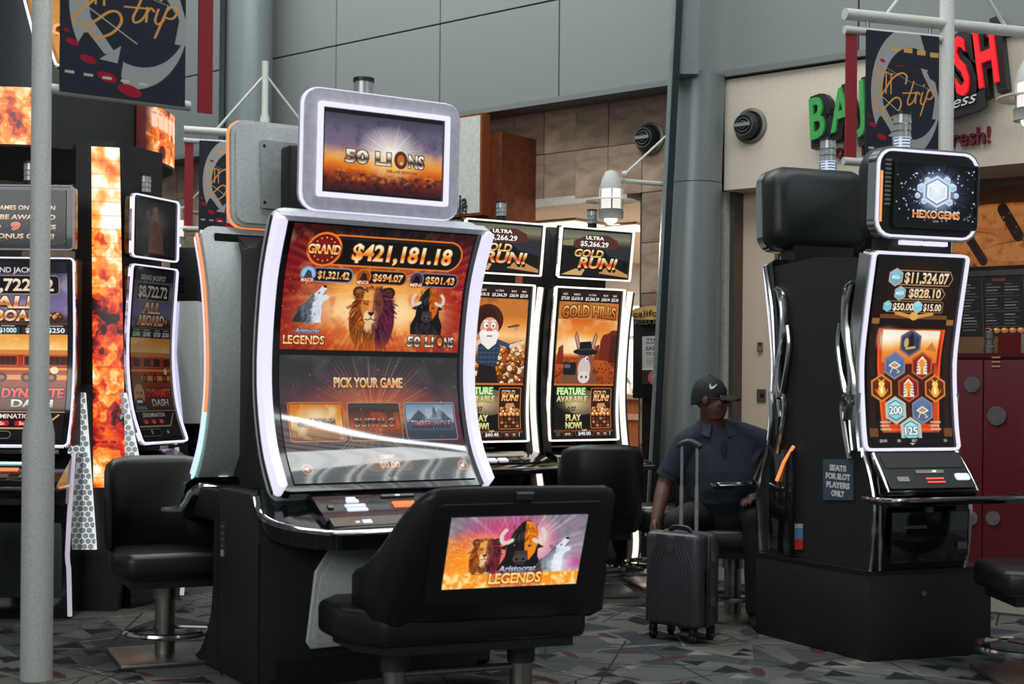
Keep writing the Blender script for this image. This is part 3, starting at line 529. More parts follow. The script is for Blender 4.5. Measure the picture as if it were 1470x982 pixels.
def art_hex():
    c = Cv(140, 262, 3.4); c.vgrad([(0, (14, 12, 12)), (.3, (26, 12, 8)), (.6, (30, 12, 8)), (1, (14, 10, 10))]); c.glow(70, 40, 70, 60, (60, 26, 12), .8)
    c.poly([(14, 98), (126, 98), (118, 244), (22, 244)], (206, 70, 16)); c.noise(8, 70, (120, 20, 6), .7, .45, .7, c.m_poly([(14, 98), (126, 98), (118, 244), (22, 244)])); c.vgrad([(.37, (236, 226, 200)), (.42, (250, 236, 205)), (.48, (240, 150, 50)), (.56, (226, 110, 30))], c.m_poly([(22, 100), (118, 100), (116, 146), (24, 146)])); c.glow(30, 112, 30, 20, (255, 250, 235), .9); c.poly([(96, 128), (106, 116), (116, 130)], (200, 120, 50))
    c.poly([(28, 148), (112, 148), (108, 232), (32, 232)], (40, 14, 10), .85); c.line([(16, 100), (24, 240), (116, 240), (124, 100)], 2.4, (250, 90, 20))
    for x in (8, 132): c.rr(x - 6, 84, x + 6, 92, (150, 100, 50)); c.rr(x - 4, 92, x + 4, 250, (44, 22, 14)); c.rr(x - 7, 238, x + 7, 250, (110, 66, 34))
    c.rr(14, 78, 126, 84, (110, 66, 34)); c.line([(40, 76), (70, 82), (100, 76)], 5, (206, 150, 70)); c.ell(70, 80, 7, 6, (226, 170, 80)); c.rr(36, 66, 62, 74, (150, 20, 20), 3); c.rr(62, 67, 104, 73, (190, 150, 120), 2, .8); c.text('WHEEL', 83, 72.5, 4.5, (250, 240, 230), bold=.04)
    for x0, x1, y0, y1, t, h in ((28, 128, 16, 37, '$11,324.07', 15), (38, 118, 40, 57, '$828.10', 12)):
        c.poly([(x0, y0), (x1 - 6, y0), (x1, (y0 + y1) / 2), (x1 - 6, y1), (x0, y1)], (176, 130, 84)); c.poly([(x0, y0 + 1.3), (x1 - 7, y0 + 1.3), (x1 - 1.6, (y0 + y1) / 2), (x1 - 7, y1 - 1.3), (x0, y1 - 1.3)], (20, 14, 14)); hexa(c, x0 + 4, (y0 + y1) / 2, (y1 - y0) * .62, (190, 170, 150), (110, 170, 186)); c.text('MEGA' if h > 14 else 'MAJOR', x0 + 4, (y0 + y1) / 2 + 2.2, 5, (250, 250, 255), bold=.06, wid=13)
        c.text(t, (x0 + 17 + x1 - 6) / 2, y1 - 3.5, h, [(255, 246, 225), (226, 190, 140), (236, 206, 160)], edge=(40, 20, 10), ew=.6, bold=.03, wid=x1 - x0 - 26)
    c.rr(24, 60, 116, 75 - 1, (20, 14, 14), 2, edge=(176, 130, 84), ew=.9); hexa(c, 24, 67, 8, (150, 190, 200), (120, 190, 205)); hexa(c, 74, 67, 9, (170, 210, 220), (130, 200, 215)); c.text('$50.00', 50, 72, 10, (250, 226, 190), bold=.03, wid=34); c.text('$15.00', 99, 72, 10, (250, 226, 190), bold=.03, wid=30)
    R = 20; pos = [(70, 118, 'b'), (46, 150, 'e'), (92, 150, 'p'), (24, 182, 's'), (69, 182, 'p'), (114, 182, 's'), (46, 213, 'c'), (91, 213, 'e'), (70, 242, 'c')]
    for x, y, t in pos:
        rim, face = {'b': ((110, 100, 120), (56, 58, 84)), 'e': ((130, 130, 150), (84, 104, 140)), 'p': ((170, 90, 50), (140, 20, 22)), 's': ((206, 134, 54), (96, 36, 12)), 'c': ((190, 190, 170), (150, 200, 212))}[t]; hexa(c, x, y, R, rim, face)
        if t == 'b': c.poly([(x - 6, y + 10), (x - 8, y - 2), (x + 2, y - 15), (x + 6, y - 2), (x + 4, y + 10)], (30, 26, 34)); c.line([(x - 6, y + 8), (x + 7, y + 6)], 3.5, (206, 166, 96)); c.ell(x - 7, y, 4, 7, (214, 180, 110), .9)
        if t == 'e': c.line([(x - 9, y), (x, y - 5), (x + 9, y), (x, y + 4), (x - 9, y)], 2.2, (230, 226, 214)); c.ell(x, y - .5, 3.4, 3.4, (200, 150, 70)); c.line([(x - 4, y + 4), (x - 7, y + 10)], 2, (220, 200, 160)); c.line([(x + 2, y + 4), (x + 8, y + 9), (x + 4, y + 10)], 1.6, (220, 200, 160))
        if t == 'p':
            c.poly([(x - 9, y + 12), (x - 8, y - 6), (x, y - 14), (x + 8, y - 6), (x + 9, y + 12)], (236, 226, 206)); c.ell(x, y - 3, 4.6, 6.5, (236, 146, 40)); c.rr(x - 2.5, y + 3, x + 2.5, y + 13, (206, 130, 40), 1)
            for k in range(4): c.line([(x - 8.4, y - 4 + 4 * k), (x - 5, y - 5 + 4 * k)], 1, (90, 70, 80)); c.line([(x + 8.4, y - 4 + 4 * k), (x + 5, y - 5 + 4 * k)], 1, (90, 70, 80))
        if t == 's': c.ell(x, y + 4, 6.5, 8.5, (240, 170, 60)); c.ell(x, y - 6, 5, 4.5, (250, 206, 110)); c.line([(x - 5, y - 12), (x, y - 9), (x + 5, y - 12)], 2, (236, 160, 60)); c.ell(x, y + 3, 2.6, 5, (255, 236, 170)); c.line([(x - 10, y + 2), (x - 6, y + 8)], 1.8, (220, 130, 40)); c.line([(x + 10, y + 2), (x + 6, y + 8)], 1.8, (220, 130, 40))
        if t == 'c': c.text('200' if y < 220 else '125', x, y + 5, 11, (250, 250, 246), edge=(60, 90, 104), ew=.9, bold=.05, wid=22); c.line([(x - 12, y - 8), (x, y - 14), (x + 12, y - 8)], 1.6, (60, 110, 130)); c.line([(x - 12, y + 8), (x, y + 14), (x + 12, y + 8)], 1.6, (60, 110, 130))
    for x in (28, 112):
        for k in range(3): c.rr(x - 9, 228 + 5 * k, x + 9 - 3 * (k % 2), 231 + 5 * k, (206, 190, 170), .5, .8)
    c.rr(6, 252, 134, 259, (18, 16, 16)); 
    for x, t in ((22, '$0.00'), (48, '88'), (74, 'BET'), (126, '50')): c.text(t, x, 257.6, 4, (200, 190, 176), bold=.04)
    return c.blur(1)
def art_hex_topper():
    c = Cv(170, 130, 3.4, (6, 8, 14)); c.rays(88, 58, 90, (170, 190, 230), .9, 62, 9); c.glow(88, 58, 70, 62, (60, 74, 120), .9); c.glow(88, 58, 44, 44, (200, 214, 240), .9, .6); c.specks(130, (225, 235, 255), 12, 1.1, 10, 116)
    for x, y, r in ((56, 50, 10), (48, 66, 6), (120, 46, 9), (128, 62, 6), (68, 34, 7), (108, 32, 8), (62, 76, 7), (114, 76, 8)): hexa(c, x, y, r, (240, 246, 255), (170, 196, 224))
    hexa(c, 88, 56, 33, (206, 220, 236), (120, 140, 170)); hexa(c, 88, 56, 24, (250, 252, 255), (206, 226, 240)); c.glow(88, 56, 20, 22, (255, 255, 255), .7)
    c.text('HEXOGEMS', 88, 110, 16, [(250, 246, 240), (200, 170, 140), (226, 110, 40), (250, 200, 140)], edge=(30, 16, 14), ew=1, bold=.05, wid=98); c.text('LINK', 88, 118, 4, (160, 160, 170), bold=.04); return c.blur(1)
def art_train(dim=1.0):
    c = Cv(140, 300, 3); c.vgrad([(0, (40, 42, 60)), (.12, (90, 84, 120)), (.26, (120, 110, 150)), (.33, (60, 40, 40)), (.4, (236, 150, 50)), (.5, (250, 206, 130)), (.52, (200, 60, 30)), (.72, (130, 50, 26)), (1, (18, 14, 14))])
    c.noise(8, 80, (190, 180, 210), .6, .5, .75, c.Y < 100); c.noise(10, 81, (255, 226, 160), .8, .45, .7, (c.Y > 112) * (c.Y < 150)); c.rr(0, 0, 140, 18, (16, 16, 22), 0, .85)
    c.text('GRAND JACKPOT', 66, 17, 9, (206, 200, 196), bold=.05, wid=92); c.rr(10, 23, 128, 52, (14, 12, 14), 5, edge=(170, 140, 100), ew=1.4); c.text('$8,722.72', 68, 47, 20, [(250, 240, 225), (214, 190, 160), (240, 226, 206)], edge=(40, 20, 12), ew=.8, bold=.04, wid=106)
    for d in (3, 1.5): c.put(c.m_text('ALL', 66, 76 + d, 20, bold=.06, shear=.12, wid=66), (50, 20, 12)); c.put(c.m_text('ABOARD', 66, 97 + d, 18, bold=.06, shear=.12, wid=98), (50, 20, 12))
    g = [(255, 246, 230), (240, 210, 170), (196, 110, 50), (250, 230, 190)]
    c.text('ALL', 66, 76, 20, g, edge=(90, 40, 20), ew=1, bold=.06, shear=.12, wid=66); c.text('ABOARD', 66, 97, 18, g, edge=(90, 40, 20), ew=1, bold=.06, shear=.12, wid=98); c.ell(124, 92, 11, 9, (66, 34, 18)); coins(c, 116, 132, 84, 92, 12, 3, 3)
    c.rr(0, 104, 140, 120, (18, 20, 24))
    for x, t, k in ((16, '$500', (30, 60, 36)), (54, '$1000', (20, 70, 76)), (92, '$750', (70, 34, 30)), (124, '$250', (40, 40, 60))): c.rr(x - 17, 108, x + 17, 119, k, 1); c.text(t, x, 117, 8, (200, 246, 190) if x < 40 else (240, 240, 236), bold=.04, wid=25); c.rr(x - 10, 105, x + 10, 107, (160, 170, 160), .5)
    c.rr(0, 152, 140, 190, (176, 34, 24)); c.rr(0, 146, 140, 154, (214, 130, 60)); c.rr(0, 176, 140, 180, (226, 150, 50)); c.rr(0, 188, 140, 196, (220, 150, 50))
    for k in range(4):
        x = 6 + 36 * k; c.rr(x, 156, x + 26, 172, (100, 30, 18), 1, edge=(226, 150, 60), ew=.8)
        for j in range(3): c.rr(x + 1.5 + 8 * j, 158, x + 7.5 + 8 * j, 170, (60, 26, 18), .5)
        c.ell(x + 4, 192, 8, 8, (40, 20, 14)); c.ell(x + 4, 192, 4, 4, (170, 90, 40))
    c.ell(122, 180, 6, 6, (250, 220, 170)); c.ell(14, 206, 34, 9, (110, 60, 30)); c.ell(16, 198, 20, 14, (128, 72, 36)); c.ell(20, 222, 18, 20, (206, 146, 110)); c.ell(18, 238, 17, 12, (60, 34, 22)); c.rr(8, 231, 28, 236, (244, 240, 236), 2); c.ell(14, 218, 2.6, 3, (30, 20, 16)); c.ell(27, 218, 2.6, 3, (30, 20, 16)); c.line([(20, 219), (21, 228)], 3, (190, 120, 86)); c.poly([(-4, 270), (4, 242), (36, 242), (58, 262), (60, 270)], (90, 130, 160))
    c.text('DYNAMITE', 92, 226, 16, [(255, 110, 70), (226, 30, 30)], edge=(30, 10, 12), ew=1.6, bold=.06, shear=.1, wid=90); c.text('DASH', 92, 242, 13, [(250, 246, 240), (170, 160, 150)], edge=(40, 26, 20), ew=1.2, bold=.06, wid=60)
    c.rr(0, 248, 140, 300, (22, 18, 20), 0, .85); c.rr(0, 250, 140, 251.5, (206, 170, 130)); c.text('DENOMINATION', 58, 262, 8, (240, 226, 206), bold=.04, wid=80)
    for x, t in ((24, '1c'), (52, '2c'), (80, '5c')): c.rr(x - 10, 266, x + 10, 275, (196, 24, 26), 3); c.text(t, x, 273.5, 6, (255, 240, 235), bold=.05)
    c.poly([(0, 278), (108, 278), (132, 254), (134, 256), (110, 281), (0, 281)], (200, 170, 120)); c.rr(-6, 285, 66, 297, (10, 9, 10), 6, edge=(190, 186, 180), ew=.7); c.text('0', 34, 294, 8, (235, 232, 228), bold=.04); c.text('80', 92, 294, 6, (235, 232, 228), bold=.04); c.blur(1); c.a = c.a * dim; return c
def art_train_topper():
    c = Cv(160, 150, 3, (20, 14, 16)); c.noise(8, 3, (60, 26, 14), .6, .5, .8); c.specks(40, (230, 110, 60), 6, .7, 90, 148)
    for t, y, h, w_ in (('FREE GAMES ON SCREEN', 54, 12, 126), ('CAN BE AWARDED', 80, 13, 126), ('UP TO', 106, 12, 42), ('TIMES', 106, 12, 40), ('IN BONUS GAME!', 132, 13, 122)): c.text(t, 80 if w_ > 60 else (33 if t == 'UP TO' else 124), y, h, [(250, 236, 214), (214, 176, 136)], edge=(40, 16, 12), ew=.8, bold=.03, shear=.1, wid=w_)
    c.text('9', 78, 108, 20, [(255, 120, 60), (226, 40, 30)], edge=(250, 230, 200), ew=.8, bold=.05, shear=.1); return c.blur(1)
def art_statue():
    c = Cv(110, 180, 3, (26, 24, 28)); c.glow(54, 70, 46, 70, (96, 86, 84), .8); c.poly([(36, 176), (38, 110), (48, 76), (54, 52), (62, 76), (76, 112), (80, 176)], (70, 48, 40)); c.ell(55, 52, 10, 16, (84, 70, 60)); c.ell(54, 28, 7, 10, (90, 78, 66)); c.line([(38, 60), (30, 44), (36, 34)], 4, (84, 70, 50)); c.noise(14, 6, (120, 60, 40), .5, .5, .8, c.m_poly([(36, 176), (38, 110), (48, 76), (62, 76), (76, 112), (80, 176)])); return c.blur(2)
def art_fire(w_=40, h_=420, seed=1, split=True):
    c = Cv(w_, h_, 1.6); n = fbm(c.H, c.W, max(4, int(h_ / 28)), seed, 5); m = fbm(c.H, c.W, max(6, int(h_ / 16)), seed + 9, 5); t = c.Y / h_
    base = np.interp(t, [0, .12, .24, .3, .5, .62, .66, .75, .9, 1], [.98, 1, .9, .62, .3, .32, .6, .74, .85, .98]) if split else .80
    v = np.clip(base + (n - .5) * 1.6 + (m - .5) * .7 - .25 * np.abs(np.sin(n * 22)) * (base < .9), 0, 1); st = [0, .15, .32, .5, .68, .84, 1]
    col = [(34, 4, 6), (110, 10, 10), (206, 36, 14), (246, 110, 22), (252, 166, 66), (255, 216, 150), (255, 250, 240)]
    c.a = np.stack([np.interp(v, st, [q[i] for q in col]) for i in range(3)], -1)
    for y in np.arange(17, h_, 17): c.rr(0, y - .35, w_, y + .35, (150, 60, 20), 0, .55)
    return c.blur(1)
def art_crown(seed, tiles):
    c = art_fire(120, 64, seed, False); c.a = c.a * .75 + np.array([236., 170., 110.]) * .25
    if tiles:
        c.put(np.clip((36 - c.X) / 20, 0, 1), (60, 6, 14), .9)
        for k in range(5): c.poly([(30 + 17 * k, 4 + k), (44 + 17 * k, 4 + k), (46 + 17 * k, 24 + k), (32 + 17 * k, 24 + k)], (250, 206, 180)); c.rr(30 + 17 * k, 6, 43 + 17 * k, 9, (220, 120, 90), 0, .6)
        c.ell(60, 52, 14, 12, (250, 110, 30)); c.ell(60, 52, 10, 8, (90, 20, 12)); c.ell(84, 54, 9, 10, (250, 140, 60)); c.line([(20, 34), (70, 40), (118, 36)], 3, (250, 120, 40))
    return c
def art_banner():
    B = (38, 41, 50); G = (150, 150, 150); R = (150, 24, 44); T = (206, 142, 76); c = Cv(110, 190, 4, B)
    c.put(np.clip(c.m_ell(60, 86, 53, 92) - c.m_ell(68, 86, 44, 66), 0, 1), G); c.poly([(80, -2), (112, -2), (112, 66), (96, 62), (90, 30)], B)
    c.poly([(96, 62), (104, 66), (110, 90), (110, 120), (100, 120), (104, 92)], G); c.poly([(82, 48), (93, 50), (88, 62)], G); c.poly([(84, 54), (92, 54), (106, 80), (100, 84)], G)
    c.poly([(20, 122), (44, 118), (54, 150), (50, 182), (26, 182), (8, 150)], B); c.poly([(12, 104), (22, 98), (46, 138), (38, 143)], G); c.poly([(33, 149), (52, 131), (49, 151)], G); c.poly([(50, 152), (58, 192), (30, 192), (36, 158)], B)
    for k in range(4): c.rr(36 + 20 * k, 19 + 1.6 * k, 49 + 20 * k, 26 + 1.6 * k, (196, 150, 84))
    for x, y, a in ((5, 122, 3), (10, 134, 6), (24, 151, 7.5), (40, 168, 9), (60, 180, 11), (24, 42, 4)): c.ell(x, y, a, a * .55, R, rot=20)
    c.rr(44, 46, 56, 48, R, 0, .7); c.rr(60, 50, 82, 52, (96, 24, 40), 0, .8)
    for k in range(4): c.line([(15 + 7.3 * k, 54 + 2 * k), (15 + 7.3 * k, 88)], 2, T); c.line([(12 + 7.3 * k, 54 + 2 * k), (18 + 7.3 * k, 54 + 2 * k)], 2, T)
    c.line(bez([(59, 72), (60.5, 61), (52, 57.5), (38.5, 67), (25, 88), (12, 104), (12, 112), (25, 111), (41, 95), (49.5, 94), (52, 104), (44, 118), (30, 126), (25, 120), (26, 115)], 6), 2.6, T)
    for p in ([(71.5, 68), (66, 86), (62.5, 96), (63.5, 102), (69, 99), (74, 90), (75, 83)], [(75, 83), (74, 99)], [(74, 90), (78, 83), (81, 86)], [(85, 83), (82, 96), (85, 100), (90, 94)], [(94, 78), (82, 116)], [(93, 82), (100, 75), (102, 83), (97.6, 91), (91, 91)]): c.line(bez(p, 6) if len(p) > 2 else p, 2.2, T)
    c.line([(55, 86), (76, 84)], 2, T); c.ell(87, 72, 1.5, 1.5, T); c.line([(26, 50), (64, 68), (104, 80)], .9, (170, 165, 150), .8); c.line([(22, 92), (66, 126)], 1.2, (170, 165, 150))
    for k in range(5): c.rr(4 + 16 * k, 166 + .8 * k, 12 + 16 * k, 169 + .8 * k, (186, 180, 170), 0, .95)
    return c
def art_food():
    c = Cv(180, 150, 3, (26, 22, 22)); c.noise(5, 3, (70, 40, 26), .8, .45, .7); c.ell(120, 20, 50, 24, (96, 50, 24)); c.ell(70, 52, 60, 13, (150, 16, 18), rot=6); c.ell(140, 50, 40, 14, (150, 146, 130), rot=-8); c.noise(16, 4, (70, 90, 44), .7, .5, .7, c.m_ell(140, 50, 40, 16))
    for x, y, a, b in ((96, 84, 92, 30), (40, 118, 70, 26), (130, 134, 80, 26)): c.ell(x, y + 2, a, b, (96, 42, 16)); c.ell(x, y, a, b - 3, (186, 110, 52)); c.put(c.m_ell(x - 5, y - 8, a * .8, b * .5), (206, 136, 76), .6)
    c.noise(18, 8, (120, 58, 22), .5, .5, .75, c.Y > 58); c.line([(96, 66), (120, 104)], 16, (40, 24, 18)); c.line([(44, 104), (66, 136)], 13, (40, 24, 18)); c.specks(60, (240, 206, 160), 3, .7, 70, 148, .5); c.rr(0, 144, 180, 150, (16, 14, 14)); return c.blur(2)
def art_menu():
    c = Cv(200, 110, 3.4, (26, 26, 28)); q = np.random.RandomState(5)
    for x0 in (4, 72, 140):
        c.line([(x0 + 62, 2), (x0 + 66, 108)], .8, (70, 68, 66)); c.text('TACOS' if x0 > 70 else 'BURRITOS', x0 + 22, 9, 5, (150, 60, 50), bold=.05)
        for k in range(16):
            y = 14 + 5.6 * k
            if k % 5 == 4: c.rr(x0 + 2, y, x0 + 58, y + .7, (120, 80, 60)); continue
            for x in (x0 + 2, x0 + 32): c.rr(x, y, x + q.uniform(10, 24), y + 1.5, (150, 146, 140), 0, q.uniform(.35, .9))
    for k in range(5): c.ell(78 + 13 * k, 100, 6, 5, (170, 100, 50)); c.ell(77 + 13 * k, 98, 3, 2, (214, 170, 110))
    return c
def art_poster():
    c = Cv(60, 150, 3, (20, 18, 20)); c.noise(6, 2, (70, 40, 24), .6, .5, .8, c.Y < 60); c.ell(34, 22, 20, 16, (150, 70, 30)); c.put(np.clip(c.m_ell(22, 66, 32, 40) - c.m_ell(22, 66, 30.5, 38.5), 0, 1), (190, 196, 200)); c.text('sí.', 26, 122, 13, (196, 200, 204), wid=16); return c
def art_flyer():
    c = Cv(50, 110, 3, (206, 202, 196)); c.rr(0, 76, 50, 110, (60, 44, 40)); c.ell(34, 94, 20, 18, (196, 120, 110)); c.ell(36, 92, 12, 9, (236, 206, 196)); c.rr(0, 72, 50, 77, (236, 234, 230))
    for k, (t, y, h) in enumerate((('THE', 10, 5), ('GOOD', 18, 6), ('EASY', 32, 9), ('TO GO', 44, 8))): c.text(t, 24, y, h, (60, 56, 54), bold=.05, wid=30)
    for k in range(4): c.rr(10, 50 + 4 * k, 40, 51.2 + 4 * k, (120, 116, 112))
    return c
def art_carpet():
    c = Cv(320, 320, 3.2, (84, 86, 84)); q = np.random.RandomState(21); P_ = [(106, 106, 101), (76, 79, 80), (120, 116, 110), (96, 98, 96), (66, 69, 72), (84, 82, 80), (112, 109, 104)]
    def sh(pts, col):
        for ox in (-320, 0, 320):
            for oy in (-320, 0, 320):
                p = [(x + ox, y + oy) for x, y in pts]
                if max(x for x, _ in p) < 0 or min(x for x, _ in p) > 320 or max(y for _, y in p) < 0 or min(y for _, y in p) > 320: continue
                x0, x1 = max(0, int(min(x for x, _ in p) * c.k)), min(c.W, int(max(x for x, _ in p) * c.k) + 2); y0, y1 = max(0, int(min(y for _, y in p) * c.k)), min(c.H, int(max(y for _, y in p) * c.k) + 2)
                X, Y = c.X[y0:y1, x0:x1], c.Y[y0:y1, x0:x1]; m = np.zeros(X.shape, bool); n = len(p)
                for i in range(n):
                    (a, b), (e, f) = p[i], p[(i + 1) % n]
                    if b != f: m ^= ((b > Y) != (f > Y)) & (X < (e - a) * (Y - b) / (f - b) + a)
                c.a[y0:y1, x0:x1][m] = col
    for _ in range(150):
        x, y, g, r = q.uniform(0, 320), q.uniform(0, 320), q.uniform(0, 360), q.uniform(24, 62); sh([(x + r * cosd(g), y + r * sind(g)), (x + r * cosd(g + 110 + q.uniform(-20, 20)), y + r * sind(g + 120)), (x + r * .8 * cosd(g + 235), y + r * .8 * sind(g + 240))], P_[q.randint(7)])
    for _ in range(60):
        x, y, r, g = q.uniform(0, 320), q.uniform(0, 320), q.uniform(8, 17), q.choice([0, 60, 180]); sh([(x + r * cosd(g + 90 + 120 * k), y + r * sind(g + 90 + 120 * k)) for k in range(3)], (34, 38, 42) if q.rand() < .8 else (140, 134, 124))
    for _ in range(30):
        x, y, g, L = q.uniform(0, 320), q.uniform(0, 320), q.uniform(0, 180), q.uniform(40, 90); a, b = cosd(g), sind(g); sh([(x - a * L, y - b * L), (x + a * L, y + b * L), (x + a * L - b * 1.6, y + b * L + a * 1.6), (x - a * L - b * 1.6, y - b * L + a * 1.6)], (44, 46, 48) if q.rand() < .7 else (150, 144, 134))
    for _ in range(16):
        x, y, g, L = q.uniform(0, 320), q.uniform(0, 320), q.uniform(0, 180), q.uniform(9, 18); sh([(x + L * cosd(k * 30) * cosd(g) - L * .3 * sind(k * 30) * sind(g), y + L * cosd(k * 30) * sind(g) + L * .3 * sind(k * 30) * cosd(g)) for k in range(12)], (82, 52, 52))
    c.a = c.a * .82 + (np.random.RandomState(3).rand(c.H, c.W, 1) - .5) * 26; return c
# ------------------------------------------------------------------ shared materials
BLK = M('black_plastic', (22, 24, 26), .42, var=.1); BLKG = M('black_gloss', (16, 18, 20), .12, coat=.6); BLKM = M('black_matt_laminate', (20, 22, 24), .6, scale=50)
CHR = M('chrome', (205, 205, 205), .12, 1.0, scale=8); STL = M('brushed_steel', (150, 146, 140), .38, 1.0, scale=60, stretch=(1, 1, .05)); SIL = M('silver_paint', (206, 202, 214), .35, .15); GRYP = M('grey_painted_shell', (196, 200, 200), .45, .05, scale=80)
LEA = M('black_leather', (19, 20, 22), .38, scale=120, bump=.25); WHP = M('white_powder_coat', (188, 188, 182), .5, scale=90); LEDW = EM('white_light_strip', (226, 222, 246), 1.0); LEDC = EM('cream_light_strip', (255, 240, 222), 1.25); LEDO = EM('orange_light_strip', (255, 140, 50), 1.0); LEDB = EM('aqua_light', (190, 246, 250), 1.1)
AMB = EM('amber_dots', (255, 120, 20), 1.0); REDL = EM('red_dots', (240, 70, 30), .95); WLET = EM('white_button_light', (225, 230, 250), .9); CLR = M('clear_beacon', (170, 172, 172), .2, .3, coat=.5); BLED = EM('beacon_light', (205, 220, 255), 1.0)
# ------------------------------------------------------------------ the hall
WD, WM = V((.775, -.632, 0)), V((-.632, -.775, 0)); W0 = P(985, 540, 10.9); W0.z = 0
WAX = (WD, WM, UP)
def W(px, py, off=0.0): return hit(px, py, W0 + WM * off, WM)
def T(px, off=0.0): return (W(px, 548, off) - W0 - WM * off).dot(WD)
def wp(t, z, off=0.0): return W0 + WD * t + WM * off + UP * z
def wbox(mb, t0, t1, z0, z1, o0, o1): return mb.box(wp((t0 + t1) / 2, (z0 + z1) / 2, (o0 + o1) / 2), (t1 - t0, abs(o1 - o0), z1 - z0), WAX)
carpet = IM('carpet', art_carpet(), print_=True, rough=.95, spec=.15)
carpet.node_tree.nodes['Image Texture'].extension = 'REPEAT'
fl = MB(); S = 2.3
def edge_t(off): return off
c0, c1, c2, c3 = wp(-22, 0, .75), wp(9, 0, .75), wp(9, 0, 16), wp(-22, 0, 16)
g = [(p.x / S, p.y / S) for p in (c0, c1, c2, c3)]
fl.add([c0, c1, c2, c3] + [p - UP * .1 for p in (c0, c1, c2, c3)], [(0, 1, 2, 3), (7, 6, 5, 4), (0, 4, 5, 1), (1, 5, 6, 2), (2, 6, 7, 3), (3, 7, 4, 0)], g + g)
tag(fl.build('floor', carpet, smooth=0), kind='structure')
tf = tag(wbox(MB(), -22, 9, -.1, -.004, .75, -8).build('floor_corridor', M('grout', (120, 112, 104), .6)), kind='structure')
tm = [M('cream_floor_tile', (176, 164, 148), .14, var=.08, scale=6, rnd=.1), M('taupe_floor_tile', (140, 128, 116), .16, var=.1, scale=6, rnd=.1)]
proto = None
for i in range(-10, 12):
    for j in range(13):
        mat = tm[1] if j in (2, 5) else tm[0]
        if i == -10: proto = wbox(MB(), i * .45, i * .45 + .442, -.02, 0, .746 - j * .45, .746 - j * .45 - .442).build('tile', mat, tf, smooth=0); first = proto; base = proto.location.copy()
        else: o = first.copy(); COL.objects.link(o); o.location = base + WD * (.45 * (i + 10))
edge = wbox(MB(), -22, 9, -.005, .006, .74, .78).build('trim_4', STL); edge['kind'] = 'structure'
# upper wall of grey panels
wall = tag(wbox(MB(), -22, 7, 3.80, 8.3, -.3, -.07).build('wall_back', M('panel_joint', (52, 56, 58), .7)), kind='structure')
pm = M('grey_wall_panel', (126, 131, 130), .62, var=.035, scale=90, rnd=.025)
t1, t2 = T(627), T(798); pw = t2 - t1
for r, (z0, z1) in enumerate(((3.78, 4.62), (4.62, 6.1), (6.1, 8.2))):
    for k in range(-12, 5):
        a, b = t1 + k * pw, t1 + (k + 1) * pw
        if b > 6.9: continue
        wbox(MB(), a + .006, b - .006, z0 + .006, z1 - .006, -.07, 0).build('panel', pm, wall, smooth=0, bevel=.004, seg=1)
sof = tag(wbox(MB(), -22, 7, 3.755, 3.80, -.6, .006).build('trim_1', M('soffit_edge', (112, 116, 116), .6, var=.03)), kind='structure')
# stone wall below it
stone = M('stone_tile', (160, 134, 114), .55, var=.3, scale=5, rnd=.26, stretch=(1, 1, 2.4), bump=.4)
sw = tag(wbox(MB(), -22, T(917, -.3), 3.0, 3.80, -.5, -.3).build('wall_stone', M('stone_backing', (66, 56, 50), .8)), kind='structure')
wbox(MB(), T(917, -.3), T(1026, -.3), 0, 3.8, -.5, -.3).build('pier', M('stone_backing_pier', (66, 56, 50), .8), sw); wbox(MB(), -22, T(742, -.3), 0, 3.0, -.5, -.3).build('pier', M('stone_backing_left', (66, 56, 50), .8), sw)
tw = (T(871, -.28) - T(824, -.28)); ta = T(871, -.28)
for k in range(-26, 5):
    for r in range(9):
        z1 = 3.80 - .415 * r; z0 = z1 - .415; a = ta + k * tw; b = a + tw
        if r >= 2 and T(745, -.28) - .02 < a and b < T(917, -.28) + .02: continue
        if r >= 2 and a < T(745, -.28) < b: b = T(745, -.28)
        if b < T(-60, -.28) or a > .3: continue
        if b > T(1026, -.3): b = T(1026, -.3)
        if b - a < .05: continue
        wbox(MB(), a + .003, b - .003, max(z0, 0) + .003, z1 - .003, -.3, -.275 + .008 * random.random()).build('tile', stone, sw, smooth=0)
# restaurant behind the opening
cream = M('cream_plaster', (216, 198, 174), .75, var=.05, scale=40); wht = M('white_wall', (232, 228, 222), .7, var=.03)
ta_, tb_ = T(742, -.5), T(917, -.5)
lint = tag(wbox(MB(), ta_ - .1, tb_ + .02, 2.93, 3.0, -.5, -.27).build('trim_2', M('white_trim', (206, 196, 184), .5)), kind='structure')
cei = tag(wbox(MB(), ta_ - 6, tb_ + .3, 2.96, 3.1, -6, -.5).build('ceiling_restaurant', cream), kind='structure')
tag(wbox(MB(), ta_ - 6, tb_ + .3, 0, 3.0, -6.1, -6).build('wall_restaurant_back', wht), kind='structure')
tag(wbox(MB(), ta_ - 6.1, ta_ - 6, 0, 3.0, -6, -.5).build('wall_restaurant_left', M('tan_plaster', (170, 136, 110), .7)), kind='structure'); tag(wbox(MB(), tb_ + .2, tb_ + .3, 0, 3.0, -6, -.5).build('wall_restaurant_right', wht), kind='structure')
ln = EM('warm_ceiling_panel', (255, 236, 214), 1.1)
def ceiling_light(t, o, k, lab):
    c = wp(t, 2.96, o); th = thing('ceiling_light', lab, 'ceiling light', c, 'ceiling lights in the restaurant'); MB().box(c - UP * .008, (.62, .62, .02), WAX).build('frame', M('light_frame', (120, 112, 104), .5), th); MB().box(c - UP * .022, (.5, .5, .012), WAX).build('diffuser', ln, th)
ceiling_light(T(815, -1.6) , -1.6, 0, 'square ceiling light nearer the lamp in the restaurant opening'); ceiling_light(T(900, -2.2), -2.2, 1, 'square ceiling light deeper inside the restaurant by the stone pier')
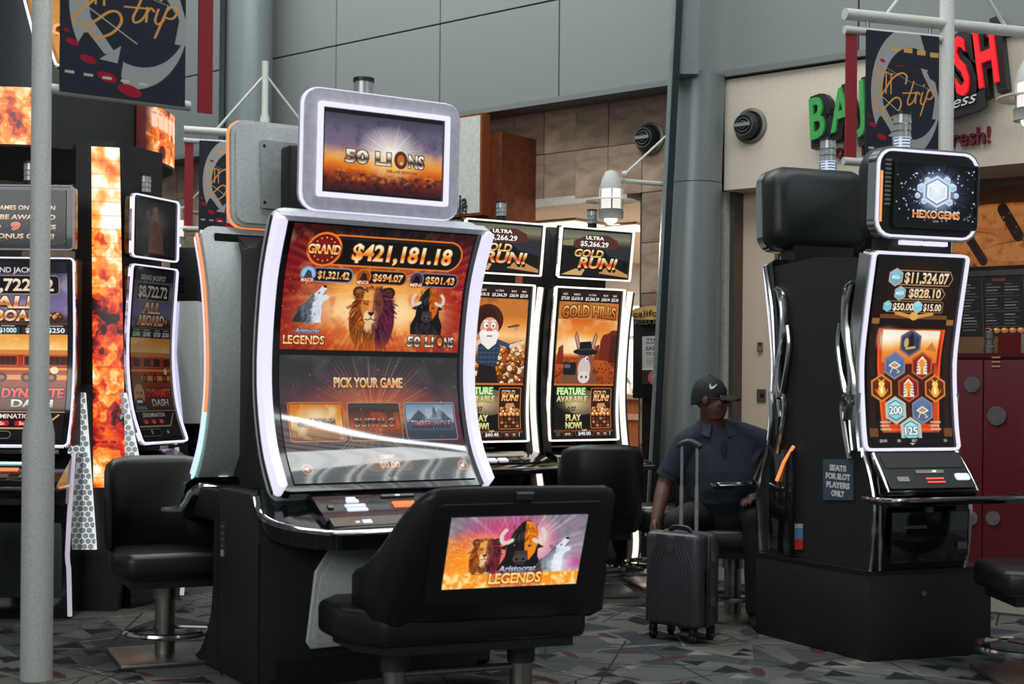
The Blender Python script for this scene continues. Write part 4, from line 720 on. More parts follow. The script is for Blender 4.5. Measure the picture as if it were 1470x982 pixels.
# window wall of the restaurant: two bright panes
w0, w1 = T(800, -5.9), T(925, -5.9); wz0, wz1 = W(890, 562, -5.9).z, W(890, 436, -5.9).z
win = tag(wbox(MB(), w0, w1, wz0, wz1, -5.9, -5.99).build('window_1', M('window_frame', (214, 212, 208), .5)), kind='structure')
pane = EM('bright_daylight_pane', (248, 250, 252), 1.05, var=.03, scale=2); zm = W(890, 485, -5.9).z
for z0, z1 in ((wz0 + .04, zm - .025), (zm + .025, wz1 - .04)):
    for k in range(4): wbox(MB(), w0 + (w1 - w0) * k / 4 + .02, w0 + (w1 - w0) * (k + 1) / 4 - .02, z0, z1, -5.89, -5.9).build('pane', pane, win, smooth=0)
# column with its leaning edge strips
colm = M('painted_column', (118, 126, 126), .34, .15, var=.05, scale=50)
cols = []
for y, xl, xr in ((810, 929, 1031), (700, 934, 1031), (500, 946, 1033), (265, 960, 1036)):
    p, q = P(xl, y, 10.75), P(xr, y, 10.75); cols.append(((p + q) / 2, (q - p).length / 2))
def ringrow(c, r, z): return [V((c.x + r * cosd(a), 10.75 + r * sind(a), z)) for a in range(0, 360, 12)]
rows = [ringrow(cols[0][0], cols[0][1], 0)] + [ringrow(c, r, c.z) for c, r in cols]
column = tag(MB().loft(rows).build('column', colm), kind='structure')
c, r = cols[3]; rows = [ringrow(c, r * .985, c.z + .006)] + [ringrow(V((c.x + .012 * k, 0, 0)), r * (.985 - .004 * k), c.z + .42 * k) for k in (1, 2)] + [ringrow(V((c.x + .03, 0, 0)), r * .97, 3.75)]
MB().loft(rows).build('drum', colm, column)
p0 = [P(1000, -740, 10.45), P(1012, -740, 10.45), P(1003, 106, 10.45), P(966, 106, 10.45)]
tag(MB().prism(p0, V((0, .25, 0))).build('trim_3', colm), kind='structure')
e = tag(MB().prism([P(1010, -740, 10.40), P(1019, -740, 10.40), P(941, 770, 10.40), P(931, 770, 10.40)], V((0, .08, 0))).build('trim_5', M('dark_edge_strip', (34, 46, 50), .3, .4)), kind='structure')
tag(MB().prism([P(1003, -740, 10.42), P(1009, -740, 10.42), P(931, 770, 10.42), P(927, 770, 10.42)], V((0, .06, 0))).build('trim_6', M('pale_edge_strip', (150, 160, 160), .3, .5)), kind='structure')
# cream wall of the taco shop
fas = M('cream_fascia', (214, 200, 184), .7, var=.05, scale=60); zb = 2.89
wr = tag(wbox(MB(), T(1033), 6.5, zb, 3.74, -.6, -.04).build('wall_right', fas), kind='structure')
tag(wbox(MB(), T(1029, -.1), T(1040, -.1), 0, zb, -.6, -.1).build('trim_7', M('white_jamb', (196, 190, 180), .5)), kind='structure')
tag(wbox(MB(), T(1040, -.16), T(1052, -.16), 0, zb, -.5, -.16).build('trim_8', M('dark_jamb', (84, 74, 66), .4, .3)), kind='structure')
wd = tag(wbox(MB(), T(1048, -.3), T(1115, -.3), 0, zb, -.6, -.3).build('wall_door_side', M('cream_return', (222, 200, 176), .7, var=.05, scale=60)), kind='structure')
tag(wbox(MB(), T(1114, -.3), T(1119, -.3), 0, zb, -.5, -.26).build('trim_9', M('brown_jamb', (110, 92, 78), .45, .2)), kind='structure')
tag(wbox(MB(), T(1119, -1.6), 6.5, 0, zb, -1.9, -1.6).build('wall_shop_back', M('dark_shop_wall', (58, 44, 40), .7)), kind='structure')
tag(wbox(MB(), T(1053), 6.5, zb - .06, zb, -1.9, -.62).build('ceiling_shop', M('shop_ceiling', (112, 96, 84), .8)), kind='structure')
# hall ceiling: slats and curved light coves high over the visitors
cl = tag(MB().box((1, 3.5, 8.75), (30, 30, .1)).build('ceiling', M('ceiling_grey', (120, 122, 120), .7)), kind='structure')
cvm, cvs = EM('cove_tube_light', (236, 244, 250), 10.0), EM('skylight_strip', (206, 216, 220), 1.3)
cpath = bez([(15.0, -6.0), (11.5, -1.6), (8.9, 2.1), (7.2, 5.1), (5.6, 7.2), (3.2, 9.0)], 8)
def strip(off, wd_, name, m):
    rows = []
    for i, (x, y) in enumerate(cpath):
        p, q = cpath[max(i - 1, 0)], cpath[min(i + 1, len(cpath) - 1)]; d = V((q[0] - p[0], q[1] - p[1])).normalized(); n = V((d.y, -d.x)); n = n if n.x < 0 else -n
        rows.append([V((x + n.x * (off + o), y + n.y * (off + o), z)) for o, z in ((0, 8.36), (wd_, 8.36), (wd_, 8.42), (0, 8.42))])
    return MB().loft(rows).build(name, m, cl)
strip(0, .34, 'cove_light', cvm)
for k in range(11): strip(.62 + .42 * k, .25, 'skylight_strip', cvs)
for k in range(12): strip(.50 + .42 * k, .05, 'slat', M('ceiling_slat', (150, 152, 150), .6) if k == 0 else bpy.data.materials['ceiling_slat'])
# ------------------------------------------------------------------ slot machines
class Fr:                                                             # a machine's own frame: a across the front, b outwards, z up
    def __init__(s, O, th=None, u=None, n=None):
        s.O = V(O); s.u = u or V((cosd(th), sind(th), 0)); s.n = n or V((s.u.y, -s.u.x, 0)); s.ax = (s.u, s.n, UP)
    def __call__(s, a, b, z): return s.O + s.u * a + s.n * b + UP * z
    def surf(s, prof): return Surf(s.O, s.u, s.n, prof)
    def side(s, prof, a0, a1, mb=None): return (mb or MB()).prism([s(a0, b, z) for b, z in prof], s.u * (a1 - a0))
    def box(s, a0, a1, b0, b1, z0, z1, mb=None): return (mb or MB()).box(s((a0 + a1) / 2, (b0 + b1) / 2, (z0 + z1) / 2), (abs(a1 - a0), abs(b1 - b0), abs(z1 - z0)), s.ax)
    def beacon(s, th, a, b, z, h, r, lit=False):
        bc = MB().lathe([(r * .9, 0), (r * .9, h * .32), (r, h * .34)], s(a, b, z), n=14).build('beacon_lamp', BLED if lit else BLKM, th)
        MB().lathe([(r, h * .34), (r * .92, h * .5), (r, h * .52), (r * .92, h * .68), (r, h * .7), (r * .95, h * .93)], s(a, b, z), n=14).build('lens', CLR, bc); MB().lathe([(r * 1.04, h * .93), (r * 1.04, h)], s(a, b, z), n=14).build('cap', BLK, bc)
        if lit: [MB().lathe([(r * 1.08, h * (.04 + .08 * k)), (r * 1.08, h * (.08 + .08 * k))], s(a, b, z), n=14).build('ring', CLR, bc) for k in range(4)]
F1 = Fr(FL(367, 992), 32); MW = 1.235
S_UP, S_LO, S_TOP = IM('lion_game_upper_picture', art_upper(), 1.0, .1), IM('lion_game_lower_picture', art_lower(), .8, .05, 1.0), IM('lion_topper_picture', art_topper(), .95, .12)
S_LO.node_tree.nodes['Principled BSDF'].inputs['Coat Weight'].default_value = .8
PROF = bez([(.09, .90), (-.055, 1.11), (-.125, 1.43), (-.07, 1.85), (.06, 2.14)], 7)
def big_machine(fr, label, front):
    th = thing('slot_machine', label, 'slot machine', fr(MW / 2, -.25, 0), 'lion game machines back to back'); sf = fr.surf(PROF); L = sf.len; a0, a1 = .055, 1.18
    # body and shell
    body = [(b - .14, z) for b, z in PROF] + [(-.3, 2.03), (-.495, 2.03), (-.495, .86)]
    fr.side(body, .10, 1.135 if front else 1.0).build('body', BLKM, th, bevel=.01)
    MB().ring(sf, a0 + .004, a1 - .004, .0, L, .07, .24, -.10, -.03, 18, .2).build('back_shell', GRYP, th)
    vent = MB()
    for k in range(16): q = sf(.84 + .0175 * k, L - .075, -.101); vent.box(q, (.018, .012, .05), fr.ax)
    for k in range(0): q = sf(1.07 - .018 * (k % 2), L * .62 - .12 * (k // 8), -.131)
    vent.build('vent_slots', BLK, th, kind='stuff')
    for k in (.52, .60): MB().box(sf(1.0, L * k, -.102), (.05, .012, .03), fr.ax).build('lock_plate', STL, th)
    MB().box(sf(1.04, .07, -.103), (.05, .012, .02), fr.ax).build('logo_light', LEDB, th)
    MB().plate(sf, a0 + .01, a1 - .01, .0, L, .06, -.06, -.004, 8, 22).build('bezel', BLKG, th)
    w_ = .045
    for x, lm in ((a0, LEDW), (a1 - w_, LEDW)): MB().plate(sf, x, x + w_, 0, L, .022, -.04 if front else .0, .035 if front else .004, 2, 22).build('light_strip', lm, th)
    for x in (a0 - .006, a1 - .004):
        for q0, q1, lm in ((.02, L * .3, LEDB), (L * .3, L - .02, LEDO)): MB().plate(sf, x, x + .010, q0, q1, .0, -.055, -.036, 1, 12).build('edge_light', BLK if front else lm, th)
    MB().plate(sf, a0 + .02, a1 - .02, L - .02, L + .004, 0, -.05, .012, 4, 2).build('top_rail', SIL, th)
    x0, x1 = a0 + .085, a1 - .085
    MB().plate(sf, x0 + .01, x1, L * .525, L - .035, .0, -.003, .004, 20, 18).build('upper_screen', S_UP, th); MB().plate(sf, x0 + .01, x1, .035, L * .505, .0, -.003, .004, 20, 18).build('lower_screen', S_LO, th)
    # deck
    dk = fr.surf([(.31, .735), (.26, .765), (.05, .885)]); D = dk.len
    lip = [(0, -.02, .87), (.004, .02, .80), (.03, .11, .765), (.09, .21, .745), (.19, .28, .732), (.30, .31, .727)]; lip = lip + [(MW - a, b, z) for a, b, z in lip[::-1]]
    lp = bez([fr(*p).to_tuple() for p in lip], 5)
    deck = MB(); n = len(lip); deck.loft([[fr(a, b, z) for a, b, z in lip], [fr(a, b - .005, z - .05 - .03 * (b > .1)) for a, b, z in lip], [fr(a + (.05 if a < .6 else -.05), -.06, .66) for a, b, z in lip], [fr(a + (.03 if a < .6 else -.03), -.06, .9) for a, b, z in lip]], closed=False, caps=False)
    deck.loft([[fr(a, b, z) for a, b, z in lip], [fr(a + (.03 if a < .6 else -.03), -.06, .9) for a, b, z in lip]], closed=False, caps=False)
    deck.build('deck', BLKG, th); MB().tube(lp, .011, 8, flat=1.4).build('deck_trim', CHR, th)
    pl = MB().plate(dk, .22, MW - .22, .06, D, .0, -.05, .012, 2, 3).build('button_panel', BLKG, th); MB().plate(dk, .235, MW - .235, .012, .075, .0, -.02, .018, 2, 2).build('deck_front_strip', STL, th)
    def btn(x0, x1, t0, t1, m, name='button'): MB().plate(dk, x0, x1, t0, t1, 0, .0, .02, 1, 1).build(name, m, pl)
    for k, (h, t) in enumerate(((.10, .125), (.10, .155), (.06, .19), (.045, .21))): btn(.40 - h / 2, .40 + h / 2, t, t + .018, WLET)
    btn(.35, .37, .03, .042, WLET); btn(.385, .43, .025, .05, WLET)
    dots = MB()
    for j in range(2):
        for i in range(6): dots.box(dk(.60 + .019 * i, .15 + .022 * j, .016), (.015, .015, .015), fr.ax); dots.box(dk(.60 + .019 * i, .035 + .017 * j, .024), (.013, .013, .012), fr.ax)
    dots.build('amber_display', AMB, pl, kind='stuff'); btn(.56, .73, .222, .238, STL, 'bill_slot'); btn(.63, .655, .224, .236, LEDB, 'slot_light'); btn(.80, .90, .165, .19, REDL); btn(.80, .9, .21, .228, STL, 'card_slot'); btn(.265, .29, .15, .175, STL, 'lock')
    # lower cabinet
    if front:
        cb = fr.side([(0, .02), (0, .80), (-.10, .88), (-.495, .88), (-.495, 0), (-.02, 0)], .0, MW).build('cabinet', BLKM, th, bevel=.012)
        fr.box(.004, .012, .0, .004, .03, .66).build('side_seam', BLK, th)
        pp = [(.235, .20), (.26, .165), (.95, .165), (1.0, .20), (1.0, .50), (.92, .64), (.36, .64), (.275, .52)]
        MB().prism([fr(a, .004, z) for a, z in pp], fr.n * .02).build('belly_panel', GRYP, th, bevel=.012, seg=3); MB().prism([fr(a + .025 * (1 if a < .6 else -1), .022, z + (.02 if z < .3 else -.03)) for a, z in pp], fr.n * .006)  .build('belly_door', GRYP, th, bevel=.004)
        fr.box(.1, MW - .1, .0, .03, 0.0, .12).build('kick_plate', BLK, th)
        MB().box(fr(-.003, -.42, .64), (.006, .05, .17), fr.ax).build('sticker', M('dark_label', (52, 56, 58), .5), th)
        for k in range(4): MB().box(fr(-.007, -.42, .70 - .03 * k), (.004, .035, .008), fr.ax).build('label_line', M('label_grey', (92, 96, 98), .5), th)
        MB().box(fr(-.007, -.42, .575), (.004, .04, .03), fr.ax).build('barcode', M('barcode_paper', (150, 150, 146), .6), th)
    else:
        pr = bez([(-.44, .70), (-.43, .55), (-.42, .35), (-.37, .20), (-.25, .06), (-.11, .005)], 5) + [(-.11, 0), (-.495, 0), (-.495, .80)]
        fr.side(pr, .0, MW).build('cabinet', BLKM, th)
        fr.box(.03, MW - .03, -.46, .0, .70, .86).build('deck_bracket', BLKM, th, bevel=.02)
        hp = [P(x, y, 7.03) for x, y in ((318, 706), (292, 702), (277, 708), (268, 722), (256, 731), (232, 732))]; MB().tube(bez([p.to_tuple() for p in hp], 5), list(np.interp(range(26), [0, 6, 16, 25], [.03, .032, .022, .012])), 10).build('chrome_arm', CHR, th)
    # topper on its mast
    tp = fr.surf([(0, 2.185), (.02, 2.74)]); tl = tp.len; x0, x1 = .205, 1.022
    fr.box(.45, .80, -.30, -.16, 2.05, 2.6).build('mast', BLKM, th, bevel=.02); fr.box(.30, .62, -.20, -.05, 2.10, 2.42).build('topper_bracket', BLK, th, bevel=.03)
    tf_ = MB().ring(tp, x0, x1, 0, tl, .075, .075, -.07, .0, 8).build('topper_frame', SIL if front else GRYP, th); MB().ring(tp, x0 + .065, x1 - .065, .06, tl - .06, .012, .022, -.02, .02, 6).build('topper_inner_light', LEDW, tf_)
    MB().ring(tp, x0 - .006, x1 + .006, -.006, tl + .006, .08, .014, -.035, -.01, 8).build('topper_edge_light', LEDW if front else LEDO, tf_)
    MB().plate(tp, x0 + .02, x1 - .02, .02, tl - .02, .06, -.08, -.03, 6, 8).build('topper_back', GRYP, th); MB().plate(tp, x0 + .15, x1 - .15, .1, tl - .1, .01, -.10, -.07, 4, 4).build('back_cover', M('grey_cover', (160, 164, 164), .5), th)
    for q in ((.17, .13), (.17, tl - .13), (.65, .13), (.65, tl - .13)): MB().box(tp(x0 + q[0], q[1], -.102), (.012, .006, .012), fr.ax).build('screw', BLK, th)
    MB().plate(tp, x0 + .085, x1 - .085, .075, tl - .075, .004, -.02, .004, 4, 4).build('topper_bezel', BLKG, th); MB().plate(tp, x0 + .10, x1 - .10, .095, tl - .105, .0, .0, .008, 8, 8).build('topper_screen', S_TOP, th)
    fr.beacon(th, .62, -.23, 2.6 if front else 2.55, .27, .05)
    return th
big_machine(F1, 'large curved slot machine with lion screens and a silver framed topper', True)
F1R = Fr(F1(MW, -.99, 0), u=-F1.u, n=-F1.n)
big_machine(F1R, 'slot machine seen from behind with grey curved shell and orange edge light', False)
# ------------------------------------------------------------------ the wide bench in front of it
FB = Fr((.03, 5.75, 0), 21); S_B = IM('bench_picture', art_bench(), 1.05, .15)
bn = thing('slot_bench', 'wide black bench with a lit picture screen set in its backrest', 'bench', FB(-.1, -.35, 0))
path = bez([(-.585, -.45, .60, 0), (-.585, -.30, .635, .01), (-.555, -.15, .73, .02), (-.50, -.06, .86, .03), (-.42, -.015, .955, .06), (-.30, 0, .975, .06), (0, 0, .975, .06), (.30, 0, .97, .06), (.40, -.015, .965, .06), (.455, -.09, .93, .03), (.47, -.2, .82, .02), (.475, -.4, .62, 0)], 4)
rows = []
for i, (a, b, zt, ln_) in enumerate(path):
    p, q = path[max(i - 1, 0)], path[min(i + 1, len(path) - 1)]; d = V((q[0] - p[0], q[1] - p[1])).normalized(); inn = V((d.y, -d.x)); zb_ = .385; row = []
    for o, z in ((0, zb_ + .03), (0, (zb_ + zt) / 2), (0, zt - .035), (.02, zt - .006), (.05, zt), (.08, zt - .006), (.1, zt - .035), (.1, (zb_ + zt) / 2), (.1, zb_ + .03), (.05, zb_)):
        k = (z - .71) / .3 * 2 * ln_; row.append(FB(a + inn.x * o, b + inn.y * o + k, z))
    rows.append(row)
MB().loft(rows).build('backrest', LEA, bn, smooth=60)
bs = FB.surf([(-.084, .50), (.088, .93)]); Lb = bs.len
MB().plate(bs, -.38, .36, -.02, Lb - .02, .04, -.05, .012, 6, 6).build('screen_surround', BLK, bn, bevel=.004)
MB().plate(bs, -.312, .283, .06, .385, .0, .0, .018, 4, 4).build('picture_screen', S_B, bn); MB().plate(bs, -.045, .03, Lb - .005, Lb + .022, 0, -.01, .012, 1, 1).build('badge', M('grey_badge', (62, 66, 68), .4, .3), bn)
seat = [(-.52, -.16), (-.66, -.34), (-.69, -.62), (-.60, -.76), (.42, -.76), (.47, -.62), (.45, -.34), (.38, -.16)]
MB().prism([FB(a, b, .295) for a, b in seat], UP * .15).build('seat', LEA, bn, bevel=.035, seg=4, smooth=60)
MB().prism([FB(a * .9 - .01, b * .9 - .04, .26) for a, b in seat], UP * .05).build('seat_pan', BLK, bn)
for a in (-.42, .16):
    p = MB().lathe([(.05, 0), (.05, .27)], FB(a, -.36, 0), n=20).build('post', STL, bn); MB().lathe([(.062, .17), (.062, .262)], FB(a, -.36, 0), n=20).build('collar', M('dark_collar', (58, 58, 58), .4, .5), p)
    MB().box(FB(a, -.36, .012), (.42, .42, .024), FB.ax).build('base_plate', STL, bn, bevel=.006)
MB().tube([FB(-.42, -.36, .15), FB(.16, -.36, .15)], .016, 10).build('foot_rail', STL, bn)
# ------------------------------------------------------------------ two tall machines in the middle distance
S_GT = IM('gold_topper_picture', art_gold_topper(), 1.0, .12); S_DK = IM('donkey_game_picture', art_donkey(), 1.0, .12); S_MN = IM('miner_game_picture', art_miner(), 1.0, .12)
GP = bez([(-.055, .965), (-.075, 1.2), (-.05, 1.55), (.012, 2.10)], 7)
def gold_machine(fr, label, pic):
    th = thing('slot_machine', label, 'slot machine', fr(.385, -.3, 0), 'gold game machines side by side'); sf = fr.surf(GP); L = sf.len; a0, a1 = .07, .70
    fr.side([(b - .06, z) for b, z in GP] + [(-.55, 2.1), (-.55, .9)], a0 + .02, a1 - .02).build('body', BLKM, th)
    MB().plate(sf, a0, a1, 0, L, .012, -.07, -.004, 4, 16).build('bezel', BLKG, th)
    MB().ring(sf, a0, a1, 0, L, .014, .012, -.02, .016, 16).build('light_frame', LEDC, th)
    MB().plate(sf, a0 + .05, a1 - .05, .03, L - .03, 0, -.003, .005, 12, 20).build('game_screen', pic, th)
    # side light rails from top to floor
    sp = bez([(.10, .02), (.13, .25), (.06, .62), (-.02, .95), (-.06, 1.3), (-.03, 1.75), (.03, 2.08)], 6); sl = fr.surf(sp)
    for x in (a1 + .03,): MB().plate(sl, x, x + .03, .0, sl.len, .0, -.03, .0, 1, 30).build('light_rail', LEDC, th); MB().plate(sl, x + .034, x + .044, .0, sl.len, .0, -.04, .006, 1, 30).build('rail_trim', BLKG, th)
    fr.side([(b - .035, z) for b, z in sp] + [(-.5, 2.08), (-.5, .02)], a1 - .02, a1 + .045).build('side_panel', BLKM, th); fr.side([(b - .035, z) for b, z in sp] + [(-.5, 2.08), (-.5, .02)], .02, a0 + .02).build('side_panel', BLKM, th)
    # deck and lower cabinet
    fr.side([(0, .0), (.02, .1), (-.06, .5), (-.04, .72), (.30, .76), (.33, .79), (.30, .815), (-.03, .90), (-.5, .9), (-.5, 0)], .03, .745).build('cabinet', BLKG, th)
    MB().tube([fr(a, b, .80) for a, b in ((.012, -.02), (.012, .26), (.05, .335), (.735, .335), (.775, .26), (.775, -.02))], .012, 8).build('deck_trim', CHR, th)
    dk = fr.surf([(.30, .818), (-.03, .905)]); MB().plate(dk, .15, .62, .05, .3, .02, -.01, .01, 2, 2).build('button_panel', BLKG, th)
    for k in range(4): MB().plate(dk, .20 + .09 * k, .27 + .09 * k, .08, .13, .01, .0, .02, 1, 1).build('button', WLET if k < 2 else STL, th)
    fr.box(.005, .785, -.5, .17, 0, .05).build('foot', BLK, th)
    # topper
    tp = fr.surf([(-.05, 2.165), (.0, 2.545)]); tl = tp.len; x0, x1 = .125, .79
    MB().plate(tp, x0, x1, 0, tl, .015, -.06, -.004, 3, 4).build('topper_body', BLK, th); MB().ring(tp, x0, x1, 0, tl, .016, .012, -.02, .012, 4).build('topper_light', LEDC, th); MB().plate(tp, x0 + .03, x1 - .03, .028, tl - .028, 0, -.003, .004, 6, 6).build('topper_screen', S_GT, th)
    fr.side([(-.12, 2.0), (-.10, 2.45), (-.16, 2.55), (-.35, 2.55), (-.50, 2.38), (-.55, 2.0)], .12, .62).build('crown', BLKM, th, bevel=.02)
    fr.beacon(th, .50, -.14, 2.54, .16, .038)
FG = Fr((.243, 10.10, 0), 32)
gold_machine(FG, 'tall slot machine showing a donkey in a black hat in a desert', S_DK)
gold_machine(Fr(FG(-.805, 0, 0), 32), 'tall slot machine showing a white-bearded miner among gold nuggets', S_MN)
# ------------------------------------------------------------------ bank on the right: plinth with two machines back to back
S_HX, S_HT = IM('hexagon_game_picture', art_hex(), 1.0, .12), IM('hexagon_topper_picture', art_hex_topper(), 1.0, .12)
FH = Fr(FL(1245, 951), 20); SV = V((-cosd(62), sind(62), 0)); SN = V((SV.y, -SV.x, 0))
def sp(px, py, off=0.0): return hit(px, py, FH.O - FH.u * 0 + FH.u * off, SN)       # on the side plane, off = further in along the front
pt = [FH(0, 0, 0), FH(.76, 0, 0), FH(.76, 0, 0) + SV * .91, FH(0, 0, 0) + SV * .91]
pl = tag(MB().prism(pt, UP * .455).build('machine_plinth', M('plinth_laminate', (24, 25, 27), .55, scale=40), bevel=.008), 'low black plinth carrying the hexagon game machine and the one behind', 'plinth')
MB().prism([p + (p - (pt[0] + pt[2]) / 2) * .012 for p in pt], UP * .02).build('top_edge', BLK, pl).location.z += .4385
MB().lathe([(.014, 0), (.014, .012)], FH(.33, .0, .335), FH.n, 12).build('lock', STL, pl)
def quad(p, a, b): return p + a + b
HPR = bez([(-.06, 1.062), (-.085, 1.2), (-.105, 1.48), (-.08, 1.69), (0, 2.077)], 7)
def hex_machine(O, u, n, side, label, pics, lit, ld=1.0):
    """side = direction the cabinet runs back, half the depth of the bank"""
    fr = Fr(O, u=u, n=n); th = thing('slot_machine', label, 'slot machine', fr(.3, -.2, .4585), 'hexagon game machines back to back'); sf = fr.surf(HPR); L = sf.len; a0, a1 = .015, .597
    sk = lambda a, d, z: O + u * a + side * d + UP * z                  # skewed frame of the bank
    def sprism(pts, x0, x1): return MB().prism([sk(x0, d, z) for d, z in pts], u * (x1 - x0))
    prof = [(.02, .461), (.0, .60), (-.01, .78), (.02, .92), (.07, 1.04), (.12, 1.25), (.15, 1.5), (.11, 1.8), (.05, 2.05), (.455, 2.08), (.455, .461)]
    sprism(bez(prof[:9], 4) + prof[9:], .03, .60).build('cabinet', BLKM, th, smooth=40)
    for x in (.026, .604):
        MB().tube(bez([sk(x, d - .004, z).to_tuple() for d, z in prof[:5]], 6), .014, 8).build('chrome_edge', CHR, th)
        MB().tube(bez([sk(x, d, z).to_tuple() for d, z in ((.075, 1.03), (.105, 1.2), (.125, 1.45), (.095, 1.8), (.03, 2.06))], 6), .016, 8).build('chrome_rail', CHR, th)
    for q in (((.20, 1.93), (.265, 1.88), (.275, 1.7), (.235, 1.55), (.22, 1.38), (.25, 1.22)), ((.215, 1.92), (.25, 1.8), (.245, 1.62), (.20, 1.45), (.19, 1.35)), ((.30, 1.72), (.315, 1.60), (.285, 1.45), (.25, 1.34), (.215, 1.37)), ((.21, 1.30), (.26, 1.34), (.28, 1.28), (.26, 1.16), (.22, 1.02)), ((.16, 1.36), (.17, 1.2), (.15, 1.06))):
        for ex in (.014, .616): MB().tube(bez([sk(ex, d - .06, z).to_tuple() for d, z in q], 6), .018, 8, flat=.8).build('chrome_bow', CHR, th)
    # curved monitor
    MB().plate(sf, a0, a1, 0, L, .03, -.09, -.003, 4, 18).build('bezel', BLKG, th); MB().ring(sf, a0, a1, 0, L, .03, .013, -.03, .014, 18).build('light_frame', LEDW, th)
    MB().plate(sf, a0 + .035, a1 - .035, .03, L - .03, .0, -.002, .005, 10, 20).build('game_screen', pics[0], th); MB().plate(sf, a0 - .02, a0 - .002, .02, L - .02, 0, -.09, .0, 1, 18).build('chrome_side', CHR, th)
    # button slope, ledge, belly
    fr.side([(-.02, .461), (.03, .80), (.09, .845), (.10, .865), (-.05, 1.045), (-.3, 1.045), (-.3, .461)], .045, .59).build('front_body', BLKG, th, bevel=.006)
    sl = fr.surf([(.095, .875), (-.05, 1.047)]); bt = MB().plate(sl, .06, .575, .0, sl.len, .01, -.01, .012, 2, 2).build('button_slope', BLK, th); MB().plate(sl, .08, .555, .125, .2, .0, .0, .016, 2, 2).build('speaker_grille', M('speaker_mesh', (40, 42, 44), .6, scale=200), bt)
    dots = MB()
    for j in range(2):
        for i in range(7): dots.box(sl(.30 + .015 * i, .035 + .022 * j, .015), (.011, .014, .008), fr.ax)
    dots.build('red_display', REDL, bt, kind='stuff'); MB().plate(sl, .25, .42, .09, .11, 0, .0, .016, 1, 1).build('bill_slot', STL, bt); MB().plate(sl, .475, .56, .045, .085, .012, 0, .018, 1, 1).build('spin_button', WLET, bt); MB().plate(sl, .12, .19, .04, .07, 0, 0, .016, 1, 1).build('info_plate', STL, bt); MB().plate(sl, .35, .37, .095, .105, 0, .01, .02, 1, 1).build('slot_light', LEDB, bt)
    MB().prism([fr(a, b, .805) for a, b in ((-.03, .02), (-.04, .16 * ld), (.0, .20 * ld), (.80, .20 * ld), (.86, .15 * ld), (.84, .02))], UP * .025).build('ledge', BLKG, th); MB().tube(bez([fr(a, b, .832).to_tuple() for a, b in ((-.03, .0), (-.05, .12 * ld), (-.01, .205 * ld), (.25, .21 * ld), (.55, .21 * ld), (.80, .205 * ld), (.865, .15 * ld), (.86, .03))], 5), .012, 8).build('ledge_trim', CHR, th)
    MB().tube([fr(.03, .06, z) for z in (.47, .60, .75, .80)], .012, 8).build('belly_trim', CHR, th); MB().tube([fr(.062, -.058, 1.05), fr(.055, .03, .95), fr(.05, .10, .86)], .011, 8).build('slope_trim', CHR, th); MB().tube([fr(.578, -.058, 1.05), fr(.582, .03, .95), fr(.585, .10, .86)], .011, 8).build('slope_trim', CHR, th)
    MB().prism([fr(a, .035 + (z - .46) * .05, z) for a, z in ((.10, .50), (.56, .50), (.56, .76), (.10, .76))], fr.n * .012).build('belly_door', BLKG, th, bevel=.004)
    fr.box(.16, .30, .045, .07, .675, .69).build('ticket_slot', STL, th); fr.box(.30, .34, .045, .07, .755, .785).build('light_lens', M('grey_lens', (120, 124, 126), .3), th); fr.box(.50, .55, .045, .066, .565, .60).build('badge', M('badge_grey', (88, 90, 92), .5), th)
    # topper: rounded housing like a small television
    tp = fr.surf([(.01, 2.145), (.03, 2.60)]); tl = tp.len; x0, x1 = .0, .625
    rows = []
    for hh, ins in ((-.19, .06), (-.17, .02), (-.12, .0), (-.02, .0), (.01, .012)): rows.append((hh, ins))
    hb = MB(); rr_ = []
    for hh, ins in rows:
        r = .09; pts = []
        for ca, cs, g0 in ((x1 - ins - r, ins + r, -90), (x1 - ins - r, tl - ins - r, 0), (x0 + ins + r, tl - ins - r, 90), (x0 + ins + r, ins + r, 180)):
            for g in (0, 22, 45, 68, 90): q = cs + r * sind(g0 + g); a = ca + r * cosd(g0 + g); pts.append(tp(a, q + (.02 * (1 - ((a - .31) / .31) ** 2) if q > tl / 2 else 0), hh))
        rr_.append(pts)
    hb.loft(rr_).build('topper_housing', BLK, th, smooth=50)
    MB().ring(tp, x0 - .004, x1 + .004, -.004, tl + .004, .09, .022, -.05, .012, 8).build('topper_chrome', CHR, th); MB().ring(tp, x0 + .1, x1 - .012, .055, tl - .065, .02, .012, .0, .03, 4).build('screen_bezel', BLK, th)
    MB().ring(tp, x0 + .008, x1 - .008, .006, tl - .006, .085, .012, .01, .02, 8).build('topper_light', LEDW, th)
    MB().plate(tp, x0 + .105, x1 - .02, .06, tl - .07, .012, -.0, .022, 6, 6).build('topper_screen', pics[1], th)
    bars = MB(); [bars.box(tp(.07, .17 + .022 * k, .012), (.035, .012, .012), fr.ax) for k in range(11)]; bars.build('side_bars', STL, th, kind='stuff')
    MB().plate(tp, .03, .042, .08, tl - .12, 0, .0, .014, 1, 3).build('amber_strip', LEDO, th)
    for k in range(2): MB().plate(tp, .17 + .15 * k, .30 + .15 * k, -.03, -.008, 0, -.02, .01, 1, 1).build('lower_light', LEDW, th)
    fr.box(.12, .50, -.17, -.02, 2.05, 2.17).build('neck', BLK, th)
    fr.beacon(th, .215, -.05, 2.60, .2, .047, True)
    # small signs and stickers on the side
    return th, sk
mid = FH.O + SV * .91 + FH.u * .632
th, sk = hex_machine(FH.O, FH.u, FH.n, SV, 'curved slot machine with hexagon gems game on a black plinth', (S_HX, S_HT), True)
DR = IM('dim_game_picture', Cv(20, 30, 2, (40, 20, 16)).noise(6, 3, (150, 80, 40), .8), .6)
def side_pt0(px, py): return hit(px, py, FH.O + FH.u * .005, SN)
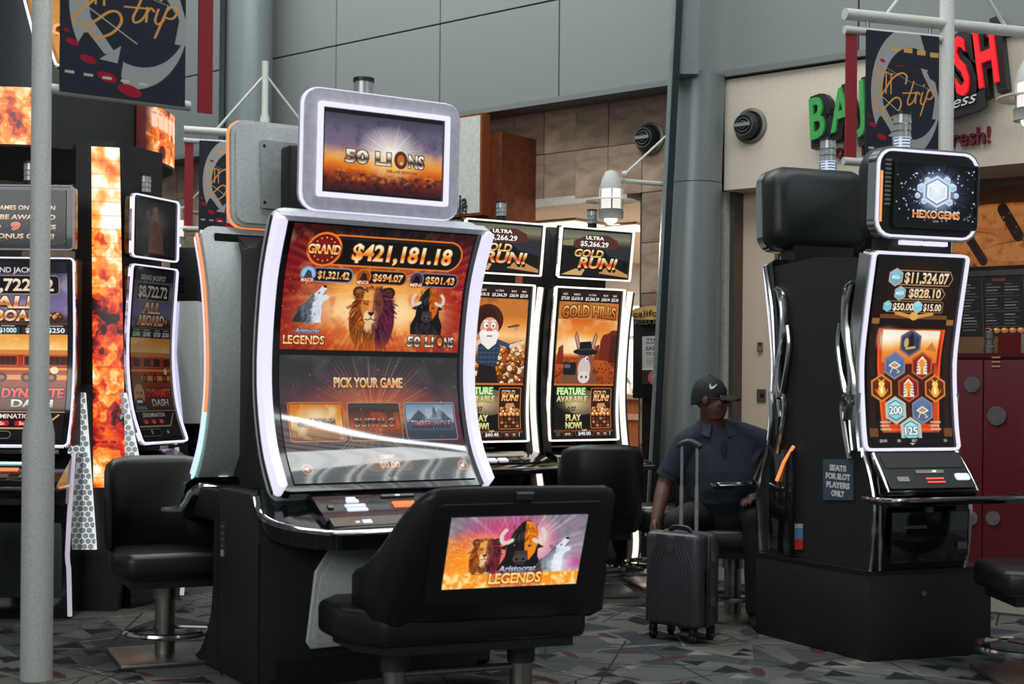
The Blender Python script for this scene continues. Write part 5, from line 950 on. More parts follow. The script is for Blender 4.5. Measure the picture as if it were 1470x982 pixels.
th2, sk2 = hex_machine(mid, -FH.u, -FH.n, -SV, 'slot machine turned away behind the hexagon game, black back and chrome rails', (DR, DR), True, .55)
MB().tube([side_pt0(1115, 690), side_pt0(1125, 664), side_pt0(1139, 641)], .0095, 8).build('orange_light', LEDO, th2)
sg = sp(1183, 660), sp(1225, 660), sp(1225, 718), sp(1183, 716)
def on_side(px0, py0, px1, py1, name, mat, parent, off=.012, h=.004):
    q = [sp(px0, py0), sp(px1, py0), sp(px1, py1), sp(px0, py1)]; return MB().prism([p - SN * off for p in q], -SN * h).build(name, mat, parent)
SGN = -1
so = FH.u * .03
def side_pt(px, py, out=0.0): return hit(px, py, FH.O + FH.u * (.03 - out), SN)
def side_plate(px0, py0, px1, py1, name, mat, parent, out=.004):
    q = [side_pt(px0, py0), side_pt(px1, py0), side_pt(px1, py1), side_pt(px0, py1)]; return MB().prism(q, -FH.u * out).build(name, mat, parent)
pln = side_plate(1183, 659, 1226, 718, 'notice_plate', M('slate_blue_plate', (62, 76, 92), .5), th, .006)
white = M('white_lettering', (206, 206, 204), .6)
for t, y in (('SEATS', 676), ('FOR SLOT', 688), ('PLAYERS', 700.5), ('ONLY', 712.5)):
    p = side_pt(1204.5, y) - FH.u * .006; w_ = {'SEATS': 24, 'FOR SLOT': 35, 'PLAYERS': 33, 'ONLY': 19}[t]; wid = (side_pt(1204 + w_ / 2, y) - side_pt(1204 - w_ / 2, y)).length
    MB().text(t, .030, p, -SV, UP, -FH.u, .002, bold=.045, wid=wid).build('lettering', white, pln, smooth=0)
side_plate(1123, 752, 1137, 790, 'sticker', M('grey_sticker', (74, 76, 78), .5), th)
for k in range(3): side_plate(1126, 757 + 9 * k, 1134, 761 + 9 * k, 'label_line', M('pale_print', (130, 132, 132), .5), th, .006)
side_plate(1139, 752, 1153, 758, 'sticker', M('beige_sticker', (170, 160, 150), .5), th); side_plate(1139, 758, 1153, 774, 'sticker', M('blue_sticker', (84, 120, 150), .5), th); side_plate(1139, 774, 1153, 789, 'sticker', M('red_sticker', (190, 40, 44), .5), th)
# ------------------------------------------------------------------ the tower on the left with its two machines
S_TR, S_TT, S_ST = IM('train_game_picture', art_train(), 1.0, .12), IM('train_topper_picture', art_train_topper(), .95, .12), IM('statue_picture', art_statue(), .9, .12)
S_TR2 = IM('train_game_picture_dim', art_train(.5), 1.0, .12); S_F, S_C1, S_C2 = IM('fire_column_picture', art_fire(), 1.1, .3), IM('crown_fire_picture', art_crown(5, False), 1.15, .3), IM('crown_reel_picture', art_crown(8, True), 1.05, .3)
HXB, HXG = EM('honeycomb_backlight', (226, 232, 228), .95), EM('honeycomb_cell', (112, 122, 126), .9)
def quadm(pts, name, mat, parent, out):                               # a flat picture on four corner points, 12 mm thick
    p = [V(q) for q in pts]; b = [q - V(out) * .012 for q in p]
    return MB().add(p + b, [(0, 1, 2, 3), (7, 6, 5, 4), (0, 4, 5, 1), (1, 5, 6, 2), (2, 6, 7, 3), (3, 7, 4, 0)], [(0, 0), (1, 0), (1, 1), (0, 1)] * 2).build(name, mat, parent, smooth=0)
tw_ = thing('picture_tower', 'tall black tower with a fiery screen column, honeycomb lights and lit crown', 'display tower', (-2.7, 8.9, 0))
MB().prism([(-2.66, 8.46, 0), (-2.42, 8.46, 0), (-2.25, 8.92, 0), (-2.5, 9.5, 0), (-2.66, 9.5, 0)], UP * 2.84).build('core', BLKM, tw_)
fl_ = MB(); pr = [(-3.25, .0), (-2.30, .0), (-2.33, .3), (-2.36, 1.35), (-2.40, 1.45), (-2.7, 1.45)]
Y0 = 8.36
fl_.prism([(-2.86, Y0, 0), (-2.36, Y0, 0), (-2.33, Y0, .36), (-2.40, Y0, 1.36), (-2.66, Y0, 1.36), (-2.80, Y0, .36)], V((0, .1, 0))).build('skirt', BLKM, tw_)
MB().prism([P(62, 872, 8.45), P(205, 862, 8.6), P(262, 842, 8.9), P(262, 792, 8.9), P(205, 792, 8.5), P(70, 792, 8.36)], V((.0, .3, 0))).build('base', BLKM, tw_)
quadm([P(134, 700, 8.34), P(180, 700, 8.34), P(171, 212, 8.40), P(131, 210, 8.40)], 'fire_screen', S_F, tw_, V((0, -1, 0)))
for (A, B, C, D, nm) in ((P(82.5, 789, 8.33), P(138.5, 789, 8.33), P(122.5, 564, 8.345), P(106.5, 564, 8.345), 0), (P(176, 789, 8.345), P(226, 789, 8.36), P(181, 564, 8.36), P(171.5, 564, 8.36), 1)):
    bk = quadm([A, B, C, D], 'honeycomb_light', HXB, tw_, V((0, -1, 0))); hx = MB(); R = .0215; rows_ = int((D - A).length / (R * 1.5)); rows_ = max(rows_, 4)
    for j in range(rows_):
        t = (j + .55) / rows_; L_, R_ = A.lerp(D, t), B.lerp(C, t); wdt = (R_ - L_).length; d_ = (R_ - L_) / wdt; x = R * .5 + (R * .87 if j % 2 else 0)
        while x < wdt - R * .25: q = L_ + V((0, -.006, 0)); hx.prism([q + d_ * min(max(x + R * .84 * sind(60 * k), .002), wdt - .002) + UP * (R * .84 * cosd(60 * k)) for k in range(6)], V((0, .006, 0))); x += R * 1.74
    hx.build('honeycomb_cells', HXG, bk, kind='stuff', smooth=0)
# crown
cc = V((P(66, 130, 9.2).x, 9.2, 0)); R = .82; crown = MB().lathe([(R, 2.79), (R, 3.15)], cc, n=48).build('crown', BLKM, tw_)
def crown_screen(px0, px1, pic):
    def ang(px):
        d = ray(px, 300); d.z = 0; k = d.length; o = -cc; o.z = 0; b = o.dot(d) / k; c_ = o.dot(o) - (R + .01) ** 2; t = -b - math.sqrt(max(b * b - c_, 0)); q = d / k * t - cc; return math.atan2(q.y, q.x)
    g0, g1 = ang(px0), ang(px1); N = 14; mb = MB(); vs = []; uv = []
    for h in (0.004, -.012):
        for j, z in enumerate((2.80, 3.145)):
            for i in range(N + 1): g = g0 + (g1 - g0) * i / N; vs.append(cc + V((math.cos(g), math.sin(g), 0)) * (R + .01 + h) + UP * z); uv.append((i / N, j))
    m = N + 1; fs = [(i, i + 1, m + i + 1, m + i) for i in range(N)] + [(2 * m + i, 3 * m + i, 3 * m + i + 1, 2 * m + i + 1) for i in range(N)]
    mb.add(vs, fs, uv).build('crown_screen', pic, tw_)
crown_screen(-70, 52, S_C1); crown_screen(194, 249, S_C2)
MB().lathe([(.30, 3.15), (.30, 4.4)], cc + V((-.12, .3, 0)), n=24).build('mast', M('dark_grey_mast', (70, 74, 76), .6), tw_)
gs = [(36, -12), (92, -12), (91, 34), (79, 37), (77, 46), (87, 50), (90, 94), (80, 97), (70, 60), (52, 60)]
MB().prism([P(x, y, 8.5) for x, y in gs], V((0, .08, 0))).build('gold_emblem', M('gold_paint', (190, 130, 60), .35, .6), tw_); MB().tube([P(x, y, 8.47) for x, y in gs[:7]], .012, 6).build('emblem_amber_tube', LEDO, tw_); MB().tube([P(x, y, 8.46) for x, y in ((32, -12), (48, 50), (66, 52), (80, 92), (87, 94))], .009, 6).build('emblem_white_tube', LEDW, tw_)
TP = bez([(.09, 1.0), (.0, 1.25), (-.03, 1.6), (.0, 2.10)], 6)
def tower_machine(fr, label, pic, top, tp0, wdt, bk):
    th = thing('slot_machine', label, 'slot machine', fr(wdt / 2, 0, 0)); sf = fr.surf(TP); L = sf.len
    fr.side([(b - .04, z) for b, z in TP] + [(-bk, 2.1), (-bk, 1.0)], .02, wdt - .02).build('body', BLKM, th); MB().plate(sf, 0, wdt, 0, L, .03, -.05, -.003, 4, 14).build('bezel', BLKG, th); MB().ring(sf, 0, wdt, 0, L, .03, .009, -.02, .012, 16).build('light_frame', LEDW, th); MB().plate(sf, .04, wdt - .045, .04, L - .03, 0, -.002, .005, 8, 16).build('game_screen', pic, th)
    tp = fr.surf([(0, 2.14), (.005, tp0)]); MB().plate(tp, 0, wdt, 0, tp.len, .03, -.06, -.003, 3, 4).build('topper_body', BLKG, th); MB().ring(tp, 0, wdt, 0, tp.len, .03, .009, -.02, .01, 4).build('topper_frame', LEDW if pic is S_TR2 else M('topper_rim', (150, 130, 140), .35, .4), th); MB().plate(tp, .03, wdt - .05, .03, tp.len - .03, 0, -.002, .005, 4, 4).build('topper_screen', top, th)
    fr.beacon(th, wdt * .55, -.1, tp0 - .02, .17, .04)
    fr.side([(.0, .95), (.30, .80), (.33, .76), (.30, .72), (.05, .66), (.0, .40), (.02, .0), (-bk, 0), (-bk, .95)], .0, wdt).build('cabinet', BLKG, th)
    MB().tube(bez([fr(wdt + .006, b, z).to_tuple() for b, z in ((.0, .96), (.06, .70), (.11, .38), (.08, .30), (.05, .02))], 2), .014, 8).build('side_light', EM('soft_side_light', (190, 180, 196), .8), th)
    MB().tube([fr(a, b, .775) for a, b in ((.0, .05), (.0, .30), (.04, .335), (wdt - .04, .335), (wdt, .30), (wdt, .05))], .012, 8).build('deck_trim', CHR, th)
    dk = fr.surf([(.30, .803), (.0, .953)]); dots = MB()
    for j in range(2):
        for i in range(7): dots.box(dk(wdt * .42 + .018 * i, .14 + .02 * j, .004), (.013, .013, .01), fr.ax)
    dots.build('amber_display', AMB, th, kind='stuff'); MB().plate(dk, wdt * .38, wdt * .62, .22, .235, 0, -.005, .006, 1, 1).build('bill_slot', LEDB, th)
    for k in range(3): MB().plate(dk, wdt * (.2 + .22 * k), wdt * (.2 + .22 * k) + .08, .05, .09, .0, -.005, .01, 1, 1).build('button', STL, th)
    fr.box(.05, wdt - .05, .0, .03, .12, .6).build('belly_door', M('belly_grey', (70, 74, 76), .45), th, bevel=.01)
FT1 = Fr((-3.20, 8.10, 0), 1.5); tower_machine(FT1, 'slot machine with a train picture on the tower, half behind the grey pole', S_TR, S_TT, 2.52, .645, .23)
FT2 = Fr((-2.32, 8.47, 0), 68); tower_machine(FT2, 'slot machine on the right flank of the tower with a dim statue above', S_TR2, S_ST, 2.53, .47, .09)
# ------------------------------------------------------------------ swivel chairs
def make_chair(name, label, loc, rz, base='plate', bw=.54):
    th = thing(name, label, 'chair', (0, 0, 0), 'swivel chairs')
    sp_ = [(-.25, .22), (-.27, -.12), (-.22, -.25), (.22, -.25), (.27, -.12), (.25, .22)]
    MB().prism([(x, y, .42) for x, y in sp_], UP * .13).build('seat', LEA, th, bevel=.04, seg=4, smooth=60); MB().box((0, 0, .40), (.40, .38, .05)).build('seat_pan', BLK, th)
    rows = []; h = bw / 2
    for x, y, zt in ((-h, .06, .86), (-h * .96, .14, .96), (-h * .82, .20, .985), (-h * .5, .235, 1.0), (0, .245, 1.0), (h * .5, .235, 1.0), (h * .82, .20, .985), (h * .96, .14, .96), (h, .06, .86)):
        d = V((x * .35, 1 if abs(x) < h * .9 else .35, 0)).normalized(); zb_ = .50 + .03 * abs(x) / h
        rows.append([V((x, y, 0)) + d * o + UP * z + V((0, (z - .5) * .12, 0)) for o, z in ((-.04, zb_ + .03), (-.045, .75), (-.04, zt - .04), (-.015, zt), (.02, zt), (.045, zt - .04), (.05, .75), (.045, zb_ + .03), (0, zb_))])
    MB().loft(rows).build('backrest', LEA, th, smooth=65); MB().tube([(0, .10, .39), (0, .30, .40), (0, .33, .6)], .022, 8).build('back_bracket', BLK, th)
    MB().lathe([(.05, .02), (.05, .30), (.062, .30), (.062, .39)], (0, 0, 0), n=20).build('post', STL, th)
    if base == 'plate': MB().box((0, 0, .012), (.50, .50, .024)).build('base_plate', STL, th, bevel=.006)
    else: MB().lathe([(.24, 0), (.24, .012), (.20, .028), (.05, .04)], (0, 0, 0), n=32).build('base_disc', STL, th)
    MB().tube([(.21 * cosd(a), -.08 + .21 * sind(a), .15) for a in range(170, 371, 15)], .016, 8).build('foot_ring', CHR, th); MB().tube([(-.205, -.07, .15), (0, .05, .15), (.205, -.07, .15)], .012, 8).build('ring_bracket', STL, th)
    th.location = loc; th.rotation_euler = (0, 0, rz); return th
ch = make_chair('swivel_chair', 'black swivel chair on a square base plate beside the tower', V((-1.73, 6.99, 0)), .42)
ch['group'] = ''; del ch['group']
for loc, rz, lab in ((V((-3.05, 7.42, 0)), math.pi - .1, 'black swivel chair at the train game, cut by the left edge'), (V((.56, 9.25, 0)), math.pi + .15, 'black swivel chair in front of the donkey game, its back to the hall'), (V((1.08, 9.68, 0)), -1.35, 'black swivel chair turned sideways beside the donkey game'), (V((2.53, 6.66, 0)), -1.55, 'black swivel chair cut by the right edge beside the plinth')):
    c_ = copy_tree(ch, loc, rz, lab)
mc = make_chair('swivel_chair', 'swivel chair with a round base on which the man sits', V((1.33, 8.33, 0)), -.1, 'disc', .66); del mc['group']
# ------------------------------------------------------------------ banner stands
BAN = IM('banner_print', art_banner(), print_=True, rough=.85, spec=.2); BKB = M('banner_back', (38, 41, 50), .85, scale=200); REDC = M('red_banner_cloth', (132, 20, 36), .8, scale=150)
def stand(O, d, label, blabel, rlabel, low=False, other=False):
    O, d = V(O), V(d).normalized(); n = V((d.y, -d.x, 0)); n = n if n.y < 0 else -n
    th = thing('banner_stand', label, 'banner stand', O)
    MB().lathe([(.072, 0), (.072, 1.14), (.045, 1.28), (.045, 3.72), (.030, 3.76), (.030, 4.5)] if low else [(.045, 0), (.045, 3.78), (.030, 3.82), (.030, 4.3)], O, n=18).build('pole', WHP, th)
    for s_ in ((1, -1) if other else (1,)):
        e = d * s_; ul = .86 if low else .72; MB().tube([O + UP * 3.63, O + e * ul + UP * 3.63], .036, 12).build('upper_bar', WHP, th); MB().tube([O + e * .44 + UP * 3.64, O + UP * 4.18], .012, 8).build('brace', WHP, th)
    MB().tube([O + UP * 3.535, O + d * ul + UP * 3.535], .025, 12).build('banner_bar', WHP, th); MB().tube([O + UP * 2.745, O + d * .72 + UP * 2.745], .025, 12).build('lower_bar', WHP, th)
    for x in (.12, .56): MB().tube([O + d * x + UP * 3.60, O + d * x + UP * 3.54], .012, 8).build('hook', STL, th)
    l, r = (.075, .685) if d.x > 0 else (.585, .075); b = O + n * .03
    bn_ = quadm([b + d * l + UP * 2.735, b + d * r + UP * 2.735, b + d * r + UP * 3.54, b + d * l + UP * 3.54], 'banner', BAN, None, n); tag(bn_, blabel, 'banner')
    rd = MB().box(O + d * (.80 if low else .672) + UP * (3.12 if low else 3.14) + n * .0, (.075, .012, .80), (d, n, UP)).build('red_banner', REDC, None); tag(rd, rlabel, 'banner'); return th
stand((-2.195, 6.465, 0), (.82, .57, 0), 'grey banner pole close to the left edge of the hall', 'dark banner hanging on the nearest pole, grey ring and dashes', 'narrow red cloth strip beside the nearest banner', True)
PR = P(1357, 300, 8.6); PR.z = 0
stand(PR, (-.95, -.31, 0), 'white banner pole with double bars above the hexagon game', 'dark banner lettered Strip hanging by the green and red shop sign', 'narrow red cloth strip left of the Strip banner', False, True)
P2 = P(379, 300, 12.7); P2.z = 0
stand(P2, (-.95, -.31, 0), 'far white banner pole behind the lion machine topper', 'far dark banner partly hidden by the grey topper back', 'narrow red cloth strip at the far banner', False, True)
# ------------------------------------------------------------------ lamps on arms
GLS = EM('lamp_glass', (250, 246, 238), .9); BULB = EM('lamp_bulb', (255, 244, 226), 1.6)
def lamp(c, k, label, arm=None, rod=None, cat='lamp'):
    c = V(c); th = thing('industrial_lamp', label, cat, c)
    MB().lathe([(.012 * k, .26 * k), (.04 * k, .25 * k), (.062 * k, .2 * k), (.07 * k, .15 * k), (.07 * k, .14 * k)], c, n=20).build('cap', WHP, th); MB().lathe([(.062 * k, .015 * k), (.062 * k, .145 * k)], c, n=20).build('glass', GLS, th)
    MB().lathe([(.07 * k, .075 * k), (.165 * k, .06 * k), (.165 * k, .066 * k), (.07 * k, .085 * k)], c, n=28).build('reflector_disc', M('lamp_disc', (216, 208, 196), .4), th); MB().lathe([(.072 * k, -.05 * k), (.08 * k, -.05 * k), (.08 * k, .01 * k), (.072 * k, .01 * k)], c, n=20).build('guard_ring', WHP, th)
    for g in range(4): MB().tube([c + V((.072 * k * cosd(g * 90), .072 * k * sind(g * 90), -.04 * k)), c + V((.072 * k * cosd(g * 90), .072 * k * sind(g * 90), .15 * k))], .005 * k, 6).build('guard_wire', WHP, th)
    MB().ball(c - UP * .05 * k, (.045 * k, .045 * k, .035 * k)).build('bulb', BULB, th)
    if arm: MB().tube([V(arm[0]), V(arm[1])], .018, 10).build('arm', WHP, th); MB().tube([c + UP * .24 * k, V((c.x, c.y, V(arm[0]).lerp(V(arm[1]), .12).z))], .012, 8).build('stem', WHP, th)
    if rod: MB().tube([V(rod[0]), V(rod[1])], .009, 8).build('tie_rod', WHP, th); MB().ball(V(rod[0]), .025).build('clevis', WHP, th); MB().ball(V(rod[1]), .025).build('clevis', WHP, th)
    return th
lamp(P(877, 303, 10.25), 1.15, 'white caged lamp on an arm from the big column', (P(874, 258, 10.25), P(958, 265, 10.5)), (P(897, 250, 10.27), P(962, 190, 10.5)))
lamp(P(252, 342, 12.6), 1.15, 'far caged lamp between the tower and the grey machine back', (P(249, 303, 12.6), P(318, 309, 13.1)), (P(262, 300, 12.6), P(322, 240, 13.1)))
ql = PR + V((.95, .31, 0)) * .62; lamp(V((ql.x, ql.y, 3.14)), 1.25, 'caged lamp hanging from the banner bar at the right edge', (V((ql.x, ql.y, 3.62)), V((ql.x, ql.y, 3.46))))
# second column far left
c2 = W(352, 548, .35); c2.z = 0
cB = tag(MB().lathe([(.32, 0), (.25, 2.9), (.22, 8.2)], c2, n=32).build('column', colm), kind='structure')
tag(MB().prism([P(321, -420, c2.y - .2), P(328, -420, c2.y - .2), P(317, 560, c2.y - .2), P(309, 560, c2.y - .2)], V((0, .06, 0))).build('trim_10', M('dark_edge_strip_far', (34, 46, 50), .3, .4)), kind='structure')
# ------------------------------------------------------------------ round air nozzles on the wall
def vent(px, py, off, label):
    c = W(px, py, off); th = thing('air_nozzle', label, 'air vent', c, None); ax = (WD, UP, WM)
    MB().lathe([(.135, 0), (.135, .012), (.112, .02), (.108, .0)], c, WM, 28).build('rim', M('nozzle_rim', (110, 106, 100), .4, .5), th); q = c - WD * .02
    MB().lathe([(.106, .0), (.10, .05), (.085, .075)], q, WM, 28).build('ball', M('nozzle_black', (34, 36, 38), .4), th)
    for r_, h in ((.082, .085), (.056, .092), (.032, .098)): MB().lathe([(r_, .07), (r_, h), (r_ - .008, h), (r_ - .008, .07)], q, WM, 24).build('ring', M('nozzle_grey', (96, 100, 100), .4, .3), th)
    MB().box(q + WM * .1, (.13, .026, .014), ax).build('cross_bar', M('nozzle_bar', (150, 150, 146), .4, .3), th)
vent(934, 199, -.260, 'round black air nozzle on the stone tiles'); vent(1078, 181, -.036, 'round black air nozzle on the cream shop wall')
# ------------------------------------------------------------------ shop sign with raised letters
sg_ = thing('shop_sign', 'green and red raised letter sign on the cream shop wall', 'shop sign', W(1300, 150, 0))
LB, LG, LR = M('letter_black_return', (24, 24, 26), .5), M('letter_green', (62, 150, 76), .4), M('letter_red', (226, 24, 34), .4)
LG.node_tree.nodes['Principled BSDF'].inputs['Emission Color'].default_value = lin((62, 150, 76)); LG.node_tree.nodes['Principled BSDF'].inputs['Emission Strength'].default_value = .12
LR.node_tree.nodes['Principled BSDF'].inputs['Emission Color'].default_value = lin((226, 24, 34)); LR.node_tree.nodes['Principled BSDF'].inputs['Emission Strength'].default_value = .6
def word(txt, p0, p1, size, mat, sh, bold):
    """letters between two wall points (base line), each letter a piece of its own with a black backing"""
    a, b = W(*p0, .0), W(*p1, .0); u = (b - a); tot = sum(glyphs(x, bold, sh)[2] + .16 for x in txt); k = u.length / tot; u.normalize(); z = WM.cross(u) if WM.cross(u).z > 0 else -WM.cross(u); x = 0; sc = k
    for chx in txt:
        wd_ = glyphs(chx, bold, sh)[2]; q = a + u * (x * sc); hgt = size * (1.0 if True else 0)
        bk = MB().text(chx, hgt * 1.08, q - u * .02 - z * .025 - WM * .02, u, z, WM, .09, bold + .06, sh, 'LEFT', wid=wd_ * sc + .07).build('letter_backing', LB, sg_, smooth=0); MB().text(chx, hgt, q + WM * .072, u, z, WM, .03, bold, sh, 'LEFT', wid=wd_ * sc).build('letter', mat, bk, smooth=0); x += wd_ + .16
word('BAJA', (1172, 203), (1300, 158), .30, LG, .3, .02); word('FRESH', (1288, 176), (1456, 112), .40, LR, .3, .02)
ex = [W(*p, .06) for p in ((1310, 165), (1330, 158), (1360, 150), (1395, 140), (1418, 126), (1416, 140), (1419, 152), (1408, 160), (1372, 170), (1340, 180), (1316, 182))]
MB().prism(ex, WM * .03).build('script_board', LB, sg_); a, b = W(1316, 172, .095), W(1402, 146, .095); MB().text('express', .085, a, (b - a).normalized(), UP, WM, .006, 0.0, .3, 'LEFT', wid=(b - a).length).build('script_lettering', M('white_script', (210, 210, 206), .5), sg_, smooth=0)
MR = M('dark_red_letters', (112, 22, 34), .5)
tg = thing('tagline_letters', 'dark red small raised words under the shop sign', 'shop lettering', W(1300, 215, 0)); a, b = W(1191, 229, -.036), W(1423, 205, -.036)
for t, k0, k1 in (('Bold', 0, .165), ('Tasty', .20, .40), ('Hot', .44, .58), ('&', .62, .67), ('Fresh!', .725, 1.0)):
    q0, q1 = a.lerp(b, k0), a.lerp(b, k1); MB().text(t, .115, q0, (q1 - q0).normalized(), UP, WM, .03, .02, 0, 'LEFT', wid=(q1 - q0).length).build('word', MR, tg, smooth=0)
# ------------------------------------------------------------------ inside the taco shop
def board(px0, py0, px1, py1, off, name, mat, label, cat, th_=.03):
    a, b, c, d = [W(*p, off) for p in ((px0, py0), (px1, py0), (px1, py1), (px0, py1))]; z1, z0 = (a.z + b.z) / 2, (c.z + d.z) / 2
    q = [V((d.x, d.y, z0)), V((c.x, c.y, z0)), V((b.x, b.y, z1)), V((a.x, a.y, z1))]; k = [p - WM * th_ for p in q]
    o = MB().add(q + k, [(0, 1, 2, 3), (7, 6, 5, 4), (0, 4, 5, 1), (1, 5, 6, 2), (2, 6, 7, 3), (3, 7, 4, 0)], [(0, 0), (1, 0), (1, 1), (0, 1)] * 2).build(name, mat, None, smooth=0); return tag(o, label, cat)
FOOD, MENU, POST, FLY = IM('food_print', art_food(), .6, .4), IM('menu_print', art_menu(), .8, .4), IM('poster_print', art_poster(), print_=True, rough=.4), IM('flyer_print', art_flyer(), print_=True, rough=.5)
board(1352, 232, 1520, 388, -1.56, 'food_picture', FOOD, 'large lit picture of grilled tacos above the menu', 'picture'); board(1352, 396, 1530, 482, -1.56, 'menu_board', MENU, 'black menu board with rows of small print', 'menu board')
tag(wbox(MB(), T(1340, -1.56), 6.2, W(1430, 396, -1.56).z, W(1430, 388, -1.56).z, -1.6, -1.53).build('trim_11', M('menu_rail', (110, 108, 104), .4, .4)), kind='structure')
tag(wbox(MB(), T(1340, -1.56), T(1433, -1.56), W(1430, 515, -1.5).z, W(1430, 483, -1.56).z, -1.6, -1.55).build('trim_12', M('tan_wood', (190, 146, 100), .5, scale=12, stretch=(1, 1, 6))), kind='structure')
tag(wbox(MB(), T(1433, -1.56), T(1466, -1.56), W(1430, 515, -1.5).z, W(1430, 479, -1.56).z, -1.6, -1.545).build('trim_13', M('red_panel', (150, 20, 30), .5)), kind='structure'); tag(wbox(MB(), T(1466, -1.56), 6.2, W(1430, 515, -1.5).z, W(1430, 479, -1.56).z, -1.6, -1.55).build('trim_14', M('white_tile_strip', (196, 190, 180), .4)), kind='structure')
rc = thing('red_cabinet', 'dark red cabinet with round grey vents behind the hexagon game', 'cabinet', W(1430, 700, -.4) * 1.0); ro = -.35; rc0, rc1 = T(1300, ro), T(1530, ro); zt = W(1420, 507, ro).z
REDM = M('dark_red_laminate', (96, 20, 28), .45); wbox(MB(), rc0, rc1, 0, zt - .03, ro - .7, ro).build('body', REDM, rc); wbox(MB(), rc0 - .02, rc1, zt - .03, zt, ro - .7, ro + .02).build('top', M('red_top', (84, 18, 24), .3), rc); sx = T(1413, ro)
for t0, t1_ in ((rc0 + .01, sx - .004), (sx + .004, T(1500, ro))):
    dr = wbox(MB(), t0, t1_, .1, zt - .05, ro, ro + .018).build('door', REDM, rc, bevel=.003)
for px, py, r_ in ((1396, 552, .056), (1431, 597, .066), (1426, 744, .05), (1394, 744, .05)): MB().lathe([(r_, .0), (r_, .01), (r_ * .3, .012)], W(px, py, ro + .018), WM, 24).build('round_vent', M('vent_grey', (110, 104, 104), .5, .3), rc)
for k in range(3): MB().box(W(1430, 513 + 6.5 * k, ro + .02), (.06, .006, .012), WAX).build('louvre', M('louvre_tan', (190, 140, 120), .5), rc)
bc = thing('metal_canister', 'steel canister standing on the red cabinet', 'canister', W(1420, 507, ro - .12)); qb = V((bc.location.x, bc.location.y, zt)); bc.location = qb; WLOC[bc.name] = qb
MB().lathe([(.036, 0), (.036, .05), (.03, .055), (.03, .1), (.036, .105), (.036, .155)], qb, n=18).build('body', STL, bc); MB().lathe([(.03, .155), (.034, .165), (.02, .175)], qb, n=18).build('lid', CHR, bc)
board(1119.5, 262, 1170, 700, -.255, 'wall_poster', POST, 'dark poster with a white ring beside the doorway', 'poster')
sw_ = thing('wall_switch', 'steel switch plate on the cream return wall above the man', 'switch', W(1093, 568, -.3)); MB().box(W(1093, 568, -.294), (.075, .012, .1), WAX).build('plate', STL, sw_); MB().box(W(1094, 568, -.283), (.026, .014, .036), WAX).build('toggle', BLK, sw_)
dv = thing('wall_sensor', 'small grey device on the cream return wall above the switch', 'sensor', W(1091, 498, -.3)); MB().box(W(1091, 498, -.285), (.04, .03, .075), WAX).build('housing', M('sensor_grey', (120, 112, 104), .5), dv, bevel=.004); MB().box(W(1091, 494, -.268), (.02, .006, .02), WAX).build('lens', BLK, dv)
# ------------------------------------------------------------------ restaurant front: sign, kiosk, counter
COP = M('copper_panel', (120, 62, 38), .4, .5, var=.3, scale=14)
bs_ = thing('blade_sign', 'white sign board in a copper frame on a copper block', 'sign', W(690, 250, 0)); s0 = .25
t0, t1_ = T(606, s0), T(692, s0); z0, z1 = W(660, 309, s0).z, W(660, 172, s0).z
wbox(MB(), t0 - .35, T(712, s0), 0, W(700, 190, s0).z, -.27, s0 - .05).build('copper_block', COP, bs_); wbox(MB(), t0 - .03, t1_ + .02, z0 - .02, z1 + .02, s0 - .05, s0 + .05).build('frame', M('copper_frame', (156, 84, 54), .35, .5), bs_); wbox(MB(), t0, t1_, z0, z1, s0 + .04, s0 + .056).build('board', M('white_sign_face', (196, 196, 188), .5), bs_)
for t, px, py, h in (('california', 671, 298, .125), ('PIZZA KITCHEN', 670, 306, .05)):
    q = W(px, py, s0 + .058); MB().text(t, h, q, WD, UP, WM, .004, .02, 0, 'RIGHT', wid=.55).build('lettering', M('sign_black', (30, 30, 32), .5), bs_, smooth=0)
ks = thing('menu_kiosk', 'black menu kiosk with a leaf shaped wooden sign by the column', 'kiosk', V((W(930, 560, .16).x, W(930, 560, .16).y, 0))); ko = .16; k0, k1 = T(908, ko), T(960, ko)
wbox(MB(), k0, k1, W(920, 572, ko).z, W(920, 456, ko).z, ko - .1, ko).build('cabinet', BLK, ks, bevel=.006); wbox(MB(), k0 + .08, k1 - .08, .02, W(920, 572, ko).z, ko - .08, ko - .02).build('stem', BLK, ks); wbox(MB(), k0, k1, 0, .03, ko - .15, ko + .05).build('foot', BLK, ks)
lf = [W(x, y, ko + .02) for x, y in ((904, 450), (914, 443), (936, 439), (962, 440), (976, 450), (962, 459), (914, 459))]; MB().prism(lf, WM * .02).build('leaf_sign', M('pale_wood', (222, 176, 110), .5, scale=14), ks)
a, b = W(909, 455, ko + .043), W(972, 452, ko + .043); MB().text('california', .05, a, (b - a).normalized(), UP, WM, .003, 0, 0, 'LEFT', wid=(b - a).length).build('lettering', M('brown_letters', (70, 46, 26), .5), ks, smooth=0); a, b = W(912, 466, ko + .003), W(974, 464, ko + .003); MB().text('PIZZA KITCHEN', .032, a, (b - a).normalized(), UP, WM, .003, .02, 0, 'LEFT', wid=(b - a).length).build('lettering', M('pale_letters', (200, 200, 196), .5), ks, smooth=0)
a, b, c, d = [W(x, y, ko + .006) for x, y in ((922, 483), (952, 482), (951, 552), (922, 552))]; quadm([d, c, b, a], 'flyer', FLY, ks, WM)
ct = thing('restaurant_counter', 'orange brown counter with a stone top inside the restaurant', 'counter', W(880, 700, -2.6)); co = -2.5; WOODC = M('counter_wood', (140, 78, 44), .5, scale=10, stretch=(6, 1, 1)); zc = W(900, 566, co).z
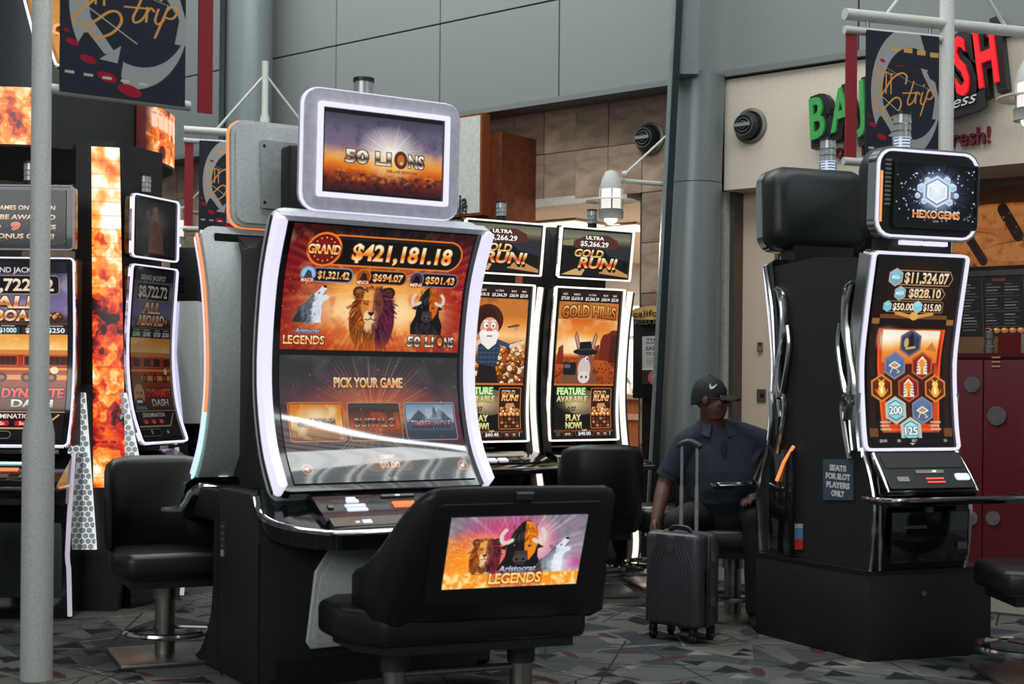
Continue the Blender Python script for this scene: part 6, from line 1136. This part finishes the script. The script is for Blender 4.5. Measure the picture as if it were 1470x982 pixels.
wbox(MB(), T(770, co), T(935, co), 0, zc - .05, co - .6, co).build('body', WOODC, ct); wbox(MB(), T(768, co), T(937, co), zc - .05, zc, co - .63, co + .03).build('top', M('counter_top', (150, 120, 96), .3), ct); wbox(MB(), T(768, co), T(937, co), zc - .26, zc - .20, co, co + .02).build('rail', M('counter_rail', (166, 140, 116), .4), ct)
kt = W(893, 566, co - .2); kt = V((kt.x, kt.y, zc)); kk = thing('steel_kettle', 'shiny steel kettle on the restaurant counter', 'kettle', kt); MB().lathe([(.10, 0), (.105, .06), (.085, .14), (.05, .18), (.015, .19)], kt, n=22).build('body', CHR, kk); MB().ball(kt + UP * .2, .016).build('lid_knob', BLK, kk); MB().tube([kt + WD * -.09 + UP * .1, kt + WD * -.15 + UP * .15, kt + WD * -.1 + UP * .19], .008, 8).build('handle', CHR, kk); MB().tube([kt + WD * .09 + UP * .07, kt + WD * .15 + UP * .13], .012, 8).build('spout', CHR, kk)
# ------------------------------------------------------------------ far left: direction sign and a pale machine seen from the side
ms = thing('direction_sign', 'dark sign with pale letters behind the grey pole', 'sign', V((P(70, 262, 10.4).x, 10.4, 0))); MB().prism([P(-40, 236, 10.4), P(113, 238, 10.4), P(113, 300, 10.4), P(-40, 300, 10.4)], V((0, .05, 0))).build('board', M('slate_sign', (44, 52, 62), .5), ms)
for t, x0, x1, y, h_ in (('Marketing', 40, 98, 258, .072), ('C & F C', 75, 118, 276, .062)): a, b = P(x0, y, 10.39), P(x1, y + .5, 10.39); MB().text(t, h_, a, (b - a).normalized(), UP, V((0, -1, 0)), .004, 0, 0, 'LEFT', wid=(b - a).length).build('lettering', M('pale_sign_letters', (180, 184, 184), .5), ms, smooth=0)
pz = P(30, 300, 10.43)
for x in (-10, 60): MB().box(V((P(x, 300, 10.43).x, 10.43, P(0, 240, 10.43).z / 2)), (.06, .05, P(0, 240, 10.43).z)).build('post', BLK, ms)
Yp = 9.9; pm_ = thing('slot_machine', 'pale machine seen from the side between tower and lion machines', 'slot machine', V((P(262, 548, Yp).x, Yp + .2, 0)))
MB().prism([P(x, y, Yp) for x, y in ((243, 432), (285, 432), (290, 600), (282, 660), (270, 660), (262, 602), (252, 500), (243, 470))], V((0, .45, 0))).build('shell', GRYP, pm_, bevel=.01); MB().prism([P(x, y, Yp - .01) for x, y in ((239, 434), (257, 434), (252, 520), (251, 606), (239, 606))], V((0, .40, 0))).build('lit_edge', EM('lavender_glow', (196, 196, 226), .85), pm_)
MB().prism([P(x, y, Yp) for x, y in ((240, 608), (290, 608), (290, 700), (300, 870), (236, 870), (244, 700))], V((0, .5, 0))).build('cabinet', BLKM, pm_); MB().prism([P(x, y, Yp) for x, y in ((243, 354), (285, 354), (285, 432), (243, 432))], V((0, .4, 0))).build('topper', BLKM, pm_, bevel=.02)
for k in range(4): MB().prism([P(x, y, Yp - .004) for x, y in ((248, 399 + 6 * k), (264, 399 + 6 * k), (264, 402 + 6 * k), (248, 402 + 6 * k))], V((0, .01, 0))).build('vent_slot', BLKG, pm_)
# ------------------------------------------------------------------ suitcase
FSx, FSy = V((.75, -.66, 0)).normalized(), V((-.66, -.75, 0)).normalized()       # side direction and front direction
SU = V((.942, 7.63, 0)); sc_ = thing('suitcase', 'grey hard shell suitcase with raised handle in front of the man', 'suitcase', SU); sax = (FSx, FSy, UP)
SH = M('charcoal_shell', (62, 62, 66), .38, .1, scale=60); SZ = M('zip_tape', (28, 28, 30), .7)
def sl_(x, y, z): return SU + FSx * x + FSy * y + UP * z
W_, D_ = .175, .115
for y0, y1, nm in ((.018, D_, 'front_shell'), (-D_, -.018, 'rear_shell')): MB().box(sl_(0, (y0 + y1) / 2, .335), (2 * W_, y1 - y0, .51), sax).build(nm, SH, sc_, bevel=.035, seg=4, smooth=50)
MB().box(sl_(0, 0, .335), (2 * W_ - .012, .05, .50), sax).build('zip_band', SZ, sc_, bevel=.02); MB().box(sl_(0, 0, .335), (2 * W_ + .002, .012, .505), sax).build('zip', M('zip_metal', (84, 84, 86), .4, .6), sc_, bevel=.004)
for k in range(4):
    for s_ in (-1, 1): MB().tube(bez([sl_(s_ * x, D_ + .001, z).to_tuple() for x, z in ((.155 - .018 * k, .10), (.15 - .018 * k, .30), (.135 - .02 * k, .42), (.10 - .02 * k, .50), (.085 - .018 * k, .578))], 5), .0055, 6).build('rib', SH, sc_)
MB().prism([sl_(x, D_, z) for x, z in ((-.0, .525), (.022, .52), (.022, .495), (.0, .475), (-.022, .495), (-.022, .52))], FSy * .005).build('emblem', STL, sc_)
for z in (.22, .46): MB().box(sl_(W_ + .004, -.03, z), (.012, .028, .05), sax).build('latch', M('latch_silver', (160, 160, 162), .3, .8), sc_)
for x in (-.05, .05): MB().tube([sl_(x, -.06, .56), sl_(x, -.06, .83)], .0115, 10).build('handle_tube', M('handle_alloy', (170, 168, 164), .35, .5), sc_); MB().tube([sl_(x, -.06, .82), sl_(x, -.06, 1.055)], .009, 10).build('inner_tube', M('inner_alloy', (176, 174, 170), .3, .6), sc_)
MB().tube(bez([sl_(x, -.06, z).to_tuple() for x, z in ((-.072, 1.05), (-.05, 1.066), (0, 1.078), (.05, 1.066), (.072, 1.05))], 5), .017, 10).build('grip', M('grip_grey', (56, 56, 58), .4), sc_)
MB().tube(bez([sl_(x, .02, z).to_tuple() for x, z in ((-.07, .588), (-.05, .606), (0, .612), (.05, .606), (.07, .588))], 4), .009, 8, flat=1.6).build('top_handle', BLK, sc_); MB().tube(bez([sl_(W_ + .004, y, z).to_tuple() for y, z in ((.02, .27), (.02, .29), (.02, .38), (.02, .40))], 4), .009, 8).build('side_handle', BLK, sc_)
for x in (-.13, .13):
    for y in (-.085, .085): wh = MB().lathe([(.024, -.013), (.027, -.008), (.027, .008), (.024, .013)], sl_(x, y, .028), FSx, 16).build('wheel', BLK, sc_); MB().box(sl_(x, y, .06), (.034, .045, .045), sax).build('fork', BLK, wh, bevel=.008); MB().lathe([(.01, -.016), (.01, .016)], sl_(x, y, .028), FSx, 10).build('hub', STL, wh)
# ------------------------------------------------------------------ the seated man
SKIN = M('brown_skin', (92, 58, 46), .5, var=.1, scale=60, bump=.1); SHIRT = M('navy_polo_cotton', (27, 35, 47), .85, var=.14, scale=90, bump=.25); TROU = M('black_trouser_cloth', (20, 21, 24), .8, var=.15, scale=70, bump=.2); CAPM = M('black_cap_cotton', (17, 18, 20), .75, scale=150, bump=.15)
mx, my = 1.28, 8.28
man = thing('person', 'man in a dark polo shirt and black cap seated in a chair, looking aside', 'person', (mx, my, .55))
def limb(mb, pts, rs, n=14, ball=True):
    q = bez([tuple(p) for p in pts], 5); m = len(pts); rr = [np.interp(i / (len(q) - 1) * (m - 1), range(m), rs) for i in range(len(q))]; mb.tube(q, list(rr), n)
    if ball: mb.ball(q[0], rr[0], n, 8); mb.ball(q[-1], rr[-1], n, 8)
def remesh(o, vox, sm=4):
    r = o.modifiers.new('remesh', 'REMESH'); r.mode = 'VOXEL'; r.voxel_size = vox; r.use_smooth_shade = True
    s = o.modifiers.new('smooth', 'SMOOTH'); s.iterations = sm; s.factor = .5
S1, E1, H1 = V((1.035, my - .05, 1.045)), V((.905, my - .05, .80)), V((.845, my - .17, .60))
S2, E2, H2 = V((1.495, my - .05, 1.05)), V((1.60, my - .02, .82)), V((1.455, my - .19, .745))
hip = [V((1.17, my + .02, .63)), V((1.40, my + .02, .63))]; knee = [V((.945, my - .35, .615)), V((1.405, my - .27, .62))]; ank = [V((1.05, my - .22, .10)), V((1.415, my - .25, .10))]
HC = V((1.175, my - .06, 1.305)); FF = V((cosd(-24), sind(-24), -.03)).normalized(); SS = UP.cross(FF).normalized(); UU = FF.cross(SS)
def hp(f, s, u): return HC + FF * f + SS * s + UU * u
hax = (FF, SS, UU)
body = MB()
# skull, jaw, brow, nose, lips, chin, ears
body.ball(hp(-.012, 0, .03), (.100, .078, .098), 20, 14, hax); body.ball(hp(.030, 0, -.035), (.066, .062, .080), 18, 12, hax); body.ball(hp(.058, 0, -.082), (.034, .036, .028), 14, 8, hax); body.ball(hp(.02, 0, -.075), (.06, .055, .045), 14, 10, hax)
for s_ in (-1, 1): body.ball(hp(.068, s_ * .030, .022), (.022, .030, .012), 12, 8, hax); body.ball(hp(.066, s_ * .038, -.022), (.022, .022, .024), 12, 8, hax); body.ball(hp(-.012, s_ * .080, -.005), (.020, .011, .034), 12, 8, hax); body.ball(hp(-.004, s_ * .086, -.004), (.012, .006, .024), 10, 8, hax)
limb(body, [hp(.088, 0, .018), hp(.100, 0, -.004), hp(.112, 0, -.026)], [.010, .012, .015], 10); [body.ball(hp(.099, s_ * .013, -.030), (.012, .010, .009), 10, 6, hax) for s_ in (-1, 1)]
body.ball(hp(.087, 0, -.053), (.014, .026, .007), 12, 6, hax); body.ball(hp(.084, 0, -.066), (.014, .023, .008), 12, 6, hax)
limb(body, [HC + V((.0, .0, -.04)), V((1.19, my - .02, 1.17)), V((1.215, my + .0, 1.08))], [.064, .072, .085])
body.ball(hp(.02, 0, -.10), (.055, .05, .03), 14, 8, hax)
for S in (S1, S2): limb(body, [V((1.21, my, 1.12)), V((1.21, my, 1.12)).lerp(S, .5) + V((0, .0, .015)), S], [.06, .062, .064])
# trunk
tr = []
for z, cx, cy, rx, ry in ((.58, 1.285, my + .03, .175, .125), (.66, 1.285, my + .02, .19, .15), (.76, 1.275, my - .0, .195, .165), (.88, 1.265, my - .01, .20, .15), (.99, 1.26, my + .0, .215, .135), (1.06, 1.26, my + .0, .205, .105), (1.105, 1.245, my + .0, .13, .08), (1.13, 1.23, my + .0, .07, .06)):
    tr.append([V((cx + rx * cosd(a), cy + ry * sind(a), z)) for a in range(0, 360, 15)])
body.loft(tr)
for S, E, Hh in ((S1, E1, H1), (S2, E2, H2)): limb(body, [S, S.lerp(E, .5) + V((0, .01, 0)), E], [.066, .056, .046]); limb(body, [E, E.lerp(Hh, .35), Hh], [.046, .046, .030])
for k in range(2): limb(body, [hip[k], hip[k].lerp(knee[k], .5), knee[k]], [.085, .075, .058]); limb(body, [knee[k], knee[k].lerp(ank[k], .4), ank[k]], [.054, .05, .036])
def hand(mb, wr, d, across, curl, thumb):
    """palm, four bent fingers of different length and a thumb; d points along the fingers, across from index to little finger"""
    d, across = V(d).normalized(), V(across).normalized(); nrm = d.cross(across).normalized(); c = V(curl).normalized()
    limb(mb, [wr, wr + d * .04, wr + d * .078], [.028, .033, .031], 12); mb.ball(wr + d * .05, (.040, .040, .017), 12, 8, (across, d, nrm))
    for i, L in enumerate((.068, .077, .072, .056)):
        b = wr + d * .082 + across * (-.032 + .0215 * i); p1 = b + d * L * .45 + c * .004; p2 = p1 + (d * .75 + c * .65).normalized() * L * .32; p3 = p2 + (d * .4 + c * .9).normalized() * L * .26; limb(mb, [b - d * .02, b, p1, p2, p3], [.0095, .0098, .009, .0085, .0075], 8)
    t0 = wr + d * .022 - across * .030; t1 = t0 - across * .024 + d * .026 + c * .006; t2 = t1 + d * .030 - across * .006 + c * .012; limb(mb, [wr + d * .015 - across * .012, t0, t1, t2], [.016, .014, .0115, .009], 8)
hand(body, H1, (-.12, -.30, -.95), (.25, .9, -.3), (1, .1, 0), 1); hand(body, H2, (-.8, -.55, -.1), (.56, -.8, 0), (0, -.15, -1), 1)
ob = body.build('body', SKIN, man, smooth=180); remesh(ob, .0052, 3)
# eyes
EYEW, EYED = M('eye_white', (150, 140, 134), .3), M('eye_dark', (18, 12, 10), .2)
for s_ in (-1, 1): e_ = MB().ball(hp(.076, s_ * .031, .004), .0125, 12, 8).build('eye', EYEW, man); MB().ball(hp(.084, s_ * .033, .004), .0062, 10, 6).build('iris', EYED, e_)
# shirt: trunk and sleeves in one
sh = MB(); rows = []
for z, cx, cy, rx, ry in ((.575, 1.285, my + .02, .205, .155), (.62, 1.285, my + .02, .235, .175), (.70, 1.285, my - .005, .255, .205), (.78, 1.285, my - .02, .262, .21), (.88, 1.275, my - .02, .262, .19), (.99, 1.265, my - .0, .262, .165), (1.06, 1.262, my + .0, .236, .135), (1.11, 1.25, my + .0, .17, .108), (1.145, 1.228, my + .0, .10, .088)):
    rows.append([V((cx + rx * cosd(a) + .004 * math.sin(a * .21 + z * 40), cy + ry * sind(a) + .005 * math.sin(a * .13 + z * 55), z + .012 * math.sin(math.radians(a * 3)) * (z < 1))) for a in range(0, 360, 10)])
sh.loft(rows)
for S, E in ((S1, E1), (S2, E2)): limb(sh, [S + V((0, 0, .0)), S.lerp(E, .4) + V((0, .01, 0)), S.lerp(E, .80)], [.078, .080, .074], 16, False); sh.ball(S, .079, 14, 10); limb(sh, [V((1.22, my, 1.125)), V((1.22, my, 1.125)).lerp(S, .5) + V((0, .0, .012)), S], [.07, .076, .079])
for a0_, a1_ in (((1.36, .80), (1.47, .93)), ((1.33, .86), (1.46, 1.0)), ((1.30, .75), (1.46, .83)), ((1.18, .74), (1.08, .86)), ((1.20, .70), (1.06, .74))):   # folds of cloth
    p, q = V((a0_[0], my - .185, a0_[1])), V((a1_[0], my - .12, a1_[1])); limb(sh, [p, p.lerp(q, .5) + V((0, -.012, -.012)), q], [.012, .016, .010], 8)
so_ = sh.build('polo_shirt', SHIRT, man, smooth=180); remesh(so_, .009, 5)
for S, E in ((S1, E1), (S2, E2)): d_ = (E - S).normalized(); c_ = S.lerp(E, .80); MB().lathe([(.0715, -.014), (.0755, -.014), (.0755, .014), (.0715, .014)], c_ + V((0, .008, 0)), d_, 24).build('sleeve_hem', SHIRT, so_)
col_ = []
for a in range(-66, 247, 13): c0 = V((1.215, my - .012, 0)); dx, dy = math.cos(math.radians(a)), math.sin(math.radians(a)); fr_ = max(0, -dy); zt = 1.192 - .03 * fr_; col_.append([c0 + V((dx * .082, dy * .078, zt - .01)), c0 + V((dx * .090, dy * .086, zt)), c0 + V((dx * .100, dy * .096, zt - .004)), c0 + V((dx * .140, dy * .136, zt - .045 - .035 * fr_)), c0 + V((dx * .134, dy * .130, zt - .055 - .035 * fr_)), c0 + V((dx * .086, dy * .082, zt - .03))])
MB().loft(col_).build('collar', M('navy_rib', (34, 43, 57), .8, scale=200), so_, smooth=60)
MB().prism([V((x, my - .165 - .0 * z, z)) for x, z in ((1.222, 1.085), (1.245, 1.085), (1.252, .96), (1.228, .96))], V((0, -.012, 0))).build('placket', SHIRT, so_, bevel=.003)
for z in (1.06, 1.015, .975): MB().lathe([(.006, 0), (.006, .004)], V((1.236, my - .177, z)), V((0, -1, 0)), 10).build('button', M('dark_button', (54, 60, 70), .3), so_)
# trousers, shoes
tro = MB(); tro.loft([[V((1.285 + rx * cosd(a), my + .02 + ry * sind(a), z)) for a in range(0, 360, 15)] for z, rx, ry in ((.548, .19, .15), (.60, .205, .17), (.66, .205, .165))])
for k in range(2): limb(tro, [hip[k] + V((0, 0, -.01)), hip[k].lerp(knee[k], .5), knee[k]], [.102, .09, .072], 16); limb(tro, [knee[k], knee[k].lerp(ank[k], .5), ank[k] + V((0, 0, .0))], [.074, .066, .058], 16)
to_ = tro.build('trousers', TROU, man, smooth=180); remesh(to_, .010, 5)
SHO = M('black_shoe', (20, 20, 22), .35)
for k in range(2):
    d_ = V((-.35 if k == 0 else .1, -1, 0)).normalized(); x_ = V((-d_.y, d_.x, 0)); o_ = V((ank[k].x, ank[k].y, 0)) + d_ * .03; s_ = MB(); rws = []
    for t, w_, h in ((-.085, .028, .07), (-.06, .038, .085), (0, .042, .085), (.07, .047, .065), (.13, .046, .048), (.17, .034, .038), (.185, .016, .028)): rws.append([o_ + d_ * t + x_ * (w_ * cosd(a)) + UP * max(.004, h * (.5 + .5 * sind(a))) for a in range(0, 360, 30)])
    s_.loft(rws).build('shoe', SHO, man, smooth=70)
# cap: crown, peak, button, check mark
cp = MB(); rows = []
for t in (-16, -6, 5, 16, 28, 42, 56, 70, 82): rows.append([hp(-.014 + .108 * cosd(max(t, 0)) * cosd(a), .086 * cosd(max(t, 0)) * sind(a), .028 + (.022 * cosd(a) - .002) * max(0, (30 - t) / 30) + .112 * sind(t)) for a in range(0, 360, 12)])
cap = cp.loft(rows).build('cap', CAPM, man, smooth=80)
pk = []
for f, w_ in ((.070, .074), (.10, .072), (.135, .062), (.16, .045), (.172, .02)): pk.append([hp(f, w_ * s_, .040 - .030 * abs(s_) ** 2 * (w_ / .075) - (f - .07) * .22 + dz) for s_, dz in ((-1, 0), (-.5, 0), (0, 0), (.5, 0), (1, 0), (1, -.005), (.5, -.005), (0, -.005), (-.5, -.005), (-1, -.005))])
MB().loft(pk).build('peak', CAPM, cap, smooth=70); MB().ball(hp(-.014, 0, .141), (.008, .008, .005)).build('cap_button', CAPM, cap)
def dome(x, z, h=.0015):                                              # on the crown, x along its side seen from the hall, z up
    g = math.radians(-62) + x / .098; t = math.asin(min(.99, z / .112)); return hp(-.014 + (.108 + h) * math.cos(t) * math.cos(g), (.086 + h) * math.cos(t) * math.sin(g), .028 + (.112 + h) * math.sin(t))
outl = bez([(-.026, .052), (-.020, .036), (-.008, .036), (.012, .050), (.032, .068)], 5) + bez([(.032, .068), (.010, .058), (-.006, .050), (-.013, .050), (-.018, .058), (-.014, .066)], 5)[1:] + [(-.022, .062)]
mk = MB(); n_ = len(outl); mk.add([dome(x, z, .0005) for x, z in outl] + [dome(x, z, .0028) for x, z in outl], [tuple(range(n_)), tuple(range(n_, 2 * n_))] + [(i, (i + 1) % n_, n_ + (i + 1) % n_, n_ + i) for i in range(n_)]); mk.build('white_mark', M('white_stitching', (206, 206, 204), .6), cap, smooth=0)
# glasses
GLF = M('glasses_frame', (24, 22, 22), .3); gl = MB()
for s_ in (-1, 1): gl.tube([hp(.094 + .003 * cosd(a), s_ * .034 + .024 * cosd(a), .002 + .017 * sind(a)) for a in range(0, 360, 30)], .0022, 6, True); gl.tube([hp(.094, s_ * .057, .008), hp(.07, s_ * .078, .01), hp(-.01, s_ * .086, .014)], .0024, 6)
gl.tube([hp(.096, -.011, .006), hp(.099, 0, .009), hp(.096, .011, .006)], .002, 6); gs_ = gl.build('glasses', GLF, man)
for s_ in (-1, 1): MB().lathe([(.0225, 0), (.0225, .0015)], hp(.0935, s_ * .034, .002), FF, 18).build('lens', M('glasses_lens', (40, 42, 46), .06, coat=.8), gs_)
